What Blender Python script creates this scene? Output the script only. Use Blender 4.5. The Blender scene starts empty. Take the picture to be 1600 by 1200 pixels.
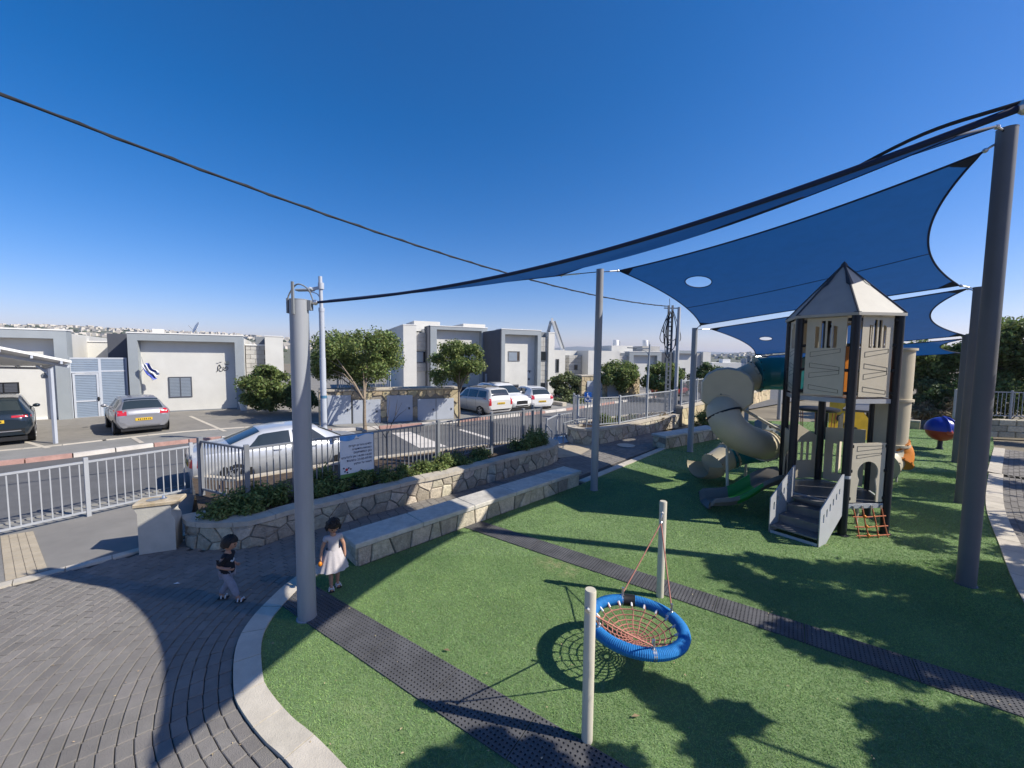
import bpy, bmesh, math, random
import numpy as np
from mathutils import Vector, Matrix
random.seed(11)
R = math.radians
S = bpy.context.scene
COL = S.collection

# ------------------------------------------------------------------ camera, sky, sun, exposure
EYE = Vector((0, 0, 3.4)); FPX = 625.0
PITCH = math.atan(43 / FPX); ROLL = -0.01
FWD = Vector((0, math.cos(PITCH), -math.sin(PITCH)))
UP0 = Vector((0, math.sin(PITCH), math.cos(PITCH)))
RT = Vector((1, 0, 0)) * math.cos(ROLL) - UP0 * math.sin(ROLL)
UP = Vector((1, 0, 0)) * math.sin(ROLL) + UP0 * math.cos(ROLL)
cd = bpy.data.cameras.new('camera'); cam = bpy.data.objects.new('camera', cd); COL.objects.link(cam)
cd.sensor_width = 36; cd.lens = FPX / 1600 * 36; cd.clip_start = .05; cd.clip_end = 20000
cam.matrix_world = Matrix((RT, UP, -FWD)).transposed().to_4x4()
cam.location = EYE
S.camera = cam
SUNV = Vector((1.14, -.26, 1.0)).normalized()
w = bpy.data.worlds.new('World'); S.world = w; w.use_nodes = True
nt = w.node_tree; nt.nodes.clear()
sky = nt.nodes.new('ShaderNodeTexSky'); sky.sky_type = 'NISHITA'; sky.sun_disc = False
sky.sun_elevation = math.asin(SUNV.z); sky.sun_rotation = math.atan2(SUNV.x, SUNV.y)
sky.altitude = 500; sky.air_density = 1.0; sky.dust_density = 0.6; sky.ozone_density = 4.0
bg = nt.nodes.new('ShaderNodeBackground'); bg.inputs[1].default_value = 0.13
wo = nt.nodes.new('ShaderNodeOutputWorld')
hsv = nt.nodes.new('ShaderNodeHueSaturation'); hsv.inputs['Saturation'].default_value = 1.40
skm = nt.nodes.new('ShaderNodeMix'); skm.data_type = 'RGBA'; skm.blend_type = 'MULTIPLY'; skm.inputs[0].default_value = 1; skm.inputs[7].default_value = (.99, .745, .85, 1)
nt.links.new(sky.outputs[0], hsv.inputs['Color']); nt.links.new(hsv.outputs[0], skm.inputs[6]); nt.links.new(skm.outputs[2], bg.inputs[0]); nt.links.new(bg.outputs[0], wo.inputs[0])
sd = bpy.data.lights.new('sun', 'SUN'); sd.energy = 5.0; sd.angle = R(.5); sd.color = (1, .94, .83)
so = bpy.data.objects.new('sun', sd); COL.objects.link(so); so.rotation_euler = SUNV.to_track_quat('Z', 'Y').to_euler(); so.location = (20, -5, 30)
S.view_settings.view_transform = 'Standard'; S.view_settings.look = 'None'
S.view_settings.exposure = 0.42; S.view_settings.gamma = 1
S.view_settings.use_curve_mapping = False
S.cycles.max_bounces = 8; S.cycles.transparent_max_bounces = 16

# ------------------------------------------------------------------ survey helpers: sight lines measured from the camera station
def ray(px, py): return FWD + RT * ((px - 800) / FPX) - UP * ((py - 600) / FPX)
def G(px, py, z=0.0):
    d = ray(px, py); return EYE + d * ((z - EYE.z) / d.z)
def AT(px, py, y):
    d = ray(px, py); return EYE + d * (y / d.y)
class Plane:
    """vertical plane through O at angle ang: s along, d into depth"""
    def __init__(s, O, ang):
        s.O = Vector((O[0], O[1], 0)); s.ang = ang
        s.u = Vector((math.cos(ang), math.sin(ang), 0)); s.n = Vector((-math.sin(ang), math.cos(ang), 0))
    def sz(s, px, py, d=0):
        r = ray(px, py); t = ((s.O + s.n * d - EYE).dot(s.n)) / r.dot(s.n); p = EYE + r * t
        return (p - s.O).dot(s.u), p.z
    def s_(s, px, py=580, d=0): return s.sz(px, py, d)[0]
    def z_(s, px, py, d=0): return s.sz(px, py, d)[1]
    def w(s, a, d, z): return s.O + s.u * a + s.n * d + Vector((0, 0, z))

# ------------------------------------------------------------------ materials
MATS = {}
def mat(name, col, rough=.65, metal=0., var=.12, scale=3., bump=0., bscale=60., col2=None, island=0., spec=.4, trans=0., coat=0., detail=5, dirt=0., stretch=None):
    if name in MATS: return MATS[name]
    m = bpy.data.materials.new(name); m.use_nodes = True; t = m.node_tree; N = t.nodes; L = t.links
    b = N['Principled BSDF']; b.inputs['Roughness'].default_value = rough; b.inputs['Metallic'].default_value = metal
    b.inputs['Specular IOR Level'].default_value = spec; b.inputs['Coat Weight'].default_value = coat
    g = N.new('ShaderNodeNewGeometry'); src = g.outputs['Position']
    if stretch:
        mp = N.new('ShaderNodeMapping'); mp.inputs['Scale'].default_value = stretch; L.new(src, mp.inputs[0]); src = mp.outputs[0]
    n = N.new('ShaderNodeTexNoise'); n.inputs['Scale'].default_value = scale; n.inputs['Detail'].default_value = detail; n.inputs['Roughness'].default_value = .65
    L.new(src, n.inputs['Vector'])
    mx = N.new('ShaderNodeMix'); mx.data_type = 'RGBA'
    c = Vector(col); lo = c * (1 - var); hi = Vector(col2) if col2 else c * (1 + var)
    mr = N.new('ShaderNodeMapRange'); mr.inputs[1].default_value = .3; mr.inputs[2].default_value = .7; L.new(n.outputs[0], mr.inputs[0])
    L.new(mr.outputs[0], mx.inputs[0]); mx.inputs[6].default_value = (*lo, 1); mx.inputs[7].default_value = (*hi, 1)
    out = mx.outputs[2]
    if dirt:
        n3 = N.new('ShaderNodeTexNoise'); n3.inputs['Scale'].default_value = scale * .23; n3.inputs['Detail'].default_value = 7; L.new(src, n3.inputs['Vector'])
        m3 = N.new('ShaderNodeMapRange'); m3.inputs[1].default_value = .48; m3.inputs[2].default_value = .75; m3.inputs[4].default_value = dirt; L.new(n3.outputs[0], m3.inputs[0])
        x3 = N.new('ShaderNodeMix'); x3.data_type = 'RGBA'; L.new(m3.outputs[0], x3.inputs[0]); L.new(out, x3.inputs[6]); x3.inputs[7].default_value = (*(c * .45), 1); out = x3.outputs[2]
    if island:
        hs = N.new('ShaderNodeHueSaturation'); oi = N.new('ShaderNodeObjectInfo')
        ad = N.new('ShaderNodeMath'); ad.operation = 'ADD'; L.new(oi.outputs['Random'], ad.inputs[0]); L.new(g.outputs['Random Per Island'], ad.inputs[1])
        fr = N.new('ShaderNodeMath'); fr.operation = 'FRACT'; L.new(ad.outputs[0], fr.inputs[0])
        r2 = N.new('ShaderNodeMapRange'); r2.inputs[3].default_value = 1 - island; r2.inputs[4].default_value = 1 + island; L.new(fr.outputs[0], r2.inputs[0])
        L.new(r2.outputs[0], hs.inputs['Value']); L.new(out, hs.inputs['Color'])
        r3 = N.new('ShaderNodeMapRange'); r3.inputs[3].default_value = .5 - island * .06; r3.inputs[4].default_value = .5 + island * .06
        f2 = N.new('ShaderNodeMath'); f2.operation = 'MULTIPLY'; f2.inputs[1].default_value = 7.31; L.new(fr.outputs[0], f2.inputs[0])
        f3 = N.new('ShaderNodeMath'); f3.operation = 'FRACT'; L.new(f2.outputs[0], f3.inputs[0]); L.new(f3.outputs[0], r3.inputs[0]); L.new(r3.outputs[0], hs.inputs['Hue'])
        out = hs.outputs[0]
    L.new(out, b.inputs['Base Color'])
    if bump:
        n2 = N.new('ShaderNodeTexNoise'); n2.inputs['Scale'].default_value = bscale; n2.inputs['Detail'].default_value = 4; L.new(src, n2.inputs['Vector'])
        bp = N.new('ShaderNodeBump'); bp.inputs['Strength'].default_value = bump; bp.inputs['Distance'].default_value = .02
        L.new(n2.outputs[0], bp.inputs['Height']); L.new(bp.outputs[0], b.inputs['Normal'])
    if trans:
        tr = N.new('ShaderNodeBsdfTranslucent'); ms = N.new('ShaderNodeMixShader'); ms.inputs[0].default_value = trans
        L.new(out, tr.inputs[0]); L.new(b.outputs[0], ms.inputs[1]); L.new(tr.outputs[0], ms.inputs[2])
        L.new(ms.outputs[0], N['Material Output'].inputs[0])
    MATS[name] = m; return m

def worn_patch(m, spots, col, strength=.6):
    """pale worn spots (x, y, radius) with ragged edges in a ground material"""
    t = m.node_tree; N = t.nodes; L = t.links; b = N['Principled BSDF']; src = b.inputs['Base Color'].links[0].from_socket; g = N.new('ShaderNodeNewGeometry')
    nz = N.new('ShaderNodeTexNoise'); nz.inputs['Scale'].default_value = 7; nz.inputs['Detail'].default_value = 6; L.new(g.outputs['Position'], nz.inputs['Vector'])
    for x, y, r in spots:
        d = N.new('ShaderNodeVectorMath'); d.operation = 'DISTANCE'; L.new(g.outputs['Position'], d.inputs[0]); d.inputs[1].default_value = (x, y, .01)
        mr = N.new('ShaderNodeMapRange'); mr.inputs[1].default_value = r; mr.inputs[2].default_value = r * .2; L.new(d.outputs['Value'], mr.inputs[0])
        k = N.new('ShaderNodeMapRange'); k.inputs[1].default_value = .42; k.inputs[2].default_value = .66; L.new(nz.outputs[0], k.inputs[0])
        mu = N.new('ShaderNodeMath'); mu.operation = 'MULTIPLY'; L.new(mr.outputs[0], mu.inputs[0]); L.new(k.outputs[0], mu.inputs[1])
        m2 = N.new('ShaderNodeMath'); m2.operation = 'MULTIPLY'; L.new(mu.outputs[0], m2.inputs[0]); m2.inputs[1].default_value = strength
        mx = N.new('ShaderNodeMix'); mx.data_type = 'RGBA'; L.new(m2.outputs[0], mx.inputs[0]); L.new(src, mx.inputs[6]); mx.inputs[7].default_value = (*col, 1); src = mx.outputs[2]
    L.new(src, b.inputs['Base Color'])
# ------------------------------------------------------------------ mesh builder
class MB:
    def __init__(s): s.v = []; s.f = []
    def add(s, vs, fs):
        n = len(s.v); s.v.extend([tuple(v) for v in vs]); s.f.extend([tuple(i + n for i in f) for f in fs]); return s
    def obox(s, o, a, b, c, ch=0.0):
        o, a, b, c = Vector(o), Vector(a), Vector(b), Vector(c)
        if ch <= 0:
            vs = [o, o + a, o + a + b, o + b, o + c, o + a + c, o + a + b + c, o + b + c]
            return s.add(vs, [(0, 3, 2, 1), (4, 5, 6, 7), (0, 1, 5, 4), (1, 2, 6, 5), (2, 3, 7, 6), (3, 0, 4, 7)])
        la, lb, lc = a.length, b.length, c.length; ch = min(ch, la * .45, lb * .45, lc * .45)
        ua, ub, uc = a / la * ch, b / lb * ch, c / lc * ch
        vs = []; idx = {}
        for i in (0, 1):
            for j in (0, 1):
                for k in (0, 1):
                    p = o + a * i + b * j + c * k
                    sa, sb, sc = ua * (1 - 2 * i), ub * (1 - 2 * j), uc * (1 - 2 * k)
                    idx[i, j, k, 0] = len(vs); vs.append(p + sb + sc)
                    idx[i, j, k, 1] = len(vs); vs.append(p + sa + sc)
                    idx[i, j, k, 2] = len(vs); vs.append(p + sa + sb)
        fs = []
        for i in (0, 1):
            fs.append([idx[i, 0, 0, 0], idx[i, 1, 0, 0], idx[i, 1, 1, 0], idx[i, 0, 1, 0]])
            fs.append([idx[0, i, 0, 1], idx[1, i, 0, 1], idx[1, i, 1, 1], idx[0, i, 1, 1]])
            fs.append([idx[0, 0, i, 2], idx[1, 0, i, 2], idx[1, 1, i, 2], idx[0, 1, i, 2]])
        for i in (0, 1):
            for j in (0, 1):
                fs.append([idx[i, j, 0, 0], idx[i, j, 1, 0], idx[i, j, 1, 1], idx[i, j, 0, 1]])
                fs.append([idx[i, 0, j, 0], idx[i, 1, j, 0], idx[i, 1, j, 2], idx[i, 0, j, 2]])
                fs.append([idx[0, i, j, 1], idx[1, i, j, 1], idx[1, i, j, 2], idx[0, i, j, 2]])
                for k in (0, 1): fs.append([idx[i, j, k, 0], idx[i, j, k, 1], idx[i, j, k, 2]])
        return s.add(vs, fs)
    def box(s, c, d, rz=0., ch=0.):
        ca, sa = math.cos(rz), math.sin(rz); u = Vector((ca, sa, 0)) * d[0]; n = Vector((-sa, ca, 0)) * d[1]; z = Vector((0, 0, d[2]))
        return s.obox(Vector(c) - u / 2 - n / 2 - z / 2, u, n, z, ch)
    def lbox(s, x0, x1, y0, y1, z0, z1, ch=0.): return s.obox((x0, y0, z0), (x1 - x0, 0, 0), (0, y1 - y0, 0), (0, 0, z1 - z0), ch)
    def beam(s, p, q, w, h, ch=0., up=(0, 0, 1)):
        p, q = Vector(p), Vector(q); a = q - p; n = a.cross(Vector(up))
        if n.length < 1e-5: n = a.cross(Vector((1, 0, 0)))
        n.normalize(); t = n.cross(a).normalized()
        return s.obox(p - n * w / 2 - t * h / 2, a, n * w, t * h, ch)
    def tube(s, pts, r, seg=8, cap=True, closed=False):
        pts = [Vector(p) for p in pts]; n = len(pts); rs = r if isinstance(r, (list, tuple)) else [r] * n
        vs = []; prev = None
        for i, p in enumerate(pts):
            if closed: t = pts[(i + 1) % n] - pts[i - 1]
            else: t = pts[min(i + 1, n - 1)] - pts[max(i - 1, 0)]
            t.normalize()
            if prev is None:
                prev = t.orthogonal().normalized()
                if abs(t.z) < .999: prev = t.cross(Vector((0, 0, 1))).normalized()
                else: prev = Vector((1, 0, 0))
            prev = (prev - t * prev.dot(t)).normalized(); b = t.cross(prev)
            for k in range(seg):
                a = 2 * math.pi * k / seg; vs.append(p + (prev * math.cos(a) + b * math.sin(a)) * rs[i])
        fs = []
        for i in range(n if closed else n - 1):
            j = (i + 1) % n
            for k in range(seg):
                l = (k + 1) % seg; fs.append((i * seg + k, i * seg + l, j * seg + l, j * seg + k))
        if cap and not closed: fs += [tuple(range(seg))[::-1], tuple((n - 1) * seg + k for k in range(seg))]
        return s.add(vs, fs)
    def lathe(s, prof, seg=16, c=(0, 0, 0), ax=(0, 0, 1)):
        ax = Vector(ax).normalized(); u = ax.orthogonal().normalized(); v = ax.cross(u); c = Vector(c)
        vs = []; fs = []
        for r, z in prof:
            for k in range(seg):
                a = 2 * math.pi * k / seg; vs.append(c + ax * z + (u * math.cos(a) + v * math.sin(a)) * r)
        for i in range(len(prof) - 1):
            for k in range(seg):
                l = (k + 1) % seg; fs.append((i * seg + k, i * seg + l, (i + 1) * seg + l, (i + 1) * seg + k))
        if prof[0][0] > 1e-4: fs.append(tuple(range(seg))[::-1])
        if prof[-1][0] > 1e-4: fs.append(tuple((len(prof) - 1) * seg + k for k in range(seg)))
        return s.add(vs, fs)
    def prism(s, poly, z0, z1):
        n = len(poly); vs = [(p[0], p[1], z0) for p in poly] + [(p[0], p[1], z1) for p in poly]
        fs = [tuple(range(n))[::-1], tuple(range(n, 2 * n))] + [(i, (i + 1) % n, n + (i + 1) % n, n + i) for i in range(n)]
        return s.add(vs, fs)
    def sheet(s, poly, z): return s.add([(p[0], p[1], z) for p in poly], [tuple(range(len(poly)))])
    def grid(s, fn, nu, nv):
        vs = [fn(i / nu, j / nv) for i in range(nu + 1) for j in range(nv + 1)]; m = nv + 1
        return s.add(vs, [(i * m + j, (i + 1) * m + j, (i + 1) * m + j + 1, i * m + j + 1) for i in range(nu) for j in range(nv)])
    def sphere(s, c, r, nu=16, nv=10):
        c = Vector(c); rr = r if isinstance(r, (tuple, list)) else (r, r, r)
        return s.grid(lambda a, b: c + Vector((rr[0] * math.cos(a * 6.28318) * math.sin(b * 3.14159), rr[1] * math.sin(a * 6.28318) * math.sin(b * 3.14159), rr[2] * math.cos(b * 3.14159))), nu, nv)
    def mesh(s, name, m, inv=None, smooth=None):
        me = bpy.data.meshes.new(name)
        vs = s.v if inv is None else [tuple(inv @ Vector(v)) for v in s.v]
        me.from_pydata(vs, [], s.f); me.update()
        if m: me.materials.append(m)
        if smooth is not None:
            me.polygons.foreach_set('use_smooth', [True] * len(me.polygons))
            if smooth < 179: me.set_sharp_from_angle(angle=R(smooth))
        return me

ROOTM = {}
def rootmat(o):
    while o.parent: o = o.parent
    return ROOTM.get(o.name, Matrix.Identity(4))
def chain(o):
    m = Matrix.Identity(4); p = o
    while p.parent: m = p.matrix_basis @ m; p = p.parent
    return rootmat(o) @ m
def tag(o, label=None, cat=None, group=None, kind=None):
    if label: o['label'] = label
    if cat: o['category'] = cat
    if group: o['group'] = group
    if kind: o['kind'] = kind
    return o
def thing(name, label, cat, loc=(0, 0, 0), rz=0., group=None):
    o = bpy.data.objects.new(name, None); COL.objects.link(o); o.empty_display_size = .2
    o.location = loc; o.rotation_euler = (0, 0, rz); ROOTM[o.name] = Matrix.Translation(Vector(loc)) @ Matrix.Rotation(rz, 4, 'Z')
    return tag(o, label, cat, group)
def part(mb, name, m, parent, world=True, smooth=None, label=None, kind=None):
    inv = chain(parent).inverted() if (world and parent) else None
    me = mb if isinstance(mb, bpy.types.Mesh) else mb.mesh(name, m, inv, smooth)
    if isinstance(mb, bpy.types.Mesh) and m and not me.materials: me.materials.append(m)
    o = bpy.data.objects.new(name, me); COL.objects.link(o); o.parent = parent
    if label: o['label'] = label
    if kind: o['kind'] = kind
    return o
def single(mb, name, m, label, cat=None, loc=(0, 0, 0), group=None, kind=None, smooth=None):
    me = mb.mesh(name, m, Matrix.Translation(-Vector(loc)), smooth) if not isinstance(mb, bpy.types.Mesh) else mb
    o = bpy.data.objects.new(name, me); COL.objects.link(o); o.location = loc; ROOTM[o.name] = Matrix.Translation(Vector(loc))
    return tag(o, label, cat, group, kind)
def structure(mb, name, m, label=None, smooth=None): return single(mb, name, m, label or name.replace('_', ' '), None, kind='structure', smooth=smooth)
def inst(me, name, parent, loc=(0, 0, 0), rz=0., sc=(1, 1, 1), world=True):
    o = bpy.data.objects.new(name, me); COL.objects.link(o); o.parent = parent
    M = Matrix.Translation(Vector(loc)) @ Matrix.Rotation(rz, 4, 'Z')
    if world and parent: M = rootmat(parent).inverted() @ M
    o.matrix_local = M @ Matrix.Diagonal((*sc, 1)); return o
def dup(root, loc, rz=None, label=None):
    r = root.copy(); COL.objects.link(r); r.location = loc
    if rz is not None: r.rotation_euler = (0, 0, rz)
    if label: r['label'] = label
    ROOTM[r.name] = Matrix.Translation(Vector(loc)) @ Matrix.Rotation(r.rotation_euler[2], 4, 'Z')
    for c in list(root.children):
        k = c.copy(); COL.objects.link(k); k.parent = r
        for g in c.children:
            h = g.copy(); COL.objects.link(h); h.parent = k
    return r
def npmesh(name, V, F, m):
    """V (n,3), F (m,k) arrays"""
    me = bpy.data.meshes.new(name); n, k = F.shape
    me.vertices.add(len(V)); me.vertices.foreach_set('co', V.astype(np.float32).ravel())
    me.loops.add(n * k); me.loops.foreach_set('vertex_index', F.astype(np.int32).ravel())
    me.polygons.add(n); me.polygons.foreach_set('loop_start', np.arange(n, dtype=np.int32) * k)
    me.update(calc_edges=True)
    if m: me.materials.append(m)
    return me
def cutplate(name, outer, holes, th, m):
    """flat plate with openings in local x (along) / z (up), thickness along y"""
    cu = bpy.data.curves.new(name, 'CURVE'); cu.dimensions = '2D'; cu.fill_mode = 'BOTH'; cu.extrude = th / 2
    for pl in [outer] + list(holes):
        sp = cu.splines.new('POLY'); sp.points.add(len(pl) - 1); sp.use_cyclic_u = True
        for i, p in enumerate(pl): sp.points[i].co = (p[0], p[1], 0, 1)
    o = bpy.data.objects.new(name, cu); me = bpy.data.meshes.new_from_object(o); me.name = name
    me.transform(Matrix.Rotation(math.pi / 2, 4, 'X')); bpy.data.objects.remove(o); bpy.data.curves.remove(cu)
    me.materials.clear(); me.materials.append(m); return me
def arch(x0, x1, z0, z1, n=8):
    r = (x1 - x0) / 2; return [(x0, z0), (x1, z0)] + [((x0 + x1) / 2 + r * math.cos(math.pi * k / n), z1 - r + r * math.sin(math.pi * k / n)) for k in range(n + 1)]
def rectp(x0, x1, z0, z1): return [(x0, z0), (x1, z0), (x1, z1), (x0, z1)]
def text_mesh(body, size, m, align='CENTER', ext=.002):
    cu = bpy.data.curves.new('lettering', 'FONT'); cu.body = body; cu.size = size; cu.align_x = align; cu.extrude = ext; cu.resolution_u = 2
    o = bpy.data.objects.new('lettering', cu); me = bpy.data.meshes.new_from_object(o); bpy.data.objects.remove(o)
    me.transform(Matrix.Rotation(math.pi / 2, 4, 'X')); me.materials.clear(); me.materials.append(m); return me
HEB = lambda t: ' '.join((w_[::-1] if any('\u0590' < c < '\u05ff' for c in w_) else w_) for w_ in reversed(t.split(' ')))
def smooth_path(pts, n=6):
    P = [Vector(p) for p in pts]; out = []
    for i in range(len(P) - 1):
        a, b, c, d = P[max(i - 1, 0)], P[i], P[i + 1], P[min(i + 2, len(P) - 1)]
        for k in range(n):
            t = k / n; out.append(.5 * ((2 * b) + (c - a) * t + (2 * a - 5 * b + 4 * c - d) * t * t + (3 * b - a - 3 * c + d) * t ** 3))
    return out + [P[-1]]
class Path:
    def __init__(s, pts):
        s.p = [Vector((p[0], p[1], 0)) for p in pts]; s.l = [0]
        for a, b in zip(s.p, s.p[1:]): s.l.append(s.l[-1] + (b - a).length)
        s.L = s.l[-1]
    def at(s, t):
        t = min(max(t, 0), s.L - 1e-6); i = 0
        while i < len(s.p) - 2 and s.l[i + 1] <= t: i += 1
        d = (s.p[i + 1] - s.p[i]).normalized(); return s.p[i] + d * (t - s.l[i]), d, Vector((d.y, -d.x, 0))   # point, along, right-hand normal
def clip(poly, nx, ny, c):
    out = []
    for i in range(len(poly)):
        a, b = poly[i], poly[(i + 1) % len(poly)]; da = nx * a[0] + ny * a[1] - c; db = nx * b[0] + ny * b[1] - c
        if da <= 0: out.append(a)
        if da * db < 0:
            t = da / (da - db); out.append((a[0] + (b[0] - a[0]) * t, a[1] + (b[1] - a[1]) * t))
    return out
def voronoi(Lx, Ly, size, rnd):
    seeds = []; nx = max(1, round(Lx / size)); ny = max(1, round(Ly / (size * .8)))
    for i in range(nx):
        for j in range(ny): seeds.append(((i + .5 + rnd.uniform(-.42, .42) + (.25 if j % 2 else -.25)) * Lx / nx, (j + .5 + rnd.uniform(-.4, .4)) * Ly / ny))
    cells = []
    for a in seeds:
        poly = [(0, 0), (Lx, 0), (Lx, Ly), (0, Ly)]
        for b in seeds:
            if b is a or abs(b[0] - a[0]) > size * 4: continue
            nx_, ny_ = b[0] - a[0], b[1] - a[1]; poly = clip(poly, nx_, ny_, (b[0] ** 2 + b[1] ** 2 - a[0] ** 2 - a[1] ** 2) / 2)
            if len(poly) < 3: break
        if len(poly) >= 3: cells.append(poly)
    return cells
def inset(poly, d):
    cx = sum(p[0] for p in poly) / len(poly); cy = sum(p[1] for p in poly) / len(poly); out = poly
    n = len(poly); area = sum(poly[i][0] * poly[(i + 1) % n][1] - poly[(i + 1) % n][0] * poly[i][1] for i in range(n))
    s = 1 if area > 0 else -1
    for i in range(n):
        a, b = poly[i], poly[(i + 1) % n]; ex, ey = b[0] - a[0], b[1] - a[1]; l = math.hypot(ex, ey)
        if l < 1e-6: continue
        nx, ny = s * ey / l, -s * ex / l; out = clip(out, nx, ny, nx * a[0] + ny * a[1] - d)
        if len(out) < 3: return None
    return out
def stones(parent, path, z0f, z1f, size, m, seed, side=1, proud=.025, joint=.011, maxn=290, skip=None):
    """irregular stones set on the face of a wall that follows path"""
    rnd = random.Random(seed); H = max(z1f(t) - z0f(t) for t in (0, path.L / 2, path.L)); cnt = 0
    for poly in voronoi(path.L, H, size, rnd):
        q = inset(poly, joint)
        if not q: continue
        q2 = inset(q, .014) or q
        if len(q2) < 3: continue
        cx = sum(p[0] for p in q) / len(q); cz = sum(p[1] for p in q) / len(q)
        if skip and skip(cx, cz): continue
        pr = proud * rnd.uniform(.6, 1.4); mb = MB()
        def W(p, d):
            b, al, n = path.at(p[0]); f = p[1] / H; return b + n * side * d + Vector((0, 0, z0f(p[0]) + f * (z1f(p[0]) - z0f(p[0]))))
        n1, n2 = len(q), len(q2); vs = [W(p, -.02) for p in q] + [W(p, pr * .55) for p in q] + [W(p, pr + rnd.uniform(-.006, .006)) for p in q2]
        c0 = W((sum(p[0] for p in q2) / n2, sum(p[1] for p in q2) / n2), pr * 1.15); vs.append(c0)
        fs = [(i, (i + 1) % n1, n1 + (i + 1) % n1, n1 + i) for i in range(n1)]
        if n1 == n2: fs += [(n1 + i, n1 + (i + 1) % n1, 2 * n1 + (i + 1) % n1, 2 * n1 + i) for i in range(n1)]
        else: fs += [tuple(range(n1, 2 * n1))]
        fs += [(2 * n1 + i, 2 * n1 + (i + 1) % n2, 2 * n1 + n2) for i in range(n2)]
        mb.add(vs, fs); part(mb, 'stone', m, parent); cnt += 1
    return cnt
def ribbon(path, t0, t1, n, d0, d1, z0f, z1f):
    """solid strip that follows path between offsets d0..d1"""
    mb = MB(); vs = []
    for i in range(n + 1):
        t = t0 + (t1 - t0) * i / n; p, a, nn = path.at(t); z0, z1 = z0f(t), z1f(t)
        vs += [p + nn * d0 + Vector((0, 0, z0)), p + nn * d1 + Vector((0, 0, z0)), p + nn * d1 + Vector((0, 0, z1)), p + nn * d0 + Vector((0, 0, z1))]
    fs = [(0, 1, 2, 3), (4 * n + 3, 4 * n + 2, 4 * n + 1, 4 * n)]
    for i in range(n):
        for k in range(4): fs.append((4 * i + k, 4 * i + (k + 1) % 4, 4 * i + 4 + (k + 1) % 4, 4 * i + 4 + k))
    return mb.add(vs, fs)
K = lambda v: (lambda t: v)
# ------------------------------------------------------------------ palette
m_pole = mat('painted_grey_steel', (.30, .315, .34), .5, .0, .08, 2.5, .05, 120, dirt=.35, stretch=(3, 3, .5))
m_poled = mat('dark_grey_steel', (.115, .12, .13), .5, .0, .06, 2.5, .05, 120, dirt=.18)  # darker grey than the other sail poles
m_fence = mat('galvanised_rail', (.35, .365, .385), .45, .0, .06, 4)
m_rail = mat('shade_toned_rail', (.19, .20, .215), .45, .0, .06, 4)  # shade on the planter railing is put into this darker grey
m_stone = mat('rough_limestone', (.46, .405, .31), .85, 0, .26, 13, .95, 38, island=.30, dirt=.45)
m_stoneY = mat('yellow_limestone', (.50, .41, .26), .85, 0, .2, 8, .5, 45, island=.2, dirt=.2)
m_mortar = mat('mortar', (.27, .24, .195), .9, 0, .2, 12, .4, 60)
m_coping = mat('coping_stone', (.47, .42, .34), .8, 0, .14, 7, .35, 70, dirt=.3)
m_slab = mat('bench_slab', (.52, .49, .43), .7, 0, .16, 9, .4, 60, dirt=.5)
m_kerb = mat('pale_kerb', (.52, .47, .39), .8, 0, .12, 5, .3, 80, island=.08, dirt=.25)
m_kerbw = mat('kerb_white_paint', (.62, .58, .53), .8, 0, .12, 5, .2, 80, dirt=.35)
m_kerbr = mat('kerb_red_paint', (.43, .26, .22), .8, 0, .2, 5, .2, 80, dirt=.35)
m_asphalt = mat('asphalt', (.125, .125, .127), .88, 0, .14, 1.3, .5, 160, dirt=.3)
m_walk = mat('sidewalk_concrete', (.24, .235, .22), .88, 0, .1, 2.0, .4, 90, dirt=.3)
m_court = mat('parking_pavers', (.23, .215, .19), .88, 0, .12, 3, .4, 60, dirt=.35)
m_nearwalk = mat('grey_pavement', (.215, .205, .19), .88, 0, .1, 2.2, .4, 110, dirt=.3)
m_tactile = mat('beige_pavement', (.40, .34, .25), .88, 0, .12, 4, .4, 80, dirt=.25)
m_paver = mat('grey_block_paver', (.20, .185, .168), .85, 0, .12, 5, .6, 90, island=.10, dirt=.3)
m_paverbed = mat('paver_joint_sand', (.07, .065, .06), .95, 0, .2, 9)
m_turf = mat('turf_base', (.17, .255, .115), .85, 0, .25, 1.1, .5, 220, col2=(.20, .29, .125), spec=.2)
m_blade = mat('turf_blade', (.255, .43, .155), .6, 0, .26, .7, island=.34, col2=(.33, .485, .175), spec=.25, trans=.35)
m_rubber = mat('black_rubber_mat', (.090, .089, .092), .7, 0, .3, 3, .3, 200, dirt=.3)
m_white = mat('white_render', (.61, .60, .56), .85, 0, .05, 1.2, .12, 150, dirt=.13)
m_whitec = mat('white_coping', (.76, .75, .72), .7, 0, .05, 2)
m_frameg = mat('grey_render', (.29, .32, .34), .85, 0, .06, 1.2, .15, 150)
m_frameg2 = mat('mid_grey_render', (.20, .215, .23), .85, 0, .06, 1.2, .15, 150)
m_darkg = mat('dark_grey_render', (.075, .082, .10), .8, 0, .08, 1.2, .15, 150)
m_clad = mat('grey_stone_cladding', (.42, .41, .385), .85, 0, .1, 5, .3, 60, island=.1)
m_louv = mat('blue_grey_louver', (.20, .25, .32), .5, .1, .06, 3)
m_shutter = mat('grey_shutter', (.24, .28, .33), .5, .1, .06, 3)
m_glass = mat('dark_glass', (.02, .025, .03), .06, 0, .1, 2, spec=.8)
m_black = mat('black_plastic', (.012, .012, .013), .5, 0, .1, 4)
m_chrome = mat('steel_bolt', (.6, .6, .6), .3, .9, .05, 4)
m_sail = mat('blue_shade_cloth', (.010, .075, .25), .8, 0, .06, 4, .1, 400, trans=.45, spec=.1)
_t = m_sail.node_tree; _tp = _t.nodes.new('ShaderNodeBsdfTransparent'); _ms = _t.nodes.new('ShaderNodeMixShader'); _ms.inputs[0].default_value = .032   # open knit of the cloth
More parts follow.
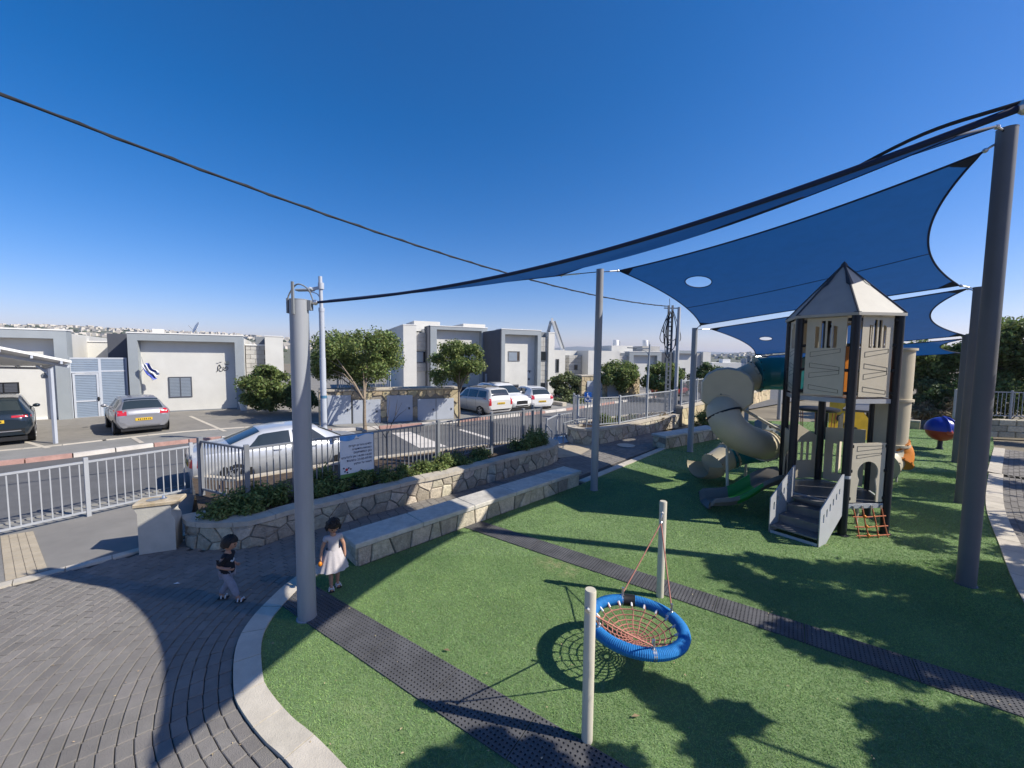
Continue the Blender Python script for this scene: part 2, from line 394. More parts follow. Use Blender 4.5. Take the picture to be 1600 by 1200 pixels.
_t.links.new(_t.nodes['Material Output'].inputs[0].links[0].from_socket, _ms.inputs[1]); _t.links.new(_tp.outputs[0], _ms.inputs[2]); _t.links.new(_ms.outputs[0], _t.nodes['Material Output'].inputs[0])
m_hem = mat('navy_hem', (.008, .02, .06), .8, 0, .1, 4)
m_cable = mat('black_cable', (.012, .014, .02), .7, 0, .1, 4)
m_post = mat('tower_post_dark', (.014, .018, .026), .35, .1, .1, 3)
m_beige = mat('beige_play_panel', (.63, .56, .43), .6, 0, .06, 4, .1, 120, dirt=.14)
m_tube = mat('beige_rotomoulded_plastic', (.50, .44, .32), .42, 0, .05, 3, .05, 200, dirt=.1)
m_teal = mat('teal_plastic', (.006, .17, .19), .3, 0, .1, 3)
m_green = mat('bright_green_plastic', (.03, .24, .04), .4, 0, .1, 3)
m_greyp = mat('grey_slide_plastic', (.17, .155, .135), .45, 0, .1, 3)
m_orange = mat('orange_plastic', (.60, .20, .015), .4, 0, .1, 3)
m_yellow = mat('yellow_plastic', (.55, .33, .02), .45, 0, .15, 3)
m_deck = mat('grey_deck', (.17, .17, .18), .35, .2, .12, 6, .1, 150)
m_steelp = mat('light_grey_stair_panel', (.40, .41, .43), .5, .0, .06, 4)
m_roofp = mat('tower_roof_panel', (.66, .63, .56), .6, 0, .06, 4, trans=.3)
m_roofd = mat('tower_roof_ridge', (.06, .065, .075), .5, 0, .1, 4)
m_groove = mat('engraved_line', (.02, .018, .015), .8, 0, .05, 4)
m_rope = mat('orange_rope', (.42, .13, .06), .8, 0, .2, 30, .3, 300)
m_roper = mat('faded_red_rope', (.40, .17, .13), .8, 0, .2, 30, .3, 300)
m_blue = mat('blue_braided_rope', (.008, .17, .46), .7, 0, .18, 30, .4, 300)
m_swpost = mat('cream_swing_post', (.54, .50, .40), .5, 0, .06, 4, dirt=.1)
m_leaf = mat('leaf_green', (.165, .225, .068), .55, 0, .3, 1.5, island=.5, col2=(.22, .28, .088), trans=.42, spec=.35)
m_leafd = mat('leaf_dark', (.075, .115, .038), .55, 0, .3, 1.5, island=.5, trans=.25, spec=.35)
m_leafo = mat('leaf_olive', (.15, .18, .075), .6, 0, .3, 1.5, island=.5, trans=.25, spec=.3)
m_dry = mat('dry_grass', (.26, .20, .11), .8, 0, .3, 3, island=.4, trans=.2)
m_bark = mat('pale_bark', (.24, .19, .14), .9, 0, .3, 12, .6, 40)
m_barkd = mat('grey_bark', (.12, .10, .085), .9, 0, .3, 12, .6, 40)
m_soil = mat('planter_soil', (.07, .05, .035), .95, 0, .3, 8, .6, 40)
m_door = mat('cabinet_grey_metal', (.42, .45, .50), .5, .0, .05, 2)

# ------------------------------------------------------------------ ground, road, pavements
ground = structure(MB().sheet([(-400, -60), (400, -60), (400, 150), (-400, 150)], -.12), 'ground', mat('dry_earth', (.20, .17, .12), .95, 0, .3, .4, .4, 20), 'dry pale earth ground around the playground and street')
road = structure(MB().sheet([(-60, -8), (-7.9, -8), (-7.9, 9.3), (-6.6, 10.2), (-5.2, 11.0), (1.6, 14.6), (9.2, 21.6), (40, 46), (80, 90), (20, 110), (-60, 60)], -.02), 'road', m_asphalt, 'grey asphalt street between the houses and the playground')
P_ = lambda *a: [G(*q) for q in a]
kerb_pts = smooth_path([(-27, 3.2, 0), (-18.5, 9.2, 0)] + [tuple(G(*q)) for q in ((0, 727), (100, 716), (200, 703), (310, 690), (500, 676), (620, 668), (700, 661))] + [(2.4, 24.4, 0), (9, 31, 0), (16, 38, 0)], 5)
KP = Path(kerb_pts)
# far sidewalk and parking court behind the red and white kerb
farside = [tuple(p) for p in kerb_pts] + [(18, 44, 0), (10, 70, 0), (-60, 70, 0), (-60, 3, 0)]
off = []
for i, t in enumerate(KP.l):
    p, a, n = KP.at(t); off.append(p - n * .16)
mbw = MB(); court_in = []
for t in KP.l:
    p, a, n = KP.at(t); court_in.append(p - n * 2.05)
def strip_between(A, B, z):
    mb = MB(); n = len(A); mb.add([(p[0], p[1], z) for p in A] + [(p[0], p[1], z) for p in B], [(i, i + 1, n + i + 1, n + i) for i in range(n - 1)]); return mb
structure(strip_between(off, court_in, .10), 'far_sidewalk', m_walk, 'grey sidewalk beyond the red and white kerb')
ci2 = [KP.at(t)[0] - KP.at(t)[2] * 2.25 for t in KP.l]
edgeo = thing('court_edging', 'pale stone edging strip between sidewalk and parking court', None); edgeo['kind'] = 'structure'
ns = 46
for i in range(ns):
    a, b = KP.L * i / ns + .01, KP.L * (i + 1) / ns - .01
    part(ribbon(KP, a, b, 2, -2.25, -2.05, K(.0), K(.115)), 'edging_stone', m_kerb, edgeo)
court = ci2 + [Vector((14, 60, 0)), Vector((-60, 60, 0)), Vector((-60, 0, 0))]
structure(strip_between(ci2, [p + Vector((-30, 34, 0)) for p in ci2], .105), 'parking_court', m_court, 'grey paved parking court in front of the white houses')
# red and white kerb, each block a piece
kerb = thing('street_kerb', 'red and white painted kerb along the far side of the street', None); kerb['kind'] = 'structure'
x = 0; k = 0
tref = [KP.l[i] for i in range(len(KP.l))]
t = 0.0
while t < KP.L - .5:
    l = .98
    col = (m_kerbw, m_kerbr)[int(t / 2.0) % 2]
    part(ribbon(KP, t + .006, min(t + l, KP.L) - .006, 1, -.16, 0, K(-.03), K(.112 + .002 * (k % 2))), 'kerb_block', col, kerb); t += l + .02; k += 1
# parking bay lines
for a, b in (((297, 650), (352, 674)), ((205, 682), (222, 692)), ((40, 690), (75, 700))):
    p, q = G(*a, .11), G(*b, .11); d = (q - p).normalized(); n = Vector((-d.y, d.x, 0)) * .07
    single(MB().sheet([p - n, q - n, q + n, p + n], .1105), 'parking_line', m_kerb, {297: 'pale parking line to the right of the grey hatchback', 205: 'short pale parking line behind the grey hatchback', 40: 'short pale parking line beside the dark car'}[a[0]], 'marking')
single(MB().sheet(P_((612, 676), (641, 674), (699, 697), (655, 699)), -.015), 'road_marking', m_kerbw, 'broad worn white stripe painted across the street', 'marking')
single(MB().sheet(P_((716, 671), (721, 670), (770, 684), (764, 686)), -.015), 'road_marking', m_kerbw, 'thin white line on the street behind the planter fence', 'marking')
single(MB().sheet(P_((852, 684), (882, 680), (888, 690), (858, 696)), -.013), 'parking_marking', mat('pale_blue_paint', (.33, .45, .56), .8, 0, .12, 5, dirt=.3), 'pale blue painted patch on the street by the gate', 'marking')
# near pavement
FA, FB = G(0, 838), G(305, 768); fd = (FB - FA).normalized(); FL = FA - fd * 5
fn = Vector((fd.y, -fd.x, 0))
nw = [FL, FB, G(293, 845), G(290, 832), G(240, 850), G(200, 862), G(75, 893), G(0, 912), G(0, 912) - (G(75, 893) - G(0, 912)).normalized() * 4]
structure(MB().sheet(nw, -.004), 'near_pavement', m_nearwalk, 'grey pavement between the fence and the block paving')
structure(MB().sheet([FL - fn * .7, FB - fn * .75, FB - fn * .0, FL], -.006), 'road_edge_strip', m_walk, 'narrow concrete strip on the street side of the fence')
single(ribbon(Path([FL - fn * .8, FB - fn * .85]), 0, 9, 6, 0, .1, K(-.03), K(.02)), 'kerb', m_walk, None, None, kind='structure')['label'] = 'low grey kerb of the near pavement'
TA = [G(0, 838), G(52, 830), G(75, 890), G(8, 908)]
tac = thing('tactile_paving', 'beige tactile paving at the left edge of the near pavement', None); tac['kind'] = 'structure'
u_ = (TA[1] - TA[0]); v_ = (TA[3] - TA[0])
nu, nv = 4, 9
for i in range(-3, nu):
    for j in range(nv):
        def q(a, b): return TA[0] * (1 - a) * (1 - b) + TA[1] * a * (1 - b) + TA[2] * a * b + TA[3] * (1 - a) * b
        e = .03; c4 = [q((i + e) / nu, (j + e) / nv), q((i + 1 - e) / nu, (j + e) / nv), q((i + 1 - e) / nu, (j + 1 - e) / nv), q((i + e) / nu, (j + 1 - e) / nv)]
        part(MB().prism([(p.x, p.y) for p in c4], -.02, .006), 'paving_tile', m_tactile if i >= 0 else m_nearwalk, tac)
PLP = Path([G(0, 912) - (G(75, 893) - G(0, 912)).normalized() * 3, G(0, 912), G(75, 893), G(200, 862), G(240, 850), G(290, 832)])
pl = thing('pavement_edging', 'pale edging stones between the near pavement and the plaza', None); pl['kind'] = 'structure'
n = int(PLP.L / .5)
for i in range(n): part(ribbon(PLP, i * PLP.L / n + .005, (i + 1) * PLP.L / n - .005, 1, 0, .16, K(-.05), K(.012)), 'edging_stone', m_kerb, pl)

# turf kerb ring: outer and inner line
outer = smooth_path([(-.6, 2.2, 0), (-1.3, 2.72, 0)] + [tuple(G(*q)) for q in ((447, 1192), (412, 1160), (377, 1113), (365, 1080), (368, 1017), (387, 977), (420, 940), (463, 903), (532, 866))], 5)
OP = Path(outer)
ring = thing('turf_kerb', 'curved ring of pale kerb stones around the artificial turf', None); ring['kind'] = 'structure'
n = int(OP.L / .52)
for i in range(n): part(ribbon(OP, i * OP.L / n + .006, (i + 1) * OP.L / n - .006, 4, 0, .255, K(-.06), K(.03)), 'kerb_stone', m_kerb, ring)
inner = [OP.at(OP.L * i / 60)[0] + OP.at(OP.L * i / 60)[2] * .25 for i in range(61)]
RK = [(60, 48), (18.97, 15.53), (14.49, 11.93), (11.21, 9.23), (9.11, 7.25), (7.21, 5.38), (5.6, 3.4), (4.7, 1.2)]
RKP = Path(smooth_path([(p[0], p[1], 0) for p in RK], 5))
turfpoly = [(p.x, p.y) for p in inner] + [(-2.6, 6.35), (-2.42, 6.2), (1.9, 10.5), (2.35, 11.0), (5.9, 15.1), (8.7, 16.8), (11.5, 22), (17.5, 21.5), (22, 18.1)] + [(p.x, p.y) for p in RKP.p if p.x < 21]
turf = structure(MB().sheet(turfpoly, .008), 'artificial_turf', m_turf, 'green artificial turf of the playground')
rkb = thing('path_kerb', 'pale kerb stones along the right edge of the turf', None); rkb['kind'] = 'structure'
i0 = next(RKP.l[i] for i, p in enumerate(RKP.p) if p.x < 21); n = int((RKP.L - i0) / .6)
for i in range(n): part(ribbon(RKP, i0 + (RKP.L - i0) * i / n + .006, i0 + (RKP.L - i0) * (i + 1) / n - .006, 2, -.28, -.0, K(-.05), K(.03)), 'kerb_stone', m_kerb, rkb)
tle = thing('turf_edging', 'pale edging stones between the turf and the paving behind the middle sail pole', None); tle['kind'] = 'structure'
TEP = Path([Vector((1.98, 10.62, 0)), Vector((2.35, 11.02, 0)), Vector((5.75, 14.75, 0))]); n = int(TEP.L / .6)
for i in range(n): part(ribbon(TEP, i * TEP.L / n + .006, (i + 1) * TEP.L / n - .006, 2, -.2, .02, K(-.05), K(.03)), 'edging_stone', m_kerb, tle)
# right hand path with paver courses
rp_in = [RKP.at(i0 + (RKP.L - i0) * i / 40) for i in range(41)]
rp = structure(strip_between([a[0] - a[2] * .28 for a in rp_in], [a[0] - a[2] * 2.3 for a in rp_in], -.012), 'side_path', m_paverbed, 'grey paved path along the right edge of the turf')
pm = MB(); nrow = int((RKP.L - i0) / .22)
for i in range(nrow):
    t = i0 + (RKP.L - i0) * i / nrow; p, a, nn = RKP.at(t); dl = (RKP.L - i0) / nrow - .008
    for j in range(18):
        o = p - nn * (.285 + j * .11); pm.obox(o + Vector((0, 0, -.05)), a * dl, -nn * .103, Vector((0, 0, .05 + .003 * ((i * 7 + j * 13) % 3))))
part(pm, 'paver_field', m_paver, rp, kind='stuff')

# plaza of grey blocks
plaza_poly = [PLP.at(PLP.L * i / 20)[0] + PLP.at(PLP.L * i / 20)[2] * .165 for i in range(21)] + [G(295, 852), G(320, 857), G(350, 857), G(400, 853), G(465, 832), G(520, 820), G(640, 786), G(707, 770), G(855, 727), Vector((2.6, 15.3, 0)), Vector((3.2, 15.5, 0)), Vector((7, 18.6, 0)), Vector((9, 17.5, 0)), Vector((8.7, 16.8, 0)), Vector((5.9, 15.15, 0)), Vector((1.95, 10.6, 0)), Vector((-2.5, 6.4, 0))] + [OP.at(OP.L * (1 - i / 30))[0] for i in range(31)] + [Vector((-7, 2.2, 0)), Vector((-11, 3.5, 0))]
plaza = structure(MB().sheet([(p[0], p[1]) for p in plaza_poly], -.022), 'plaza', m_paverbed, 'plaza of small grey paving blocks in front of the turf')
def inside(poly):
    P = np.array([(p[0], p[1]) for p in poly]); Q = np.roll(P, -1, 0)
    def f(X, Y):
        c = np.zeros(X.shape, bool)
        for (x1, y1), (x2, y2) in zip(P, Q):
            if y1 == y2: continue
            c ^= ((y1 > Y) != (y2 > Y)) & (X < (x2 - x1) * (Y - y1) / (y2 - y1) + x1)
        return c
    return f
PW, PH = .205, .120
ex = [Vector((4.5, 1.4, 0)), Vector((1.2, 1.62, 0))] + [p for p in OP.p] + [Vector((-1.9, 7.35, 0)), Vector((1.6, 10.9, 0)), Vector((6, 15.5, 0)), Vector((10, 19, 0))]
EP = Path(ex); ns = int(EP.L / .03); raw = np.array([EP.at(EP.L * k / ns)[0].xy for k in range(ns + 1)]); kk = 14
padd = np.concatenate([np.repeat(raw[:1], kk, 0), raw, np.repeat(raw[-1:], kk, 0)]); smo = np.stack([np.convolve(padd[:, q], np.ones(2 * kk + 1) / (2 * kk + 1), 'valid') for q in (0, 1)], 1)
tg = np.gradient(smo, axis=0); tg /= np.linalg.norm(tg, axis=1)[:, None]; nl = np.c_[-tg[:, 1], tg[:, 0]]
inp = inside(plaza_poly); C_ = []
for k in range(88):
    cur = raw + nl * (.006 + PH * (k + .5)); seg = np.r_[0, np.cumsum(np.linalg.norm(np.diff(cur, axis=0), axis=1))]
    s = np.arange(PW * (.5 if k % 2 else 0) + random.uniform(0, .03), seg[-1], PW); C_.append(np.c_[np.interp(s, seg, cur[:, 0]), np.interp(s, seg, cur[:, 1]), np.interp(s, seg, np.unwrap(np.arctan2(tg[:, 1], tg[:, 0])))])
cand = np.concatenate(C_); ok = inp(cand[:, 0], cand[:, 1])
for q in (0, 1.57, 3.14, 4.71): ok &= inp(cand[:, 0] + .055 * np.cos(q), cand[:, 1] + .055 * np.sin(q))
cand = cand[ok & (np.abs(cand[:, 0]) < np.maximum(cand[:, 1], .1) * 1.5)]
dist = np.hypot(cand[:, 0], cand[:, 1]); ordr = np.argsort(np.where((cand[:, 1] > 2.95) & (np.abs(cand[:, 0]) < cand[:, 1] * 1.27), dist, 1e3 + dist))
pmesh = []
for k in range(5):
    b = MB(); b.lbox(-PW / 2 + .003, PW / 2 - .003, -PH / 2 + .0035, PH / 2 - .0035, -.05, 0, .006); pmesh.append(b.mesh('paver', m_paver))
for r_, k in enumerate(ordr[:300]):
    o = inst(pmesh[k % 5], 'paver', plaza, (cand[k][0], cand[k][1], random.uniform(-.003, .003))); o.rotation_euler = (random.uniform(-.010, .010), random.uniform(-.010, .010), cand[k][2] + random.uniform(-.02, .02))
b = MB()
for k in ordr[300:]:
    z = random.uniform(-.003, .003); tz = [random.uniform(-.002, .002) for _ in range(4)]; an = cand[k][2]
    pu = Vector((math.cos(an), math.sin(an), 0)); pv = Vector((-pu.y, pu.x, 0))
    c = Vector((cand[k][0], cand[k][1], 0)); a_, b_ = pu * (PW / 2 - .003), pv * (PH / 2 - .0035); a2, b2 = pu * (PW / 2 - .008), pv * (PH / 2 - .009)
    lo = [c - a_ - b_, c + a_ - b_, c + a_ + b_, c - a_ + b_]; hi = [c - a2 - b2, c + a2 - b2, c + a2 + b2, c - a2 + b2]
    b.add([(p.x, p.y, -.022) for p in lo] + [(p.x, p.y, z - .006) for p in lo] + [(p.x, p.y, z + q) for p, q in zip(hi, tz)], [(8, 9, 10, 11)] + [(4 + i, 4 + (i + 1) % 4, 8 + (i + 1) % 4, 8 + i) for i in range(4)] + [(i, (i + 1) % 4, 4 + (i + 1) % 4, 4 + i) for i in range(4)])
part(b, 'paver_field', m_paver, plaza, kind='stuff')
single(MB().sheet(P_((838, 707), (868, 700), (912, 688), (935, 694), (905, 712), (872, 716)), .006), 'entrance_paving', m_tactile, 'beige paved patch at the gate between the two stone planters', None, kind='structure')
c = G(978, 696, .004); single(MB().lathe([(.33, 0), (.34, .012), (.30, .016), (.29, .012), (0, .012)], 24, (c.x, c.y, .004)), 'manhole_cover', m_kerb, 'round pale manhole cover in the dark paving', 'manhole cover', loc=(c.x, c.y, 0))

# rubber mats
def mat_tile_mesh(L, W, nx, ny):
    mb = MB(); cx, cy = L / nx, W / ny; r = min(cx, cy) * .27; z = .013
    for i in range(nx):
        for j in range(ny):
            x0, y0 = -L / 2 + i * cx, -W / 2 + j * cy; xm, ym = x0 + cx / 2, y0 + cy / 2
            sq = []; ci = []
            for k in range(8):
                a = k * math.pi / 4; ca, sa = math.cos(a), math.sin(a); q_ = 1 / max(abs(ca), abs(sa))
                sq.append((xm + ca * q_ * cx / 2, ym + sa * q_ * cy / 2, z)); ci.append((xm + ca * r, ym + sa * r, z))
            lo = [(p[0], p[1], .001) for p in ci]
            mb.add(sq + ci + lo, [(k, (k + 1) % 8, 8 + (k + 1) % 8, 8 + k) for k in range(8)] + [(8 + k, 8 + (k + 1) % 8, 16 + (k + 1) % 8, 16 + k) for k in range(8)] + [tuple(16 + k for k in range(8))])
    mb.add([(-L / 2, -W / 2, z), (L / 2, -W / 2, z), (L / 2, W / 2, z), (-L / 2, W / 2, z), (-L / 2, -W / 2, 0), (L / 2, -W / 2, 0), (L / 2, W / 2, 0), (-L / 2, W / 2, 0)], [(0, 1, 5, 4), (1, 2, 6, 5), (2, 3, 7, 6), (3, 0, 4, 7)])
    return mb.mesh('rubber_tile', m_rubber)
mats = []
def mat_strip(A, B, C, name_label, k0, k1, L=.985, W=.52):
    """A,B on the right edge (one tile apart or more), C a point on the other edge"""
    d = (B - A).normalized(); n = Vector((-d.y, d.x, 0)); s = 1 if (C - A).dot(n) > 0 else -1; W = abs((C - A).dot(n))
    t = thing('rubber_mat', name_label, 'mat', (A.x, A.y, .01), math.atan2(d.y, d.x), 'black rubber mat strips across the turf'); me = mat_tile_mesh(L - .01, W - .004, 22, 11)
    for k in range(k0, k1): inst(me, 'rubber_tile', t, A + d * (L * (k + .5)) + n * s * W / 2 + Vector((0, 0, .01)), math.atan2(d.y, d.x) + random.uniform(-.004, .004))
    mats.append((A, d, n * s, W, L * k0, L * k1))
mat_strip(G(620, 991.5), G(839, 1119), G(653, 1095), 'strip of black perforated rubber mat running past the front swing post', -2, 7)
mat_strip(G(1000, 919), G(1245, 1002.6), G(1150, 943), 'longer strip of black perforated rubber mat behind the swing', -4, 9)
turf_in = inside(turfpoly)
rs = np.random.RandomState(3)
def blades(n, x0, x1, y0, y1, h, wd):
    X = rs.uniform(x0, x1, n); Y = rs.uniform(y0, y1, n); k = turf_in(X, Y) & (np.abs(X) < Y * 1.34 + .3)
    for A, d, nn, W, a, b in mats:
        s = (X - A.x) * d.x + (Y - A.y) * d.y; q = (X - A.x) * nn.x + (Y - A.y) * nn.y; k &= ~((s > a) & (s < b) & (q > .0) & (q < W - .0))
    X, Y = X[k], Y[k]; n = len(X); th = rs.uniform(0, 6.28, n); hh = h * rs.uniform(.6, 1.3, n); lean = rs.normal(0, 1.1, (n, 2)) * hh[:, None]
    bx, by = np.cos(th) * wd, np.sin(th) * wd
    V = np.empty((n, 3, 3)); V[:, 0] = np.c_[X - bx, Y - by, np.full(n, .008)]; V[:, 1] = np.c_[X + bx, Y + by, np.full(n, .008)]; V[:, 2] = np.c_[X + lean[:, 0], Y + lean[:, 1], .008 + hh]
    return V.reshape(-1, 3)
Vb = np.concatenate([blades(360000, -3.3, 6, 2.7, 6.6, .013, .0033), blades(90000, 6, 9.5, 3.2, 6.6, .015, .005), blades(230000, -3, 12, 6.6, 12, .015, .006), blades(40000, 12, 16, 8, 12, .022, .008), blades(120000, 0, 22, 12, 22, .022, .011)])
o = single(npmesh('turf_blades', Vb, np.arange(len(Vb)).reshape(-1, 3), m_blade), 'turf_blades', m_blade, 'short green blades of the artificial turf', kind='stuff')
wp = [(*G(862, 880)[:2], .34), (*G(890, 893)[:2], .28), (*G(955, 985)[:2], .75), (*G(1180, 905)[:2], .5), (*G(930, 800)[:2], .6), (*G(560, 1120)[:2], .5)]
for m_ in (m_turf, m_blade): worn_patch(m_, wp[:2], (.42, .40, .22), .8); worn_patch(m_, wp[2:], (.34, .38, .20), .35)
lt_ = MB(); r6 = random.Random(12)
for k in range(150):
    px, py = r6.uniform(20, 1580), r6.uniform(790, 1195); g_ = G(px, py); s_ = r6.uniform(.006, .018); an = r6.uniform(0, 3.14); z_ = .03 if px > 480 else .008
    dx, dy = math.cos(an) * s_, math.sin(an) * s_; lt_.add([(g_.x + dx, g_.y + dy, z_), (g_.x - dy * .5, g_.y + dx * .5, z_ + .005), (g_.x - dx, g_.y - dy, z_ + .002), (g_.x + dy * .5, g_.y - dx * .5, z_ + .004)], [(0, 1, 2, 3)])
single(lt_, 'ground_litter', mat('dry_leaf_bits', (.42, .34, .20), .8, 0, .3, 30, island=.4), 'tiny scattered dry leaf bits on the turf and paving', kind='stuff')
# ------------------------------------------------------------------ stone planters, benches, fences
def stone_wall_thing(name, label, cat, path, zb, zt, cop_w, cop_h, size, seed, coplen=.7, thick=.3, stone_m=None, side=1, cop_m=None, maxn=290, group=None, overhang=.05):
    p0 = path.at(path.L / 2)[0]; t = thing(name, label, cat, (p0.x, p0.y, 0), 0, group)
    n = max(8, len(path.p)); h = lambda x: zt(x) - cop_h
    part(ribbon(path, 0, path.L, n, -thick * side, -.004 * side, zb, h), 'wall_core', m_mortar, t)
    stones(t, path, zb, h, size, stone_m or m_stone, seed, side)
    k = max(1, round(path.L / coplen)); rnd = random.Random(seed)
    for i in range(k):
        a, b = path.L * i / k + .004, path.L * (i + 1) / k - .004; e = rnd.uniform(-.008, .008)
        part(ribbon(path, a, b, max(1, int(n / k) + 1), (overhang + e) * side, (overhang - cop_w) * side, lambda x: h(x) + .001, lambda x: zt(x) + e * .4), 'coping_stone', cop_m or m_coping, t)
    return t
PB = [G(*q) for q in ((290, 852), (320, 857), (350, 857), (400, 853), (465, 832), (520, 820), (640, 786), (707, 770), (800, 743))]
pl_pts = smooth_path([G(292, 842), G(296, 853)] + PB[1:] + [G(855, 727), Vector((1.45, 12.9, 0)), Vector((1.55, 13.5, 0)), Vector((1.2, 13.95, 0))], 4)
PL1 = Path(pl_pts); ztop = lambda t: .47 + .09 * min(1, t / 8)
planter = stone_wall_thing('stone_planter', 'long curved stone planter wall with railing, between bench and street', 'planter', PL1, K(-.05), ztop,   .34, .085, .29, 5, .62, .26)
back = [Vector((.6, 14.1, 0)), Vector((-1.6, 12.8, 0)), Vector((-4.6, 10.9, 0)), Vector((-6.6, 9.2, 0)), G(305, 768) + Vector((.1, -.2, 0))]
BK = Path(back)
part(ribbon(BK, 0, BK.L, 8, 0, .2, K(-.1), K(.44)), 'back_wall', m_coping, planter)
soil_poly = [PL1.at(PL1.L * i / 50)[0] - PL1.at(PL1.L * i / 50)[2] * .2 for i in range(51)] + back
part(MB().sheet([(p.x, p.y) for p in soil_poly], .40), 'soil', m_soil, planter)
# second planter further right
PL2 = Path(smooth_path([Vector((2.75, 16.9, 0)), Vector((2.35, 16.3, 0)), G(889, 690), G(905, 694), G(940, 693), G(985, 683), G(1030, 672), Vector((8.3, 19.7, 0))], 4))
planter2 = stone_wall_thing('stone_planter', 'smaller stone planter with shrubs and pale railing behind the second sail pole', 'planter', PL2, K(-.05), K(.62), .36, .1, .38, 9, .8, .26)
b2 = [Vector((8.6, 21.2, 0)), Vector((6.4, 20.2, 0)), Vector((3.0, 17.4, 0))]
part(ribbon(Path(b2), 0, Path(b2).L, 4, 0, .2, K(-.1), K(.56)), 'back_wall', m_coping, planter2)
part(MB().sheet([((p - Vector((0, 0, 0))).x, p.y) for p in [PL2.at(PL2.L * i / 30)[0] - PL2.at(PL2.L * i / 30)[2] * .2 for i in range(31)] + b2], .52), 'soil', m_soil, planter2)
# third wall behind the tower
PL3 = Path([Vector((8.7, 20.3, 0)), Vector((12.5, 24.2, 0)), Vector((22, 34, 0))])
wall3 = stone_wall_thing('stone_wall', 'pale stone wall under the railing seen behind the play tower and tube slide', 'wall', PL3, K(-.1), K(.95), .4, .12, .5, 12, 1.2, .3, m_stoneY)
# benches
def bench(label, A, B, depth, h, seed, nsl):
    d = (B - A).normalized(); n = Vector((d.y, -d.x, 0)); A0, B0 = A - n * 0, B
    t = thing('stone_bench', label, 'bench', (A.x, A.y, 0))
    loop = Path([A - n * depth, A, B, B - n * depth]); zt = K(h - .09)
    part(MB().prism([(p.x, p.y) for p in (A - n * .01 + d * .01, B - n * .01 - d * .01, B - n * (depth - .01) - d * .01, A - n * (depth - .01) + d * .01)], -.05, h - .09), 'bench_core', m_mortar, t)
    stones(t, Path([A, B]), K(-.01), zt, .36, m_stone, seed); stones(t, Path([A - n * depth, A]), K(-.01), zt, .3, m_stone, seed + 1)
    L = (B - A).length
    for i in range(nsl):
        a, b = L * i / nsl + (.003 if i else -.05), L * (i + 1) / nsl - (.003 if i < nsl - 1 else -.05)
        part(MB().obox(A + d * a + n * .05 + Vector((0, 0, h - .088)), d * (b - a), -n * (depth + .1), Vector((0, 0, .088)), .012), 'seat_slab', m_slab, t)
    return t
bench('long low stone bench with pale slab top along the turf edge', Vector((-2.46, 6.22, 0)), Vector((1.80, 10.42, 0)), .50, .40, 21, 5)
bench('shorter pale stone bench at the turf corner below the beige tube slide', Vector((5.75, 14.75, 0)), Vector((8.75, 16.75, 0)), .55, .5, 31, 3)

def fence(name, label, path, zb, height, spacing, posts, group=None, pw=.019, postw=.07, rail=.04, mm=None, drop=.1, flat=False, posth=.06, npick=300, kindpick=True):
    mm = mm or m_fence; p0 = path.at(path.L / 2)[0]
    t = thing(name, label, 'fence', (p0.x, p0.y, 0), 0, group)
    me = MB().lbox(-pw / 2, pw / 2, -pw / 2, pw / 2, 0, height - drop - rail).mesh('picket', mm)
    pts = [Vector((*p.xy, 0)) for p in path.p]
    for i in range(len(pts) - 1):
        za, zc = zb(path.l[i]), zb(path.l[i + 1])
        part(MB().beam(pts[i] + Vector((0, 0, za + height - rail / 2)), pts[i + 1] + Vector((0, 0, zc + height - rail / 2)), rail * 1.1, rail), 'top_rail', mm, t)
        part(MB().beam(pts[i] + Vector((0, 0, za + drop)), pts[i + 1] + Vector((0, 0, zc + drop)), rail, rail * .9), 'bottom_rail', mm, t)
    n = int(path.L / spacing)
    for i in range(n):
        s = (i + .5) * path.L / n
        if min(abs(s - q) for q in posts) < postw * .8: continue
        p, a, nn = path.at(s); inst(me, 'picket', t, (p.x, p.y, zb(s) + drop), math.atan2(a.y, a.x))
    pm_ = MB().lbox(-postw / 2, postw / 2, -postw / 2, postw / 2, 0, height + posth, .004).mesh('fence_post', mm)
    for s in posts:
        p, a, nn = path.at(s); inst(pm_, 'fence_post', t, (p.x, p.y, zb(s) - .1), math.atan2(a.y, a.x), (1, 1, (height + posth + .1) / (height + posth)))
    return t
nf = Path([FA - fd * 4.2, FB]); tp = (G(152, 817) - nf.p[0]).dot(fd)
fence('street_fence', 'light grey low picket fence on the pavement at the left edge', nf, K(.0), 1.16, .132, [tp - 2.75, tp, nf.L - .05], posth=.07)
# tall railing on the first planter
f1 = Path([Vector((-6.55, 8.3, 0)), Vector((-5.12, 7.62, 0)), Vector((-4.45, 8.25, 0)), Vector((-3.42, 9.2, 0)), Vector((-1.98, 10.65, 0)), Vector((-.62, 12.15, 0)), Vector((.38, 13.1, 0)), Vector((1.0, 13.6, 0)), Vector((1.02, 13.95, 0)), Vector((.75, 14.1, 0))])
fence('planter_railing', 'tall grey picket railing standing in the long planter with sign board on it', f1, lambda t: .44 + .006 * t, 1.14, .115, [f1.l[0], f1.l[1], f1.l[3], f1.l[4], f1.l[5], f1.l[6], f1.l[7], f1.l[9]], postw=.085, mm=m_rail)
f2 = Path([Vector((2.7, 17.3, 0)), Vector((2.75, 16.5, 0)), Vector((3.3, 16.05, 0)), Vector((4.5, 16.6, 0)), Vector((7.9, 19.9, 0)), Vector((8.7, 21.0, 0))])
fence('planter_railing', 'pale picket railing on the smaller planter behind the second sail pole', f2, K(.58), 1.2, .13, [f2.l[0], f2.l[1], f2.l[3], (f2.l[3] + f2.l[4]) / 2, f2.l[4], f2.l[5]], postw=.08)
f3 = Path([Vector((8.75, 20.6, 0)), Vector((12.5, 24.45, 0)), Vector((22, 34.2, 0))])
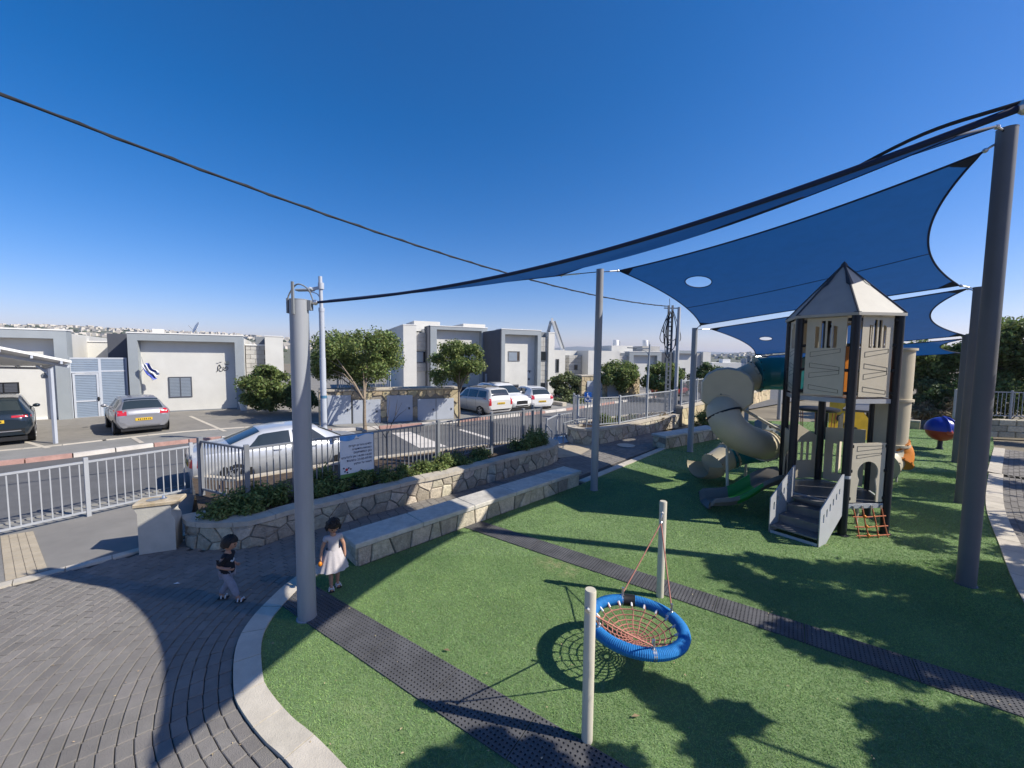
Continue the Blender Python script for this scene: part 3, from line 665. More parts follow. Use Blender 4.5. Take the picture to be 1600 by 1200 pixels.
fence('wall_railing', 'pale picket railing on the stone wall far behind the play tower', f3, K(.95), 1.3, .16, [i * 2.2 for i in range(9)], postw=.09)
# gate rails in the gap
f4 = Path([Vector((1.35, 15.3, 0)), Vector((1.9, 16.6, 0)), Vector((2.7, 17.35, 0))])
fence('gap_fence', 'low pale fence across the gap between the two planters', f4, K(0), 1.0, .12, [0, f4.l[1], f4.L], postw=.05)
def hoop(label, px0, px1, zt):
    a, b = G(*px0), G(*px1); t = thing('handrail', label, 'handrail', (a.x, a.y, 0))
    pts = [a, a + Vector((0, 0, zt - .12)), a + (b - a) * .12 + Vector((0, 0, zt)), b + (a - b) * .12 + Vector((0, 0, zt + .0)), b + Vector((0, 0, zt - .12)), b]
    part(MB().tube(smooth_path(pts, 4), .022, 8), 'rail_hoop', m_frameg2, t, smooth=60)
    for p in (a, b): part(MB().lathe([(.05, 0), (.05, .012), (.03, .018)], 10, (p.x, p.y, 0)), 'base_flange', m_frameg2, t)
hoop('grey tube handrail at the end of the long planter', (862, 706), (852, 690), .72)
hoop('grey tube handrail beside the smaller planter', (880, 700), (915, 690), .95)
# sign board on the railing
sA, sB = f1.at(f1.l[2] + .72), f1.at(f1.l[3] + .42)
def signboard():
    def hit(px):
        best = min((abs((f1.at(t)[0].x) / f1.at(t)[0].y - ray(px, 700).x / ray(px, 700).y), t) for t in [f1.L * k / 2000 for k in range(2000)])[1]
        p, d, n = f1.at(best); return p + n * .075
    a, b = hit(529), hit(581); d = b - a; L = d.length; d.normalize(); ang = math.atan2(d.y, d.x)
    zb_, zt_ = AT(529, 748, a.y).z, AT(529, 682, a.y).z; H = zt_ - zb_
    t = thing('sign_board', 'white playground rules sign with lines of text and blue and green bands', 'sign', (a.x, a.y, zb_), ang)
    f = MB()
    part(MB().lbox(0, L, -.012, .0, 0, H, .004), 'board', mat('sign_white', (.68, .70, .72), .5, 0, .03, 2), t, world=False)
    part(cutplate('green_band', rectp(0, L, 0, H * .085), [], .004, mat('sign_green', (.10, .22, .06), .5, 0, .1, 3)), 'green_band', None, t, world=False).location = (0, -.0145, 0.002)
    wave = [(0, H)] + [(L * i / 12, H * (.93 - .06 * math.sin(i / 12 * 5.5 + .3))) for i in range(13)] + [(L, H)]
    part(cutplate('blue_band', wave, [], .004, mat('sign_sky_blue', (.10, .33, .68), .5, 0, .2, 6)), 'blue_band', None, t, world=False).location = (0, -.0145, -.002)
    ink = mat('sign_ink', (.03, .04, .10), .6, 0, .1, 3)
    rows = [('\u05d9\u05dc\u05d3\u05d9\u05dd \u05d5\u05d4\u05d5\u05e8\u05d9\u05dd \u05d9\u05e7\u05e8\u05d9\u05dd', .72, .07), ('\u05d4\u05e9\u05d9\u05de\u05d5\u05e9 \u05d1\u05de\u05ea\u05e7\u05e0\u05d9\u05dd', .635, .062), ('\u05d1\u05d2\u05df \u05d4\u05de\u05e9\u05d7\u05e7\u05d9\u05dd', .55, .075), ('14:00-16:00 \u05d0\u05d9\u05df \u05dc\u05d4\u05e8\u05e2\u05d9\u05e9', .455, .072), ('23:00-07:00 \u05d5\u05d1\u05e9\u05e2\u05d5\u05ea', .37, .072), ('\u05dc\u05e9\u05de\u05d5\u05e8 \u05e2\u05dc \u05d4\u05e0\u05d9\u05e7\u05d9\u05d5\u05df', .285, .06)]
    for s_, z, sz in rows:
        me = text_mesh(HEB(s_), sz * H * 1.05, ink, 'RIGHT'); o = part(me, 'text_line', None, t, world=False); o.location = (L * .94, -.016, z * H)
    red = mat('sign_red', (.5, .04, .05), .5, 0, .1, 3); q = MB()
    part(MB().lathe([(0, 0), (.032, 0), (.032, .003), (0, .003)], 14, (L * .18, -.0125, H * .19), (0, -1, 0)), 'red_mark', red, t, world=False)
    bk = MB()
    for cx, cz in ((.1, .23), (.13, .15), (.24, .22), (.3, .19), (.2, .12)): bk.lathe([(0, 0), (.02, 0), (.02, .003), (0, .003)], 8, (L * cx, -.0125, H * cz), (0, -1, 0))
    part(bk, 'dark_marks', ink, t, world=False)
    part(MB().lbox(L * .4, L * .55, -.014, -.012, H * .89, H * .905), 'emblem_base', m_frameg2, t, world=False)
    part(cutplate('emblem', [(L * .41, H * .905), (L * .54, H * .905), (L * .50, H * .955), (L * .475, H * .985), (L * .45, H * .955)], [], .004, m_whitec), 'emblem', None, t, world=False).location = (0, -.016, 0)
signboard()
# drinking fountain
def fountain():
    c = G(253, 856); ang = R(24); t = thing('drinking_fountain', 'pale concrete drinking fountain with rusty slab top beside the planter', 'drinking fountain', (c.x, c.y, 0), ang)
    pr = [(-.30, 0), (.28, 0), (.30, .62), (.22, .78), (-.26, .78)]
    me = cutplate('pedestal', [(-.25, 0), (.25, 0), (.25, .55), (.2, .64), (.2, .8), (-.29, .8), (-.25, .7)], [], .34, mat('pale_concrete', (.48, .46, .40), .8, 0, .1, 4, .2, 60, dirt=.3))
    part(me, 'pedestal', None, t, world=False)
    part(MB().lbox(-.31, .33, -.19, .19, .802, .872, .014), 'basin_slab', mat('worn_slab', (.46, .35, .20), .85, 0, .25, 9, .4, 60, col2=(.52, .45, .34), dirt=.4), t, world=False)
    part(MB().lathe([(.05, 0), (.05, .01), (.03, .02), (.018, .06), (.0, .065)], 10, (.06, 0, .872)), 'tap_button', m_chrome, t, world=False, smooth=40)
    part(MB().lathe([(.09, .0), (.1, .004), (.08, .004)], 14, (-.08, 0, .873)), 'drain_ring', m_frameg2, t, world=False)
fountain()

# ------------------------------------------------------------------ leaves, plants, trees
def leafcloud(name, clumps, n, size, m, seed, up=.35, elong=1.9, shell=.45):
    n = int(n * 1.3); size = size * .74; r_ = np.random.RandomState(seed); C = np.array([c[0] for c in clumps], float); Rr = np.array([c[1] if hasattr(c[1], '__len__') else (c[1],) * 3 for c in clumps], float)
    w_ = Rr.prod(1) ** .7; k = r_.choice(len(C), n, p=w_ / w_.sum())
    d = r_.normal(size=(n, 3)); d /= np.linalg.norm(d, axis=1)[:, None]; rad = r_.uniform(0, 1, n) ** shell
    P = C[k] + d * rad[:, None] * Rr[k] + r_.normal(0, .16, (n, 3)) * Rr[k]
    nr = d * .6 + r_.normal(size=(n, 3)) * .6 + np.array([0, 0, up]); nr /= np.linalg.norm(nr, axis=1)[:, None]
    a = np.cross(nr, r_.normal(size=(n, 3))); a /= np.linalg.norm(a, axis=1)[:, None]; b = np.cross(nr, a)
    s = size * r_.uniform(.6, 1.3, n)[:, None]; a = a * s * elong / 2; b = b * s / 2
    V = np.empty((n, 4, 3)); V[:, 0] = P - a; V[:, 1] = P + b + nr * s * .12; V[:, 2] = P + a; V[:, 3] = P - b + nr * s * .12
    return npmesh(name, V.reshape(-1, 3), np.arange(4 * n).reshape(-1, 4), m)
def crownclumps(c, rx, rz, n, seed, rmin=.22, rmax=.42, ry=None):
    rd = random.Random(seed); out = []; n = int(n * 1.9); rmin *= .60; rmax *= .78
    while len(out) < n:
        x, y, z = rd.uniform(-1, 1), rd.uniform(-1, 1), rd.uniform(-1, 1)
        if x * x + y * y + z * z > 1 or x * x + y * y + z * z < .12: continue
        r = rx * rd.uniform(rmin, rmax); out.append(((c[0] + x * rx * .82, c[1] + y * (ry or rx) * .82, c[2] + z * rz * .82), (r, r, r * .8)))
    return out
def tree(name, label, base, th, tr, clumps, n, leaf, lm, bm, seed, group=None, cat='tree', shell=.45, elong=1.9, nlimb=9, lean=(0, 0)):
    base = Vector(base); t = thing(name, label, cat, base, 0, group); rd = random.Random(seed)
    top = Vector((lean[0], lean[1], th)); mb = MB()
    mb.tube([(0, 0, -.1), (tr * .1, 0, .05), (lean[0] * .3 + rd.uniform(-.02, .02), lean[1] * .3, th * .35), (lean[0] * .7, lean[1] * .7 + rd.uniform(-.03, .03), th * .7), top], [tr * 1.5, tr * 1.15, tr, tr * .9, tr * .8], 9)
    part(mb, 'trunk', bm, t, world=False, smooth=70)
    lb = MB(); cl = clumps[:]; rd.shuffle(cl)
    for c, r in cl[:nlimb]:
        c = Vector(c) - base; mid = top + (c - top) * .5 + Vector((rd.uniform(-.15, .15), rd.uniform(-.15, .15), .12 * (c - top).length))
        lb.tube([top - Vector((0, 0, .12)), top + (mid - top) * .5 + Vector((0, 0, .05)), mid, c], [tr * .55, tr * .42, tr * .3, tr * .1], 6)
    part(lb, 'limbs', bm, t, world=False, smooth=70)
    me = leafcloud('crown', clumps, n, leaf, lm, seed, elong=elong, shell=shell); me.transform(Matrix.Translation(-base))
    part(me, 'crown', None, t, world=False); return t
def shrub(name, label, clumps, n, leaf, lm, seed, cat='shrub', group=None, elong=1.9):
    b = Vector((sum(c[0][0] for c in clumps) / len(clumps), sum(c[0][1] for c in clumps) / len(clumps), min(c[0][2] - (c[1][2] if hasattr(c[1], '__len__') else c[1]) for c in clumps)))
    t = thing(name, label, cat, b, 0, group); rd = random.Random(seed); mb = MB()
    for c, r in clumps[:14]: mb.tube([Vector((rd.uniform(-.1, .1), rd.uniform(-.1, .1), -.02)), (Vector(c) - b) * .6, Vector(c) - b], [.022, .016, .008], 5)
    part(mb, 'stems', m_barkd, t, world=False)
    me = leafcloud('foliage', clumps, n, leaf, lm, seed, elong=elong); me.transform(Matrix.Translation(-b)); part(me, 'foliage', None, t, world=False); return t
# planter shrubs
def along(path, t, off, z): p, a, n = path.at(t); return p - n * off + Vector((0, 0, z))
rd = random.Random(4)
def plantrow(label, t0, t1, n, hmax, seed, m=m_leaf, offr=(.35, .9), nn=1500, leaf=.045, z0=.42):
    cl = []; r2 = random.Random(seed)
    for i in range(n):
        p = along(PL1, t0 + (t1 - t0) * (i + .5) / n + r2.uniform(-.1, .1), r2.uniform(*offr), 0); h = hmax * r2.uniform(.4, 1); cl.append(((p.x, p.y, z0 + h * .5), (.2, .2, h * .55)))
    shrub('planter_shrub', label, cl, nn, leaf, m, seed, group='shrubs growing in the long planter', elong=2.6)
plantrow('leafy shrub at the left corner of the long planter below the silver car', .15, 2.1, 18, .46, 1, nn=3600, offr=(.2, 1.0))
plantrow('dark bushy shrub in the long planter just left of the front sail pole', 1.9, 3.3, 16, .55, 2, nn=3400, offr=(.3, 1.2))
plantrow('shrub in the long planter just right of the front sail pole', 3.2, 4.5, 10, .36, 3, nn=2200)
plantrow('low shrub in the planter below the sign board', 4.4, 5.8, 10, .34, 4, nn=2200)
plantrow('green shrub in the sunlit middle of the long planter', 5.8, 7.6, 14, .40, 5, nn=3000)
plantrow('taller shrub near the far end of the long planter', 8.6, 10.4, 14, .66, 6, nn=3000, offr=(.3, .9))
# shrubs in second planter
def blob(px, py, y, rx, rz, n, seed): c = AT(px, py, y); return crownclumps(c, rx, rz, n, seed, .3, .5)
shrub('planter_shrub', 'bright green shrub in the smaller planter just right of the second sail pole', blob(956, 662, 17.3, .75, .42, 12, 1), 3200, .06, m_leaf, 21, group='shrubs in the smaller planter')
shrub('planter_shrub', 'grey green shrub in the middle of the smaller planter', blob(990, 660, 18.3, .55, .4, 9, 2), 2000, .05, m_leafo, 22, group='shrubs in the smaller planter')
shrub('planter_shrub', 'dry brownish shrub at the right end of the smaller planter', blob(1022, 655, 19.4, .75, .45, 10, 3), 2000, .05, m_dry, 23, group='shrubs in the smaller planter')
shrub('shrub', 'green shrub between the third sail pole and the beige tube slide', blob(1100, 656, 19.2, .6, .5, 10, 5), 2600, .06, m_leaf, 25)
# ------------------------------------------------------------------ shade sails and their poles
POLES = {}
def sailpole(key, base, h, r, label, lean=(0, 0), cap=False):
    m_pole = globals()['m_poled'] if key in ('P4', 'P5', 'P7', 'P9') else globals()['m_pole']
    b = Vector((base[0], base[1], 0)); t = thing('sail_pole', label, 'pole', b, 0, 'grey steel poles that carry the blue shade sails')
    top = Vector((lean[0], lean[1], h)); POLES[key] = b + top
    part(MB().tube([(0, 0, -.1), top], [r, r * .97], 28), 'pole', m_pole, t, world=False, smooth=60)
    part(MB().lathe([(r * 1.16, 0), (r * 1.16, .012), (r * 1.02, .02)], 24, (0, 0, .005)), 'base_flange', m_pole, t, world=False, smooth=40)
    if cap: return t
    part(MB().lathe([(r * .99, 0), (r * 1.0, .008), (0, .012)], 24, top), 'end_cap', m_pole, t, world=False, smooth=40)
    return t
def px_r(wpx, y): return wpx / 2 / FPX * y
p1 = sailpole('P1', G(480, 966), 4.06, .110, 'thick grey front left sail pole standing by the kerb in front of the planter', cap=False)
br = MB(); z = 4.06
pts = [(-.135, 0, z - .12), (-.135, 0, z + .02), (-.06, -.02, z + .14), (.02, -.03, z + .19), (.12, .0, z + .13), (.16, .04, z - .02)]
br.tube(smooth_path(pts, 4), .009, 6); part(br, 'lifting_hoop', m_frameg2, p1, world=False)
part(MB().lbox(-.14, -.115, -.03, .03, z - .16, z + .02).lbox(-.012, .012, -.15, -.12, z - .18, z + .2).lbox(.11, .15, -.02, .05, z - .12, z + .0), 'bracket', m_frameg2, p1, world=False)
sailpole('P2', G(928, 766), 5.56, .093, 'grey sail pole in the middle that meets the second sail at the turf edge', (.02, 0))
sailpole('P3', G(1078, 706), 4.47, .10, 'grey sail pole behind the beige tube slide elbow')
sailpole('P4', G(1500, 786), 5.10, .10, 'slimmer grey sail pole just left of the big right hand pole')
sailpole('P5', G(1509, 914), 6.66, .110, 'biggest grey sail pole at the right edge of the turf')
sailpole('P6', (11.05, 18.7), 3.55, .095, 'far grey sail pole seen under the tube slide left of the tower')
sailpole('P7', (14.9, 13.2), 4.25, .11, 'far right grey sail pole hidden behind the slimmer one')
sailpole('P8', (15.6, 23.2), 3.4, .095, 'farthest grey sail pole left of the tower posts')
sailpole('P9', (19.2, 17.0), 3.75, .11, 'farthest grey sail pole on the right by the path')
sailpole('P0', (3.3, 1.3), 4.75, .14, 'grey sail pole at the near right corner outside the frame')

def sail(label, corners, attach, sag, hole=None, seam=None, zsag=0., wrinkle=0.):
    """corners a,b,c,d in order; edge curves bow inward; hole (u,v,ru,rv)"""
    a, b, c, d = [Vector(p) for p in corners]; ce = (a + b + c + d) / 4
    def edge(p, q, t, s):
        m = p.lerp(q, t); mid = (p + q) / 2; inn = (ce - mid); h = (q - p); h.z = 0; inn.z = 0; inn = inn - h * (inn.dot(h) / h.length_squared); inn.normalize()
        s, dz = s if hasattr(s, '__len__') else (s, 0); k = 4 * t * (1 - t)
        return m + inn * (s * (q - p).length * k) + Vector((0, 0, dz * k))
    sg = sag if hasattr(sag, '__len__') else (sag,) * 4
    def S_(u, v):
        e0, e1 = edge(a, b, u, sg[0]), edge(d, c, u, sg[2]); f0, f1 = edge(a, d, v, sg[3]), edge(b, c, v, sg[1])
        p = e0 * (1 - v) + e1 * v + f0 * (1 - u) + f1 * u - (a * (1 - u) * (1 - v) + b * u * (1 - v) + c * u * v + d * (1 - u) * v)
        return p + Vector((0, 0, -zsag * 16 * u * (1 - u) * v * (1 - v)))
    t = thing('shade_sail', label, 'shade sail', (ce.x, ce.y, 0), 0, 'blue shade sails stretched over the playground')
    if hole:
        if hole[0] == 'sun':      # opening that lets the sun through onto the kerb at this spot
            def miss(u, v): p = S_(u, v); return (p.x - 1.14 * p.z - hole[1]) ** 2 + (p.y + .26 * p.z - hole[2]) ** 2
            best = min((miss(i / 80, j / 80), i / 80, j / 80) for i in range(8, 73) for j in range(8, 73)); hole = (best[1], best[2], hole[3], hole[4])
        hu, hv, ru, rv = hole; n, m = 96, 20; mb = MB(); vs = []
        for k in range(n):
            an = 2 * math.pi * k / n; cu, cv = math.cos(an), math.sin(an)
            h = (hu + ru * cu, hv + rv * cv); dx, dy = cu * ru, cv * rv
            ts = min(((1 - hu) / dx if dx > 0 else -hu / dx) if abs(dx) > 1e-6 else 1e9, ((1 - hv) / dy if dy > 0 else -hv / dy) if abs(dy) > 1e-6 else 1e9)
            for j in range(m + 1): f = 1 + (ts - 1) * j / m; vs.append(S_(hu + dx * f, hv + dy * f))
        # corner points snapped
        for cu, cv in ((0, 0), (1, 0), (1, 1), (0, 1)):
            q = S_(cu, cv); k = min(range(n), key=lambda k: (vs[k * (m + 1) + m] - q).length); vs[k * (m + 1) + m] = q
        mb.add(vs, [(k * (m + 1) + j, ((k + 1) % n) * (m + 1) + j, ((k + 1) % n) * (m + 1) + j + 1, k * (m + 1) + j + 1) for k in range(n) for j in range(m)])
        cl = part(mb, 'cloth', m_sail, t, smooth=180)
        part(MB().tube([S_(hu + ru * math.cos(6.2832 * k / 40), hv + rv * math.sin(6.2832 * k / 40)) for k in range(40)], .012, 6, closed=True), 'hole_rim', m_hem, cl, smooth=180)
    else: cl = part(MB().grid(S_, 36, 36), 'cloth', m_sail, t, smooth=180)
    hm = MB(); N_ = 40
    loop = [S_(i / N_, 0) for i in range(N_)] + [S_(1, i / N_) for i in range(N_)] + [S_(1 - i / N_, 1) for i in range(N_)] + [S_(0, 1 - i / N_) for i in range(N_)]
    hm.tube(loop, .017, 6, closed=True); part(hm, 'hem', m_hem, cl, smooth=180)
    for sv in (seam or []):
        part(MB().tube([S_(i / 30, sv) - Vector((0, 0, .006)) for i in range(31)], .009, 5), 'seam', m_hem, cl, smooth=180)
    for i, (cu, cv) in enumerate(((0, 0), (1, 0), (1, 1), (0, 1))):
        su, sv_ = 1 - 2 * cu, 1 - 2 * cv; r = .055; mb = MB(); n = 8
        vs = [S_(cu, cv)]
        for k in range(n + 1):
            an = math.pi / 2 * k / n; q = r * (1 - .25 * math.sin(2 * an)); vs.append(S_(cu + su * q * math.cos(an), cv + sv_ * q * math.sin(an)))
        for dz in (.008, -.008): mb.add([p + Vector((0, 0, dz)) for p in vs], [(0, k, k + 1) for k in range(1, n + 1)])
        part(mb, 'corner_patch', m_hem, cl)
        if attach[i] is not None:
            p, q = S_(cu, cv), Vector(attach[i]); cb = part(MB().tube([p, q], .011, 6), 'corner_cable', m_cable, t)
            dd = (q - p); 
            if dd.length > .1: part(MB().sphere(p + dd.normalized() * .03, .035, 8, 6).tube([p, p + dd * .5], .018, 6), 'shackle', m_chrome, cb)
    return S_
Z = Vector((0, 0, 1))
S1HOLE = ('sun', -3.04, 5.62, .07, .055)
c_p1 = POLES['P1'] + Vector((.22, .02, -.02)); c_p2 = Vector((1.2, 10.35, 5.47))
c_p0 = Vector((2.235, 1.86, 4.52)); c_p5 = POLES['P5'] + Vector((-.30, -.12, -.03))
S1C = [c_p1, c_p0, c_p5, c_p2]
S1 = sail('long dark blue sail seen edge on, from front left pole to the top right', S1C, [POLES['P1'] - Z * .05, POLES['P0'] - Z * .02, POLES['P5'] - Z * .05, POLES['P2'] - Z * .05], ((.085, -.06), (.045, 0), (.01, 0), (.0, 0)), hole=S1HOLE, seam=[.6], zsag=.18)
d_p2 = AT(967, 423, 10.25); d_p5 = AT(1535, 238, 6.0); d_p4 = AT(1499, 446, 9.5); d_p3 = AT(1095, 508, 14.3)
sail('big blue sail with an oval hole above the play tower roof', [d_p2, d_p5, d_p4, d_p3], [POLES['P2'] - Z * .06, POLES['P5'] - Z * .1, POLES['P4'] - Z * .05, POLES['P3'] - Z * .05], (.085, .10, .03, .06), hole=(.19, .30, .055, .075), seam=[.62], zsag=.05)
e_p3 = AT(1110, 514, 14.6); e_p4 = AT(1512, 451, 9.9); e_p7 = AT(1508, 524, 13.2); e_p6 = AT(1180, 555, 18.6)
sail('middle blue sail behind the tower with a small oval hole', [e_p3, e_p4, e_p7, e_p6], [POLES['P3'] - Z * .06, POLES['P4'] - Z * .1, POLES['P7'] - Z * .05, POLES['P6'] - Z * .05], (.012, .14, .012, .07), hole=(.16, .42, .04, .06), zsag=.05)
g_p6 = AT(1190, 557, 18.9); g_p7 = AT(1510, 529, 13.5); g_p9 = AT(1502, 552, 16.9); g_p8 = AT(1236, 566, 23.0)
sail('farthest blue sail low behind the tower and beige column', [g_p6, g_p7, g_p9, g_p8], [POLES['P6'] - Z * .06, POLES['P7'] - Z * .1, POLES['P9'] - Z * .05, POLES['P8'] - Z * .05], (.02, .12, .02, .07))
# cables near the top right pole
cb = MB(); a = c_p0 + Vector((.02, .0, .02))
single(cb.tube(smooth_path([S1(.9, .01) + Z * .0, S1(.95, .0) + Z * .05, a + Z * .01, a + Vector((.6, -.3, .12)), POLES['P0']], 6), .009, 6), 'sail_cable', m_cable, 'slack black cable looping above the top right end of the long sail', 'cable', loc=tuple(c_p0))

# ------------------------------------------------------------------ basket swing
def basket():
    pf, pb = G(917, 1158), G(1031, 933); ax = (pb - pf).normalized(); side = Vector((ax.y, -ax.x, 0))
    c = G(994, 975, .44); c = Vector((c.x, c.y, .44)); t = thing('nest_swing', 'blue rimmed basket swing with red net hung between two cream posts', 'swing', ((pf + pb) / 2)[:])
    tops = []
    for p, wz in ((pf, 1.40), (pb, 1.40)):
        lean = (-ax if p is pf else ax) * .0; q = p + Z * wz + lean; tops.append(q)
        po = part(MB().tube([p - Z * .1, q - Z * .012, q], [.05, .05, .045], 18), 'post', m_swpost, t, smooth=50)
        d = (ax if p is pf else -ax); e = q - Z * .16
        part(MB().lathe([(.02, -.055), (.02, .055)], 10, e, ax).lathe([(.028, .052), (.02, .068)], 8, e, ax).lathe([(.02, -.068), (.028, -.052)], 8, e, ax), 'eye_bolt', m_chrome, po, smooth=40)
        part(MB().tube([e + d * .06, e + d * .085 - Z * .05, e + d * .09 - Z * .11], .012, 6).sphere(e + d * .09 - Z * .12, .022, 8, 6), 'chain', m_chrome, po)
    tilt = Matrix.Rotation(R(-4), 3, side)
    R0, r0 = .495, .062; mb = MB(); nu, nv = 640, 12
    def tor(u, v):
        a, b = 2 * math.pi * u, 2 * math.pi * v; rr = r0 * (1 + .055 * math.cos(a * 160)); 
        return c + tilt @ Vector(((R0 + rr * math.cos(b)) * math.cos(a), (R0 + rr * math.cos(b)) * math.sin(a), rr * math.sin(b)))
    part(mb.grid(tor, nu, nv), 'rim', m_blue, t, smooth=180)
    a0 = math.atan2(ax.y, ax.x)
    bl = MB(); bl.tube([c + tilt @ Vector((R0 * math.cos(a0 + .32 + k * .05), R0 * math.sin(a0 + .32 + k * .05), 0)) for k in range(7)], .068, 12); part(bl, 'rim_join', m_black, t, smooth=60)
    def ringp(f, a, dz=0): 
        q = R0 - r0; z = -.17 * (1 - f * f); return c + tilt @ Vector((q * f * math.cos(a), q * f * math.sin(a), z + dz))
    nr = 18
    for k in range(nr):
        a = 2 * math.pi * k / nr; part(MB().tube([ringp(f, a + .04 * math.sin(f * 9 + k)) for f in (.07, .2, .4, .6, .8, .93, 1.02)], .007, 6), 'net_rope', m_roper, t, smooth=60)
        part(MB().tube([ringp(.93, a), ringp(1.03, a)], .013, 6), 'rope_ferrule', m_whitec, t)
    for f in (.1, .18, .27, .37, .48, .6, .73, .86):
        pts = []
        for k in range(nr):
            a = 2 * math.pi * k / nr; pts.append(ringp(f, a)); pts.append(ringp(f, a + math.pi / nr) + (c - ringp(f, a + math.pi / nr)) * .03)
        part(MB().tube(pts, .007, 6, closed=True), 'net_ring', m_roper, t, smooth=60)
    for p, sgn in ((tops[0], -1), (tops[1], 1)):
        e = p - Z * .28 - ax * sgn * .09
        for da in (-.62, .62):
            a = a0 + (math.pi if sgn < 0 else 0) + da; q = c + tilt @ Vector((R0 * math.cos(a), R0 * math.sin(a), r0))
            part(MB().tube([e, e.lerp(q, .5), q + Z * .02], .0085, 6), 'hanger_rope', m_roper, t, smooth=60)
            part(MB().tube([q + Z * .09, q - Z * .01], .015, 8).lathe([(r0 + .004, -.02), (r0 + .004, .02)], 12, q - Z * r0, Vector((-math.sin(a), math.cos(a), 0))), 'rope_clamp', m_chrome, t, smooth=40)
basket()

# ------------------------------------------------------------------ play tower
def tower():
    V = dict(a=Vector((6.27, 9.10, 0)), b=Vector((5.90, 8.28, 0)), c=Vector((6.43, 7.55, 0)), d=Vector((7.33, 7.64, 0)), e=Vector((7.70, 8.46, 0)), f=Vector((7.17, 9.19, 0)))
    ctr = Vector((6.80, 8.37, 0)); t = thing('play_tower', 'hexagonal play tower with pointed roof, stairs, tube slides and climbing net', 'play tower', ctr[:])
    H0, H1, HE = .62, 2.66, 4.30; keys = 'abcdef'
    for k in keys:
        po = part(MB().tube([V[k] - Z * .1, V[k] + Z * HE], .073, 16), 'post', m_post, t, smooth=60)
        part(MB().lathe([(.11, 0), (.11, .01), (.078, .02)], 14, V[k] + Z * .008), 'foot', m_post, po)
        if k == 'c': part(MB().lathe([(.0745, -.03), (.0765, 0), (.0745, .03)], 16, V[k] + Z * 1.16), 'size_ring', m_steelp, po)
    hexi = [(ctr + (V[k] - ctr) * .93) for k in keys]
    for z in (H0, H1):
        part(MB().prism([(p.x, p.y) for p in hexi], z - .05, z), 'deck', m_deck, t)
        rim = MB()
        for i in range(6):
            p, q = V[keys[i]], V[keys[(i + 1) % 6]]; u = (q - p).normalized(); rim.beam(p + u * .08 + Z * (z - .045), q - u * .08 + Z * (z - .045), .03, .085)
        part(rim, 'deck_edge', m_steelp, t)
    # roof
    ap = ctr + Z * 5.36; ev = [ctr + (V[k] - ctr) * 1.10 + Z * (HE - .02) for k in keys]
    for i in range(6):
        p, q = ev[i], ev[(i + 1) % 6]; n = (q - p).cross(ap - p).normalized(); n = n if n.z > 0 else -n
        part(MB().add([p, q, ap, p - n * .018, q - n * .018, ap - n * .018], [(0, 1, 2), (3, 5, 4), (0, 3, 4, 1), (1, 4, 5, 2), (2, 5, 3, 0)]), 'roof_panel', m_roofp, t)
        part(MB().tube([p + Z * .006, ap + Z * .0], [.018, .022], 6), 'roof_ridge', m_roofd, t)
        part(MB().beam(p - Z * .02, q - Z * .02, .025, .055), 'eave_trim', m_roofp, t)
        # ridge wings (dark leaves of the cap)
        w1, w2 = ap.lerp(p, .42).lerp(ap.lerp(q, .42), .16), ap.lerp(p, .42).lerp(ap.lerp(ev[i - 1], .42), .16)
        part(MB().add([ap + Z * .02, ap.lerp(p, .5) + n * .012, w1 + n * .012, w2 + n * .012], [(0, 1, 2), (0, 3, 1)]), 'cap_leaf', m_roofd, t)
    part(MB().lathe([(.07, -.06), (.05, 0), (.0, .06)], 12, ap), 'finial', m_roofd, t)
    # panels
    def place(me, name, p, q, z, off=0., parent=t, m=None, x0=0.):
        u = (q - p).normalized(); n = Vector((u.y, -u.x, 0)); o = part(me, name, m, parent, world=False)
        M = Matrix.Translation(p + u * x0 + n * off + Z * z) @ Matrix.Rotation(math.atan2(u.y, u.x), 4, 'Z'); o.matrix_local = chain(parent).inverted() @ M; return o
    L = (V['c'] - V['b']).length; W = L - .26; HP = 1.52
    def slits(w, z0, z1):
        hs = []; n = 4; c_ = w / 2; tw = w * .60; g = tw / n
        for i in range(n):
            x0 = c_ - tw / 2 + i * g + g * .16; x1 = c_ - tw / 2 + (i + 1) * g - g * .16; xm = (x0 + x1) / 2 - c_; top = z0 + (z1 - z0) * math.sqrt(max(.25, 1 - (xm / (tw * .62)) ** 2))
            hs.append([(x0, z0), (x1, z0), (x1, top - .01 * abs(i - 1)), (x0, top - .0)])
        return hs
    def planks(w, rows):
        out = []
        for i, (z, s) in enumerate(rows):
            x0, x1 = w * .12, w * .88; o = [(x0, z), (x1, z + s * .09), (x1, z + s * .09 + .075), (x0, z + .10)] if s > 0 else [(x0, z), (x1, z + s * .05), (x1, z + s * .05 + .07), (x0, z + .095)]
            out.append((o, inset(o, .0055)))
        return out
    def upper(p, q, hole=None):
        u = (q - p).normalized(); w = (q - p).length - .26
        pan = cutplate('upper_panel', [(0, 0), (w, 0), (w, HP), (0, HP)], hole or slits(w, .93, 1.47), .022, m_beige)
        o = place(pan, 'upper_panel', p, q, H1 + .04, .0, x0=.13)
        if hole: return
        for oo, ii in planks(w, ((.10, -1), (.33, 1), (.54, -1), (.75, 1))):
            g = cutplate('plank_outline', oo, [ii], .004, m_groove); place(g, 'plank_outline', p, q, H1 + .04, .0125, parent=o, x0=.13)
        cl = MB()
        for zc in (.06, .5, .98, 1.46):
            for xx in (.085, w + .175): cl.lathe([(.035, -.03), (.04, 0), (.035, .03)], 8, p + u * xx + Z * (H1 + .04 + zc))
        part(cl, 'panel_clamps', m_black, o)
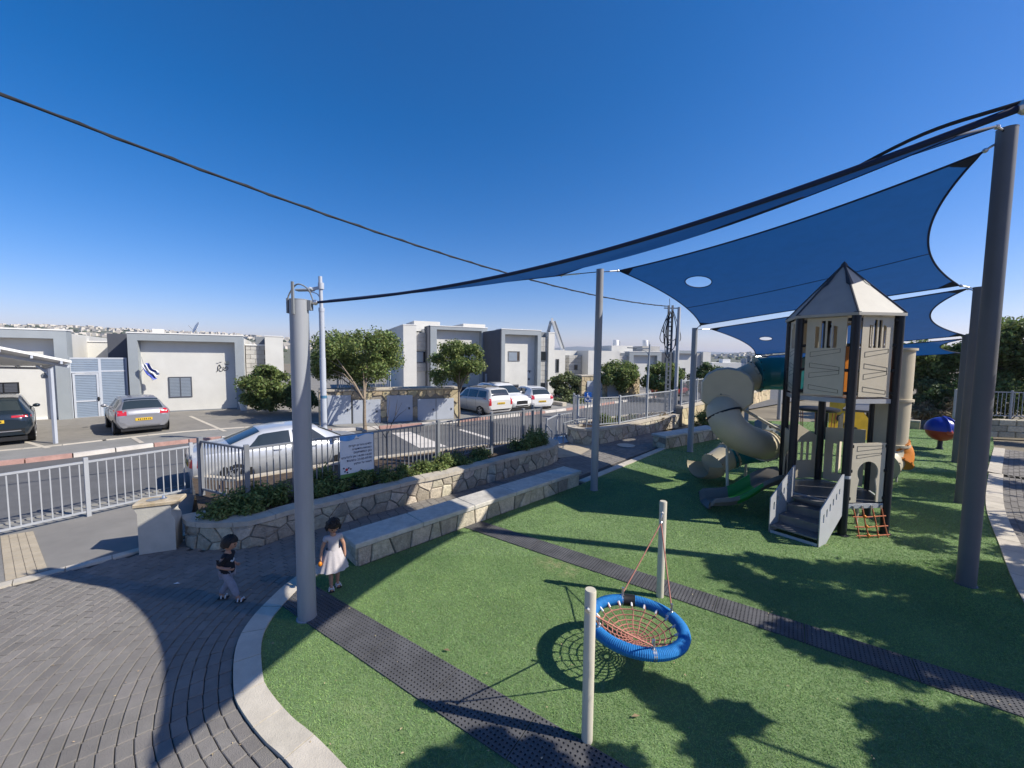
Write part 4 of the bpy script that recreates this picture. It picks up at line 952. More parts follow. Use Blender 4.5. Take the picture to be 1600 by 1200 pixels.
    for i in range(6):
        p, q = V[keys[i]], V[keys[(i + 1) % 6]]
        if keys[i] == 'f': 
            w = L - .26; upper(p, q, [[(w / 2 + .36 * math.cos(a), .46 + .40 * math.sin(a)) for a in [6.2832 * k / 24 for k in range(24)]]])
        elif keys[i] in 'abc': upper(p, q)
        elif keys[i] == 'd': upper(p, q, [rectp(.12, L - .38, .1, 1.3)])
        else: upper(p, q)
    part(MB().tube([V['d'].lerp(V['e'], .2) + Z * (H1 + .1), V['d'].lerp(V['e'], .2) + Z * (H1 + .95)], .05, 10), 'orange_bumper', m_orange, t)
    bump = MB().obox(ctr + Vector((-.05, -.25, H1 + .02)), (.30, .04, 0), (-.01, .03, 0), (0, 0, 1.0)); part(bump, 'orange_panel', m_orange, t)
    # lower panels
    wl = (V['d'] - V['c']).length - .2
    def keyhole(w):
        r = w * .30; cx = w / 2; cz = .58; pts = [(cx - r * .62, -.002), (cx + r * .62, -.002)]
        pts += [(cx + r * .66, .28)] + [(cx + r * math.cos(a), cz + r * math.sin(a)) for a in [-.7 + (math.pi + 1.4) * k / 16 for k in range(17)]] + [(cx - r * .66, .28)]
        return pts
    arch_pts = [(0, 0), (wl * .2, 0), (wl * .2, .26)]
    cx, cz, r = wl / 2, .58, wl * .315
    arch_pts += [(cx + r * math.cos(a), cz + r * math.sin(a)) for a in [math.pi + .65 - (math.pi + 1.3) * k / 18 for k in range(19)]]
    arch_pts += [(wl * .8, .26), (wl * .8, 0), (wl, 0), (wl, 1.16), (0, 1.16)]
    o = place(cutplate('arch_panel', arch_pts, [], .022, m_beige), 'arch_panel', V['c'], V['d'], H0 + .03, 0, x0=.1)
    for oo in ([(wl * .13, 1.0), (wl * .9, 1.05), (wl * .9, 1.11), (wl * .13, 1.10)], [(wl * .13, .80 + .13), (wl * .87, .97), (wl * .87, .93), (wl * .13, .86)]):
        place(cutplate('plank_outline', oo, [inset(oo, .005)], .004, m_groove), 'plank_outline', V['c'], V['d'], H0 + .03, .0125, parent=o, x0=.1)
    cl = MB(); u = (V['d'] - V['c']).normalized()
    for zc in (.08, .62, 1.1):
        for xx in (.09, wl + .11): cl.lathe([(.03, -.03), (.035, 0), (.03, .03)], 8, V['c'] + u * xx + Z * (H0 + .03 + zc))
    part(cl, 'panel_clamps', m_black, o)
    for kk, nm in (('f', 'rail_panel'), ('e', 'slit_panel'), ('d', 'solid_panel')):
        p, q = V[kk], V[keys[(keys.index(kk) + 1) % 6]]; w = (q - p).length - .2; h = 1.25
        if kk == 'f': hs = [rectp(w * .12 + i * w * .2, w * .25 + i * w * .2, .42, .85) for i in range(4)]; out = [(0, 0), (w, 0), (w, 1.25), (w * .62, 1.25), (0, 1.0)]
        elif kk == 'e': hs = [rectp(w * .2 + i * w * .16, w * .30 + i * w * .16, .18, .95 - .06 * abs(i - 1.5)) for i in range(4)]; out = [(0, 0), (w, 0), (w, 1.2), (0, 1.25)]
        else: hs = []; out = rectp(0, w, 0, 1.9)
        place(cutplate(nm, out, hs, .022, m_beige), nm, p, q, H0 + .03, 0, x0=.1)
    # narrow panel between a and b beside the small slide
    w = L - .2; place(cutplate('slide_arch', [(0, 0), (.08, 0), (.08, .55), (w * .5, .78), (w - .08, .55), (w - .08, 0), (w, 0), (w, 1.2), (0, 1.2)], [], .022, m_beige), 'slide_arch', V['a'], V['b'], H0 + .03, 0, x0=.1)
    # stairs on face b-c
    fr, fl = G(1278, 856), G(1201, 832); nd = Vector((fr.x - V['c'].x, fr.y - V['c'].y, 0)); br_, bl = fr - nd * .93, fl - nd * .93
    run = nd.length * .93; un = -nd.normalized(); us = (fl - fr).normalized(); wd = (fl - fr).length
    st = part(MB().obox(br_ + Z * (H0 - .06) + us * .03, us * (wd - .06), -un * .12, Z * .04), 'stairs', m_deck, t)
    for i, (f, z) in enumerate(((.0, .16), (.33, .32), (.66, .48))):
        o = fr + un * run * f + us * .025; part(MB().obox(o + Z * (z - .03), us * (wd - .05), un * run * .36, Z * .03, .004), 'tread', m_deck, st)
        part(MB().obox(o + un * run * .34 + Z * z, us * (wd - .05), un * .012, Z * .13), 'riser', m_deck, st)
    part(MB().obox(fr + us * .02 + Z * .005, us * (wd - .04), un * .015, Z * .06), 'kick_plate', m_steelp, st)
    def sidep(p0, nm):
        out = [(0, 0), (run * .3, 0), (run, .42), (run, 1.22), (run * .93, 1.22), (0, .70), (0, .62)]
        hs = [[(run * (.12 + .13 * i), .42 + .085 * i), (run * (.17 + .13 * i), .44 + .085 * i), (run * (.17 + .13 * i), .60 + .075 * i), (run * (.12 + .13 * i), .58 + .075 * i)] for i in range(6)]
        me = cutplate(nm, out, hs, .018, m_steelp); o = part(me, nm, None, t, world=False)
        o.matrix_local = rootmat(t).inverted() @ Matrix.Translation(p0) @ Matrix.Rotation(math.atan2(un.y, un.x), 4, 'Z')
    sidep(fr, 'stair_side'); sidep(fl, 'stair_side')
    # rope net under the arch
    p, q = V['c'], V['d']; u = (q - p).normalized(); n = Vector((u.y, -u.x, 0)); nodes = []
    for i in range(4):
        x = .17 + i * (L - .3) / 3
        top = p + u * x + n * .03 + Z * (H0 - .06); bot = p + u * (x + .03) + n * .17 + Z * .0
        part(MB().tube([top, top.lerp(bot, .5) + u * .012 * (-1) ** i, bot], .012, 6), 'net_rope', m_rope, t, smooth=60)
        part(MB().tube([top + Z * .03, top - Z * .05], .018, 6), 'rope_clamp', m_chrome, t); nodes.append((top, bot))
    for f in (.30, .62, .90):
        pts = [a.lerp(b, f) for a, b in nodes]; part(MB().tube([pts[0] - u * .05, pts[0], pts[1] - Z * .012, pts[2] - Z * .008, pts[3], pts[3] + u * .05], .012, 6), 'net_rope', m_rope, t, smooth=60)
        for i_, pt in enumerate(pts[1:-1]): part(MB().sphere(pt, .032 if i_ in (0, 3) else .02, 8, 6), 'rope_knot', m_orange, t, smooth=60)
    part(MB().tube([ctr + Vector((.35, -.3, 0)), ctr + Vector((.35, -.3, H0 - .05))], .03, 8), 'deck_support', m_swpost, t)
    # small open slide from face a-b
    s0 = (V['a'] + V['b']) / 2 + Vector((-.02, .02, H0)); s1 = G(1100, 786, .12); dirv = (s1 - s0); dirv.z = 0; Ls = dirv.length; dirv.normalize(); sn = Vector((-dirv.y, dirv.x, 0))
    def chute(u, v, A, B):
        x = A + (B - A) * u; z = H0 * (1 - x) ** 1.0 if x < .8 else H0 * .2 + (.16 - H0 * .2) * min(1, (x - .8) / .2)
        z = .60 * (.5 + .5 * math.cos(math.pi * min(1, x * 1.08))) + .14; z += .06 * math.sin(x * 9) * x
        w2 = .27 + .05 * x * x; hh = .26 - .05 * x; prof = [(-w2 - .07, hh - .07), (-w2 - .04, hh), (-w2, hh - .03), (-w2 * .8, .02), (-w2 * .5, 0), (w2 * .5, 0), (w2 * .8, .02), (w2, hh - .03), (w2 + .04, hh), (w2 + .07, hh - .07)]
        k = v * (len(prof) - 1); i = min(int(k), len(prof) - 2); f = k - i; a = prof[i][0] + (prof[i + 1][0] - prof[i][0]) * f; b = prof[i][1] + (prof[i + 1][1] - prof[i][1]) * f
        return Vector((s0.x, s0.y, 0)) + dirv * Ls * x + sn * a + Z * (z + b - .04 - (.05 if x > .97 else 0))
    for A, B, m_, lb in ((0, .36, m_greyp, 'grey upper slide chute'), (.355, .64, m_green, 'bright green slide chute'), (.635, 1.0, m_greyp, 'grey flared slide end')):
        o = part(MB().grid(lambda u, v: chute(u, v, A, B), 14, 21).grid(lambda u, v: chute(u, v, A, B) - Z * .02, 14, 21), 'slide_chute', m_, t, smooth=50, label=lb)
    # closed tube slide on the left
    def pipe(pts, r, m_, nm, lb=None, seg=22, rr=None):
        sp = smooth_path(pts, 6); rs = r if not rr else [rr[0] + (rr[1] - rr[0]) * i / (len(sp) - 1) for i in range(len(sp))]
        mb = MB().tube(sp, rs, seg, cap=False); rin = [x - .02 for x in (rs if isinstance(rs, list) else [rs] * len(sp))]; mb.tube(sp, rin, seg, cap=False)
        o = part(mb, nm, m_, t, smooth=60, label=lb)
        for k in (0, len(sp) - 1):
            a = (sp[min(k + 1, len(sp) - 1)] - sp[max(k - 1, 0)]).normalized(); r_ = (rs[k] if isinstance(rs, list) else rs)
            part(MB().lathe([(r_ - .01, -.025), (r_ + .035, -.025), (r_ + .035, .025), (r_ - .01, .025)], seg, sp[k], a), 'tube_flange', m_, o, smooth=40)
            bl = MB(); u1 = a.orthogonal().normalized(); u2 = a.cross(u1)
            for q in range(12): bl.sphere(sp[k] + (u1 * math.cos(q * .5236) + u2 * math.sin(q * .5236)) * (r_ + .038), .016, 6, 4)
            part(bl, 'flange_bolts', m_black, o, kind='stuff')
        return o
    D = .355
    pipe([(6.72, 9.0, 3.06), (6.62, 9.5, 3.06), (6.32, 9.78, 3.05), (6.05, 9.86, 3.02)], D * 1.12, m_teal, 'tube_bend', 'teal curved tube section leaving the tower')
    pipe([(6.03, 9.90, 2.99), (5.75, 9.97, 2.86), (5.40, 9.95, 2.72), (5.2, 9.8, 2.65)], D, m_tube, 'tube_section', rr=(.34, .31))
    # elbow housing, domed box
    ec = AT(1136, 606, 9.55); prof = [(-.34, -.47), (.36, -.47), (.535, -.30), (.54, .14), (.44, .33), (.25, .45), (0, .49), (-.25, .45), (-.44, .33), (-.54, .14), (-.535, -.30)]
    mb = MB(); dep = [(-.44, .93), (-.38, 1.0), (.36, 1.0), (.44, .93)]; n = len(prof); uu = Vector((.88, -.475, 0)); vv = Vector((.475, .88, 0))
    vs = [ec + vv * d_ + uu * (p_[0] * s_) + Z * (p_[1] * s_) for d_, s_ in dep for p_ in prof]
    mb.add(vs, [tuple(range(n)), tuple((len(dep) - 1) * n + k for k in range(n))] + [(i * n + k, i * n + (k + 1) % n, (i + 1) * n + (k + 1) % n, (i + 1) * n + k) for i in range(len(dep) - 1) for k in range(n)])
    part(mb, 'tube_elbow', m_tube, t, smooth=35, label='domed beige elbow box of the tube slide')
    pipe([AT(1130, 638, 9.35), AT(1131, 650, 9.12), AT(1140, 667, 9.02), AT(1159, 683, 9.12), AT(1181, 692, 9.42), AT(1195, 696, 9.75)], D, m_tube, 'tube_section')
    part(MB().lathe([(D - .01, -.02), (D + .04, -.02), (D + .04, .02), (D - .01, .02)], 24, AT(1131, 648, 9.16), (AT(1140, 667, 9.02) - AT(1131, 648, 9.16))), 'dark_flange', m_black, t, smooth=40)
    pipe([AT(1196, 696, 9.78), (6.62, 10.25, 1.16), (6.72, 10.7, .98), (6.5, 11.05, .82), (6.15, 11.1, .70)], D, m_teal, 'tube_bend', 'teal lower bend of the tube slide')
    ex = [(6.13, 11.1, .69), (5.85, 11.02, .55), (5.6, 10.92, .44)]
    pipe(ex, .42, m_tube, 'tube_exit', rr=(.355, .32))
    la = Vector((-.93, -.37, 0)); ls = Vector((-.37, .93, 0)); lip = MB()
    for o_ in (0, .025): lip.grid(lambda u, v: Vector((5.66, 10.95, .43)) + la * (.62 * u) + ls * ((.34 + .04 * u) * math.sin((v - .5) * 3.5)) + Z * (-(.34 - o_) * math.cos((v - .5) * 3.5) + .12 * u * u - .06 * u), 10, 14)
    part(lip, 'exit_trough', m_tube, t, smooth=60)
    for p, q in (((5.15, 9.3, 0), (5.2, 9.6, 2.1)), ((6.62, 9.25, 1.55), (5.55, 10.1, 2.3)), ((6.5, 10.9, 0), (6.5, 10.9, .6))): part(MB().tube([p, q], .035, 10), 'slide_support', m_swpost, t, smooth=60)
    # vertical beige tube on the right with orange bend at its foot
    bx, by = 10.72, 11.2
    tb = part(MB().lathe([(.37, 1.02), (.385, 2.3), (.385, 3.72), (.36, 3.72), (.36, 1.02)], 26, (bx, by, 0)), 'vertical_tube', m_tube, t, smooth=50, label='tall vertical beige tube at the right of the tower')
    for z in (1.04, 2.30, 3.70): part(MB().lathe([(.385, -.035), (.435, -.03), (.435, .03), (.385, .035)], 26, (bx, by, z)), 'tube_flange', m_tube, tb, smooth=40)
    pipe([(bx, by, 1.0), (bx - .03, by - .02, .78), (bx - .2, by - .12, .58), (bx - .5, by - .3, .50)], .39, m_tube, 'tube_bend')
    pipe([(bx + .05, by - .02, 1.0), (bx + .16, by - .05, .78), (bx + .05, by - .12, .56)], .37, m_orange, 'tube_bend', 'orange bend at the foot of the vertical tube')
    part(MB().tube([(bx + .02, by - .25, 0), (bx + .02, by - .25, .4)], .03, 8), 'slide_support', m_swpost, t)
    # bridge towards the rear module that carries the vertical tube
    br0, br1 = V['e'] + Vector((.0, .25, 0)), Vector((bx - .75, by - .15, 0)); bd = (br1 - br0).normalized(); bs = Vector((-bd.y, bd.x, 0))
    part(MB().obox(br0 + bs * -.35 + Z * 2.25, bd * (br1 - br0).length, bs * .7, Z * .05), 'rear_bridge', m_deck, t)
    for p in (br1 - bs * .4, br1 + bs * .45): part(MB().tube([p - Z * .1, p + Z * 3.3], .07, 12), 'rear_post', m_post, t, smooth=60)
    for sg in (-.4, .4): part(MB().obox(br0 + bs * sg + bd * .1 + Z * .75, bd * .95, bs * .02, Z * 1.35), 'rear_panel', m_beige, t)
tower()

# ------------------------------------------------------------------ further play equipment
def ballspin():
    c = G(1468, 702); r = .45; z0 = .78; t = thing('play_ball', 'blue and red play ball on a short dark stem at the right', 'play equipment', c[:])
    part(MB().lathe([(.12, 0), (.10, .05), (.075, .1), (.075, .42)], 14), 'stem', m_post, t, world=False, smooth=50)
    red = mat('red_plastic', (.30, .035, .02), .4, 0, .15, 3); blu = mat('royal_blue_plastic', (.02, .045, .33), .3, 0, .12, 3)
    def hemi(a0, a1, rr): return [(rr * math.sin(a), z0 - rr * math.cos(a)) for a in [a0 + (a1 - a0) * k / 14 for k in range(15)]]
    part(MB().lathe([(0, z0 - r)] + hemi(.02, 1.62, r) + [(0, z0 + .02)], 28), 'lower_shell', red, t, world=False, smooth=60)
    part(MB().lathe([(0, z0 - .0)] + hemi(1.50, 3.12, r * 1.05) + [(0, z0 + r * 1.05)], 28), 'upper_shell', blu, t, world=False, smooth=60)
    for da in (-.35, .35):
        part(MB().tube([Vector((math.sin(a) * math.sin(da) * r * 1.06, -math.cos(da) * math.sin(a) * r * 1.06, z0 - math.cos(a) * r * 1.06)) for a in [1.55 + 1.5 * k / 12 for k in range(13)]], .05, 8), 'ridge', blu, t, world=False, smooth=60)
    part(MB().sphere((-.10, -.40, z0 - .04), (.13, .08, .11), 12, 8), 'foot_grip', mat('pink_red_plastic', (.45, .08, .05), .4, 0, .2, 6), t, world=False, smooth=60)
ballspin()
def spinner():
    c = AT(1275, 690, 13.0); c = Vector((c.x, c.y, 0)); t = thing('spinning_table', 'dark round spinner disc on a post behind the tower posts', 'play equipment', c[:])
    part(MB().lathe([(.09, 0), (.06, .1), (.06, 1.72)], 12), 'stem', m_post, t, world=False, smooth=50)
    part(MB().lathe([(0, 1.70), (.5, 1.72), (.58, 1.76), (.58, 1.82), (.5, 1.84), (0, 1.85)], 26), 'disc', m_black, t, world=False, smooth=40)
    for k in range(6): a = k * 1.047; part(MB().tube([(.5 * math.cos(a), .5 * math.sin(a), 1.74), (.46 * math.cos(a), .46 * math.sin(a), 1.1)], .012, 6), 'hanging_rope', m_rope, t, world=False)
spinner()
def yellowclimber():
    c = AT(1318, 690, 17.0); c = Vector((c.x, c.y, 0)); t = thing('climbing_slide', 'yellow moulded climbing slide behind the tower', 'play equipment', c[:])
    part(MB().grid(lambda u, v: Vector((-.9 + 1.9 * u, -.25 + .5 * v, 1.75 * (.5 + .5 * math.cos(u * 2.6 - .55)) + .1 + .12 * math.cos(v * 6.28))), 18, 10).grid(lambda u, v: Vector((-.9 + 1.9 * u, -.25 + .0 * v, v * (1.75 * (.5 + .5 * math.cos(u * 2.6 - .55)) + .2))), 18, 8), 'body', m_yellow, t, world=False, smooth=50)
    part(MB().grid(lambda u, v: Vector((.9 + .6 * u, -.3 + .6 * v, 1.75 - .5 * u * u + .2 * (v - .5) ** 2)), 8, 8), 'orange_cover', m_orange, t, world=False, smooth=60)
    for k in range(3): part(MB().lathe([(.1, 0), (.13, .012), (.06, .02)], 12, (-.5 + k * .35, -.27, .95 - .25 * k), (0, -1, 0)), 'foothold', m_black, t, world=False)
    for x in (-.8, .95): part(MB().tube([(x, 0, 0), (x, 0, 1.2)], .05, 10), 'post', m_post, t, world=False)
yellowclimber()
def rider():
    c = G(1200, 694); t = thing('spring_rider', 'dark and grey spring rider on the turf behind the tube slide', 'play equipment', c[:], .4)
    part(MB().tube([(.12 * math.cos(a), .12 * math.sin(a), .02 + a * .018) for a in [k * .5 for k in range(50)]], .018, 6), 'spring', m_black, t, world=False, smooth=60)
    part(cutplate('side_shape', [(-.6, .45), (.45, .45), (.6, .75), (.35, .8), (.3, .7), (-.2, .7), (-.35, 1.0), (-.65, .95)], [], .3, m_frameg2), 'side_shape', None, t, world=False)
    part(MB().lbox(-.15, .35, -.18, .18, .71, .76, .01), 'seat', m_black, t, world=False); part(MB().tube([(-.3, -.3, .95), (-.3, .3, .95)], .02, 8), 'handle_bar', m_black, t, world=False)
rider()
# ------------------------------------------------------------------ hills and distant town
m_hill = mat('scrub_hillside', (.20, .19, .14), .95, 0, .35, .02, 0, 60, col2=(.13, .14, .085), detail=10)
m_town = mat('far_house_walls', (.52, .48, .42), .9, 0, .1, .05, island=.25)
m_fartree = mat('far_trees', (.05, .065, .035), .9, 0, .3, .05, island=.4)
m_far = mat('far_mountain', (.12, .13, .12), .95, 0, .2, .002)
def interp(tab, x):
    if x <= tab[0][0]: return tab[0][1]
    for (a, ya), (b, yb) in zip(tab, tab[1:]):
        if x <= b: return ya + (yb - ya) * (x - a) / (b - a)
    return tab[-1][1]
from mathutils import noise as mnoise
def hill(name, label, tab, D, x0, x1, m, rough=1., z0=-6., near=140., back=True, step=16):
    def H(px, t):
        d = near + (D - near) * t; zr = 3.4 + (557 + .01 * (px - 800) - interp(tab, px)) / FPX * D
        z = z0 + (zr - z0) * (t ** 1.5) + rough * D * .004 * mnoise.noise(Vector((px * .013, t * 5, 3))) * min(1, t * 2)
        return Vector(((px - 800) / FPX * d, d, z))
    mb = MB(); n = int((x1 - x0) / step); mb.grid(lambda u, v: H(x0 + (x1 - x0) * u, v), n, 16)
    mb.grid(lambda u, v: H(x0 + (x1 - x0) * u, 1) + Vector((0, v * D * .4, -v * (20 + D * .02))), n, 1)
    structure(mb, name, m, label, smooth=180); return H
tabA = [(-500, 512), (-100, 507), (0, 509), (60, 510), (130, 512), (200, 516), (300, 521), (380, 525), (440, 530), (520, 537), (620, 545), (760, 551)]
HA = hill('left_hill', 'long scrubby hill with a pale town on its ridge at the left', tabA, 900, -900, 760, m_hill)
tabB = [(840, 560), (960, 558), (1060, 556), (1110, 555), (1150, 553), (1200, 551), (1240, 552), (1300, 553), (1400, 556), (1700, 560), (2400, 560)]
HB = hill('right_hill', 'low hill with a pale town to the right of the utility pole', tabB, 1100, 860, 2400, m_hill)
tabC = [(600, 551), (820, 548), (860, 544), (900, 541), (930, 543), (970, 546), (1040, 547), (1150, 551), (1300, 555)]
HC = hill('blue_mountain', 'faint blue mountain ridge on the horizon', tabC, 5200, 560, 1340, m_far, .3, near=1500, z0=-30)
r2 = random.Random(8); tb = MB(); ft = MB()
for i in range(950):
    t = 1 - .5 * r2.random() ** 2.2; px = r2.uniform(-420, 500); p = HA(px, t); s = r2.uniform(3.5, 9) * (1.5 if r2.random() < .1 else 1); h = r2.uniform(3, 6.5)
    tb.box(p + Vector((0, 0, h / 2 - .8)), (s, s * r2.uniform(.6, 1.2), h), r2.uniform(-.6, .6))
for i in range(260):
    t = 1 - .4 * r2.random() ** 1.6; px = r2.uniform(1020, 1330); p = HB(px, t); s = r2.uniform(4, 9); h = r2.uniform(3, 6)
    tb.box(p + Vector((0, 0, h / 2 - .8)), (s, s, h), r2.uniform(-.6, .6))
single(tb, 'distant_town', m_town, 'pale little houses of the far town on the hillsides', kind='stuff')
for i in range(900):
    a = r2.random() < .72; t = 1 - .75 * r2.random() ** 1.3; px = r2.uniform(-420, 620) if a else r2.uniform(960, 1500); p = (HA if a else HB)(px, t); s = r2.uniform(1.6, 4.2)
    ft.sphere(p + Vector((0, 0, s * .3)), (s, s, s * .75), 6, 4)
single(ft, 'distant_trees', m_fartree, 'dark scattered trees and scrub on the far hillsides', kind='stuff')

# ------------------------------------------------------------------ houses
def house(name, label, O, ang):
    F = Plane(O, ang); t = thing(name, label, 'house', (F.O.x, F.O.y, 0), ang); return F, t
def hb(t, name, s0, s1, d0, d1, z0, z1, m, ch=0.): return part(MB().lbox(s0, s1, d0, d1, z0, z1, ch), name, m, t, world=False)
def window(t, s0, s1, z0, z1, d, slat=True, fm=None, pm_=None, depth=.12, bars=0, mull=1):
    f = MB(); fw = .05; fm = fm or m_darkg
    for a, b, c, e in ((s0, s1, z0, z0 + fw), (s0, s1, z1 - fw, z1), (s0, s0 + fw, z0 + fw, z1 - fw), (s1 - fw, s1, z0 + fw, z1 - fw)): f.lbox(a, b, d - .03, d + .04, c, e)
    for k in range(mull):
        x = s0 + (s1 - s0) * (k + 1) / (mull + 1); f.lbox(x - .025, x + .025, d - .028, d + .03, z0 + fw, z1 - fw)
    w_ = part(f, 'window', fm, t, world=False); part(MB().lbox(s0 + fw, s1 - fw, d - .002, d + .03, z0 + fw, z1 - fw), 'pane', m_glass, w_, world=False)
    if slat:
        n = max(4, int((z1 - z0) / .085)); sl = MB().lbox(s0 + fw, s1 - fw, d - .02, d - .006, 0, (z1 - z0 - 2 * fw) / n * .86).mesh('shutter_slat', pm_ or m_shutter)
        for k in range(n): part(sl, 'shutter_slat', None, w_, world=False).location = (0, 0, z0 + fw + (z1 - z0 - 2 * fw) * k / n)
    for k in range(bars): part(MB().lbox(s0, s1, d - .05, d - .035, z0 + (z1 - z0) * (k + .5) / bars - .03, z0 + (z1 - z0) * (k + .5) / bars + .03), 'window_bar', m_darkg, w_, world=False)
    return w_
def portal(t, s0, s1, z1, cw, bh, d0, d1, wz, m=None, inset_d=.5, back=8., cop=True, wall_m=None, z0=0.):
    """grey portal frame, recessed white wall behind it, pale coping on top"""
    m = m or m_frameg; f = MB().lbox(s0, s0 + cw, d0, d1, z0, z1 - bh).lbox(s1 - cw, s1, d0, d1, z0, z1 - bh).lbox(s0, s1, d0, d1, z1 - bh, z1)
    part(f, 'portal_frame', m, t, world=False); hb(t, 'front_wall', s0 + cw, s1 - cw, d0 + inset_d, d0 + inset_d + .25, z0, z1 - bh, wall_m or m_white)
    hb(t, 'side_walls', s0 + .02, s1 - .02, d1, d1 + back, z0, z1 - .1, wall_m or m_white)
    if cop: hb(t, 'coping', s0 - .03, s1 + .03, d0 - .03, d1 + .2, z1 + .002, z1 + .06, m_whitec)
# house B : the white wall with the portal, window, flag and lettering
B0 = G(205, 648, .1); B1 = G(383, 639.5, .1); angB = math.atan2(B1.y - B0.y, B1.x - B0.x)
FBh, hB = house('white_house', 'white single storey house in a grey portal frame with flag and small window', B0, angB); LB = (B1 - B0).length
zB = FBh.z_(300, 523); cwL = FBh.s_(218, 600) ; cwR = LB - FBh.s_(371, 590)
portal(hB, 0, LB, zB, cwL, zB - FBh.z_(300, 533.5), 0, .9, 0, inset_d=.5)
s0, z1 = FBh.sz(263, 589, .5); s1, z0 = FBh.sz(301, 620, .5); window(hB, s0, s1, z0, z1, .49)
hb(hB, 'base_strip', cwL, LB - cwR, .44, .5, 0, .16, m_frameg2)
# dark mass and white wall left of the portal
sd0, sd1 = FBh.s_(170, 560, 2.2), FBh.s_(203, 560, 2.2)
hb(hB, 'dark_wing', sd0 + .3, -.02, 1.0, 6, 0, zB - .02, m_darkg)
hb(hB, 'rear_wall', FBh.s_(104, 560, 3.2) - 1, sd0 + .28, 3.2, 3.5, 0, FBh.z_(135, 534, 3.2), m_white)
hb(hB, 'rear_coping', FBh.s_(104, 560, 3.2) - 1, sd0 + .26, 3.15, 3.55, FBh.z_(135, 534, 3.2) + .002, FBh.z_(135, 534, 3.2) + .06, m_whitec)
# right wing: stone clad courses, recess and white block
sw0, sw1, sw2 = LB + .0, FBh.s_(415, 560, 1.6), FBh.s_(443, 560, 1.2)
hb(hB, 'wing_wall', sw0 + .02, sw1, 1.7, 7, 0, FBh.z_(400, 540, 1.6), m_mortar)
for r_ in range(14):
    zt = FBh.z_(400, 540, 1.6); hh = zt / 14; o_ = .25 * (r_ % 2)
    k = 0; x = sw0 + .02 - o_
    while x < sw1:
        a, b = max(x, sw0 + .02) + .008, min(x + .5, sw1) - .008; x += .5
        if b - a > .08 and r_ > 3: part(MB().lbox(a, b, 1.66, 1.72, r_ * hh + .008, r_ * hh + hh - .008, .006), 'cladding_stone', m_clad, hB, world=False)
hb(hB, 'terrace_coping', sw0 + .02, sw1, 1.6, 2.2, FBh.z_(400, 540, 1.6) + .002, FBh.z_(400, 540, 1.6) + .08, m_whitec)
hb(hB, 'roof_block', sw0 + .5, sw1 - .02, 3.6, 6.5, FBh.z_(400, 540, 1.6), FBh.z_(400, 526, 3.6), m_frameg2)
hb(hB, 'white_block', sw1, sw2, 1.2, 6.5, 0, FBh.z_(430, 526, 1.2), m_white); hb(hB, 'block_coping', sw1 - .02, sw2 + .02, 1.17, 6.5, FBh.z_(430, 526, 1.2) + .002, FBh.z_(430, 526, 1.2) + .05, m_whitec)
hb(hB, 'roof_tank', FBh.s_(238, 515, 5), FBh.s_(252, 515, 5), 5, 5.7, zB - .1, FBh.z_(245, 514, 5), m_whitec)
# lettering on the white wall with a pale yellow moon
def lettering():
    s0, z0 = FBh.sz(357, 583, .48); t = thing('wall_lettering', 'dark curly lettering with a pale yellow half moon on the white house wall', 'lettering', FBh.w(s0, .48, z0), angB)
    ink = mat('lettering_black', (.035, .033, .03), .6, 0, .1, 3)
    def P(px, py): s, z = FBh.sz(px, py, .48); return (s - s0, 0, z - z0)
    def stroke(nm, pts, r=.015): part(MB().tube(smooth_path([P(*p) for p in pts], 4), r, 6), nm, ink, t, world=False, smooth=60)
    stroke('letter', [(353.8, 575), (351.7, 575.4), (351.3, 574.2), (353.3, 572.9), (355.8, 574.2), (355.8, 576.7), (352.9, 578.8), (350.8, 578.3), (350, 576.7)])
    stroke('letter', [(349, 573.3), (348.7, 575.8), (347.9, 578.8), (344.6, 580), (342.5, 578.3), (343, 575.8), (346.2, 574.6)])
    stroke('letter', [(346.2, 574.6), (344.6, 572.5), (342.9, 570), (340.8, 572.5), (340.4, 576.7), (340, 579.2), (338.5, 580.8)], .019)
    stroke('bird_mark', [(338.3, 567.2), (340, 567.6), (341.7, 567.2)], .012); stroke('bird_mark', [(342.8, 565.8), (344.4, 566), (346.2, 565.5)], .012)
    c = Vector(P(355, 567)); part(MB().lathe([(0, 0), (.115, 0), (.115, .015), (0, .02)], 18, c + Vector((0, .015, 0)), (0, -1, 0)), 'moon', mat('pale_yellow_paint', (.56, .53, .40), .7, 0, .05, 4), t, world=False)
    part(MB().tube([c + Vector((.11 * math.cos(a), -.005, .11 * math.sin(a))) for a in [3.3 + 2.3 * k / 10 for k in range(11)]], [.004 + .014 * math.sin(3.14 * k / 10) for k in range(11)], 6), 'moon_edge', ink, t, world=False)
lettering()
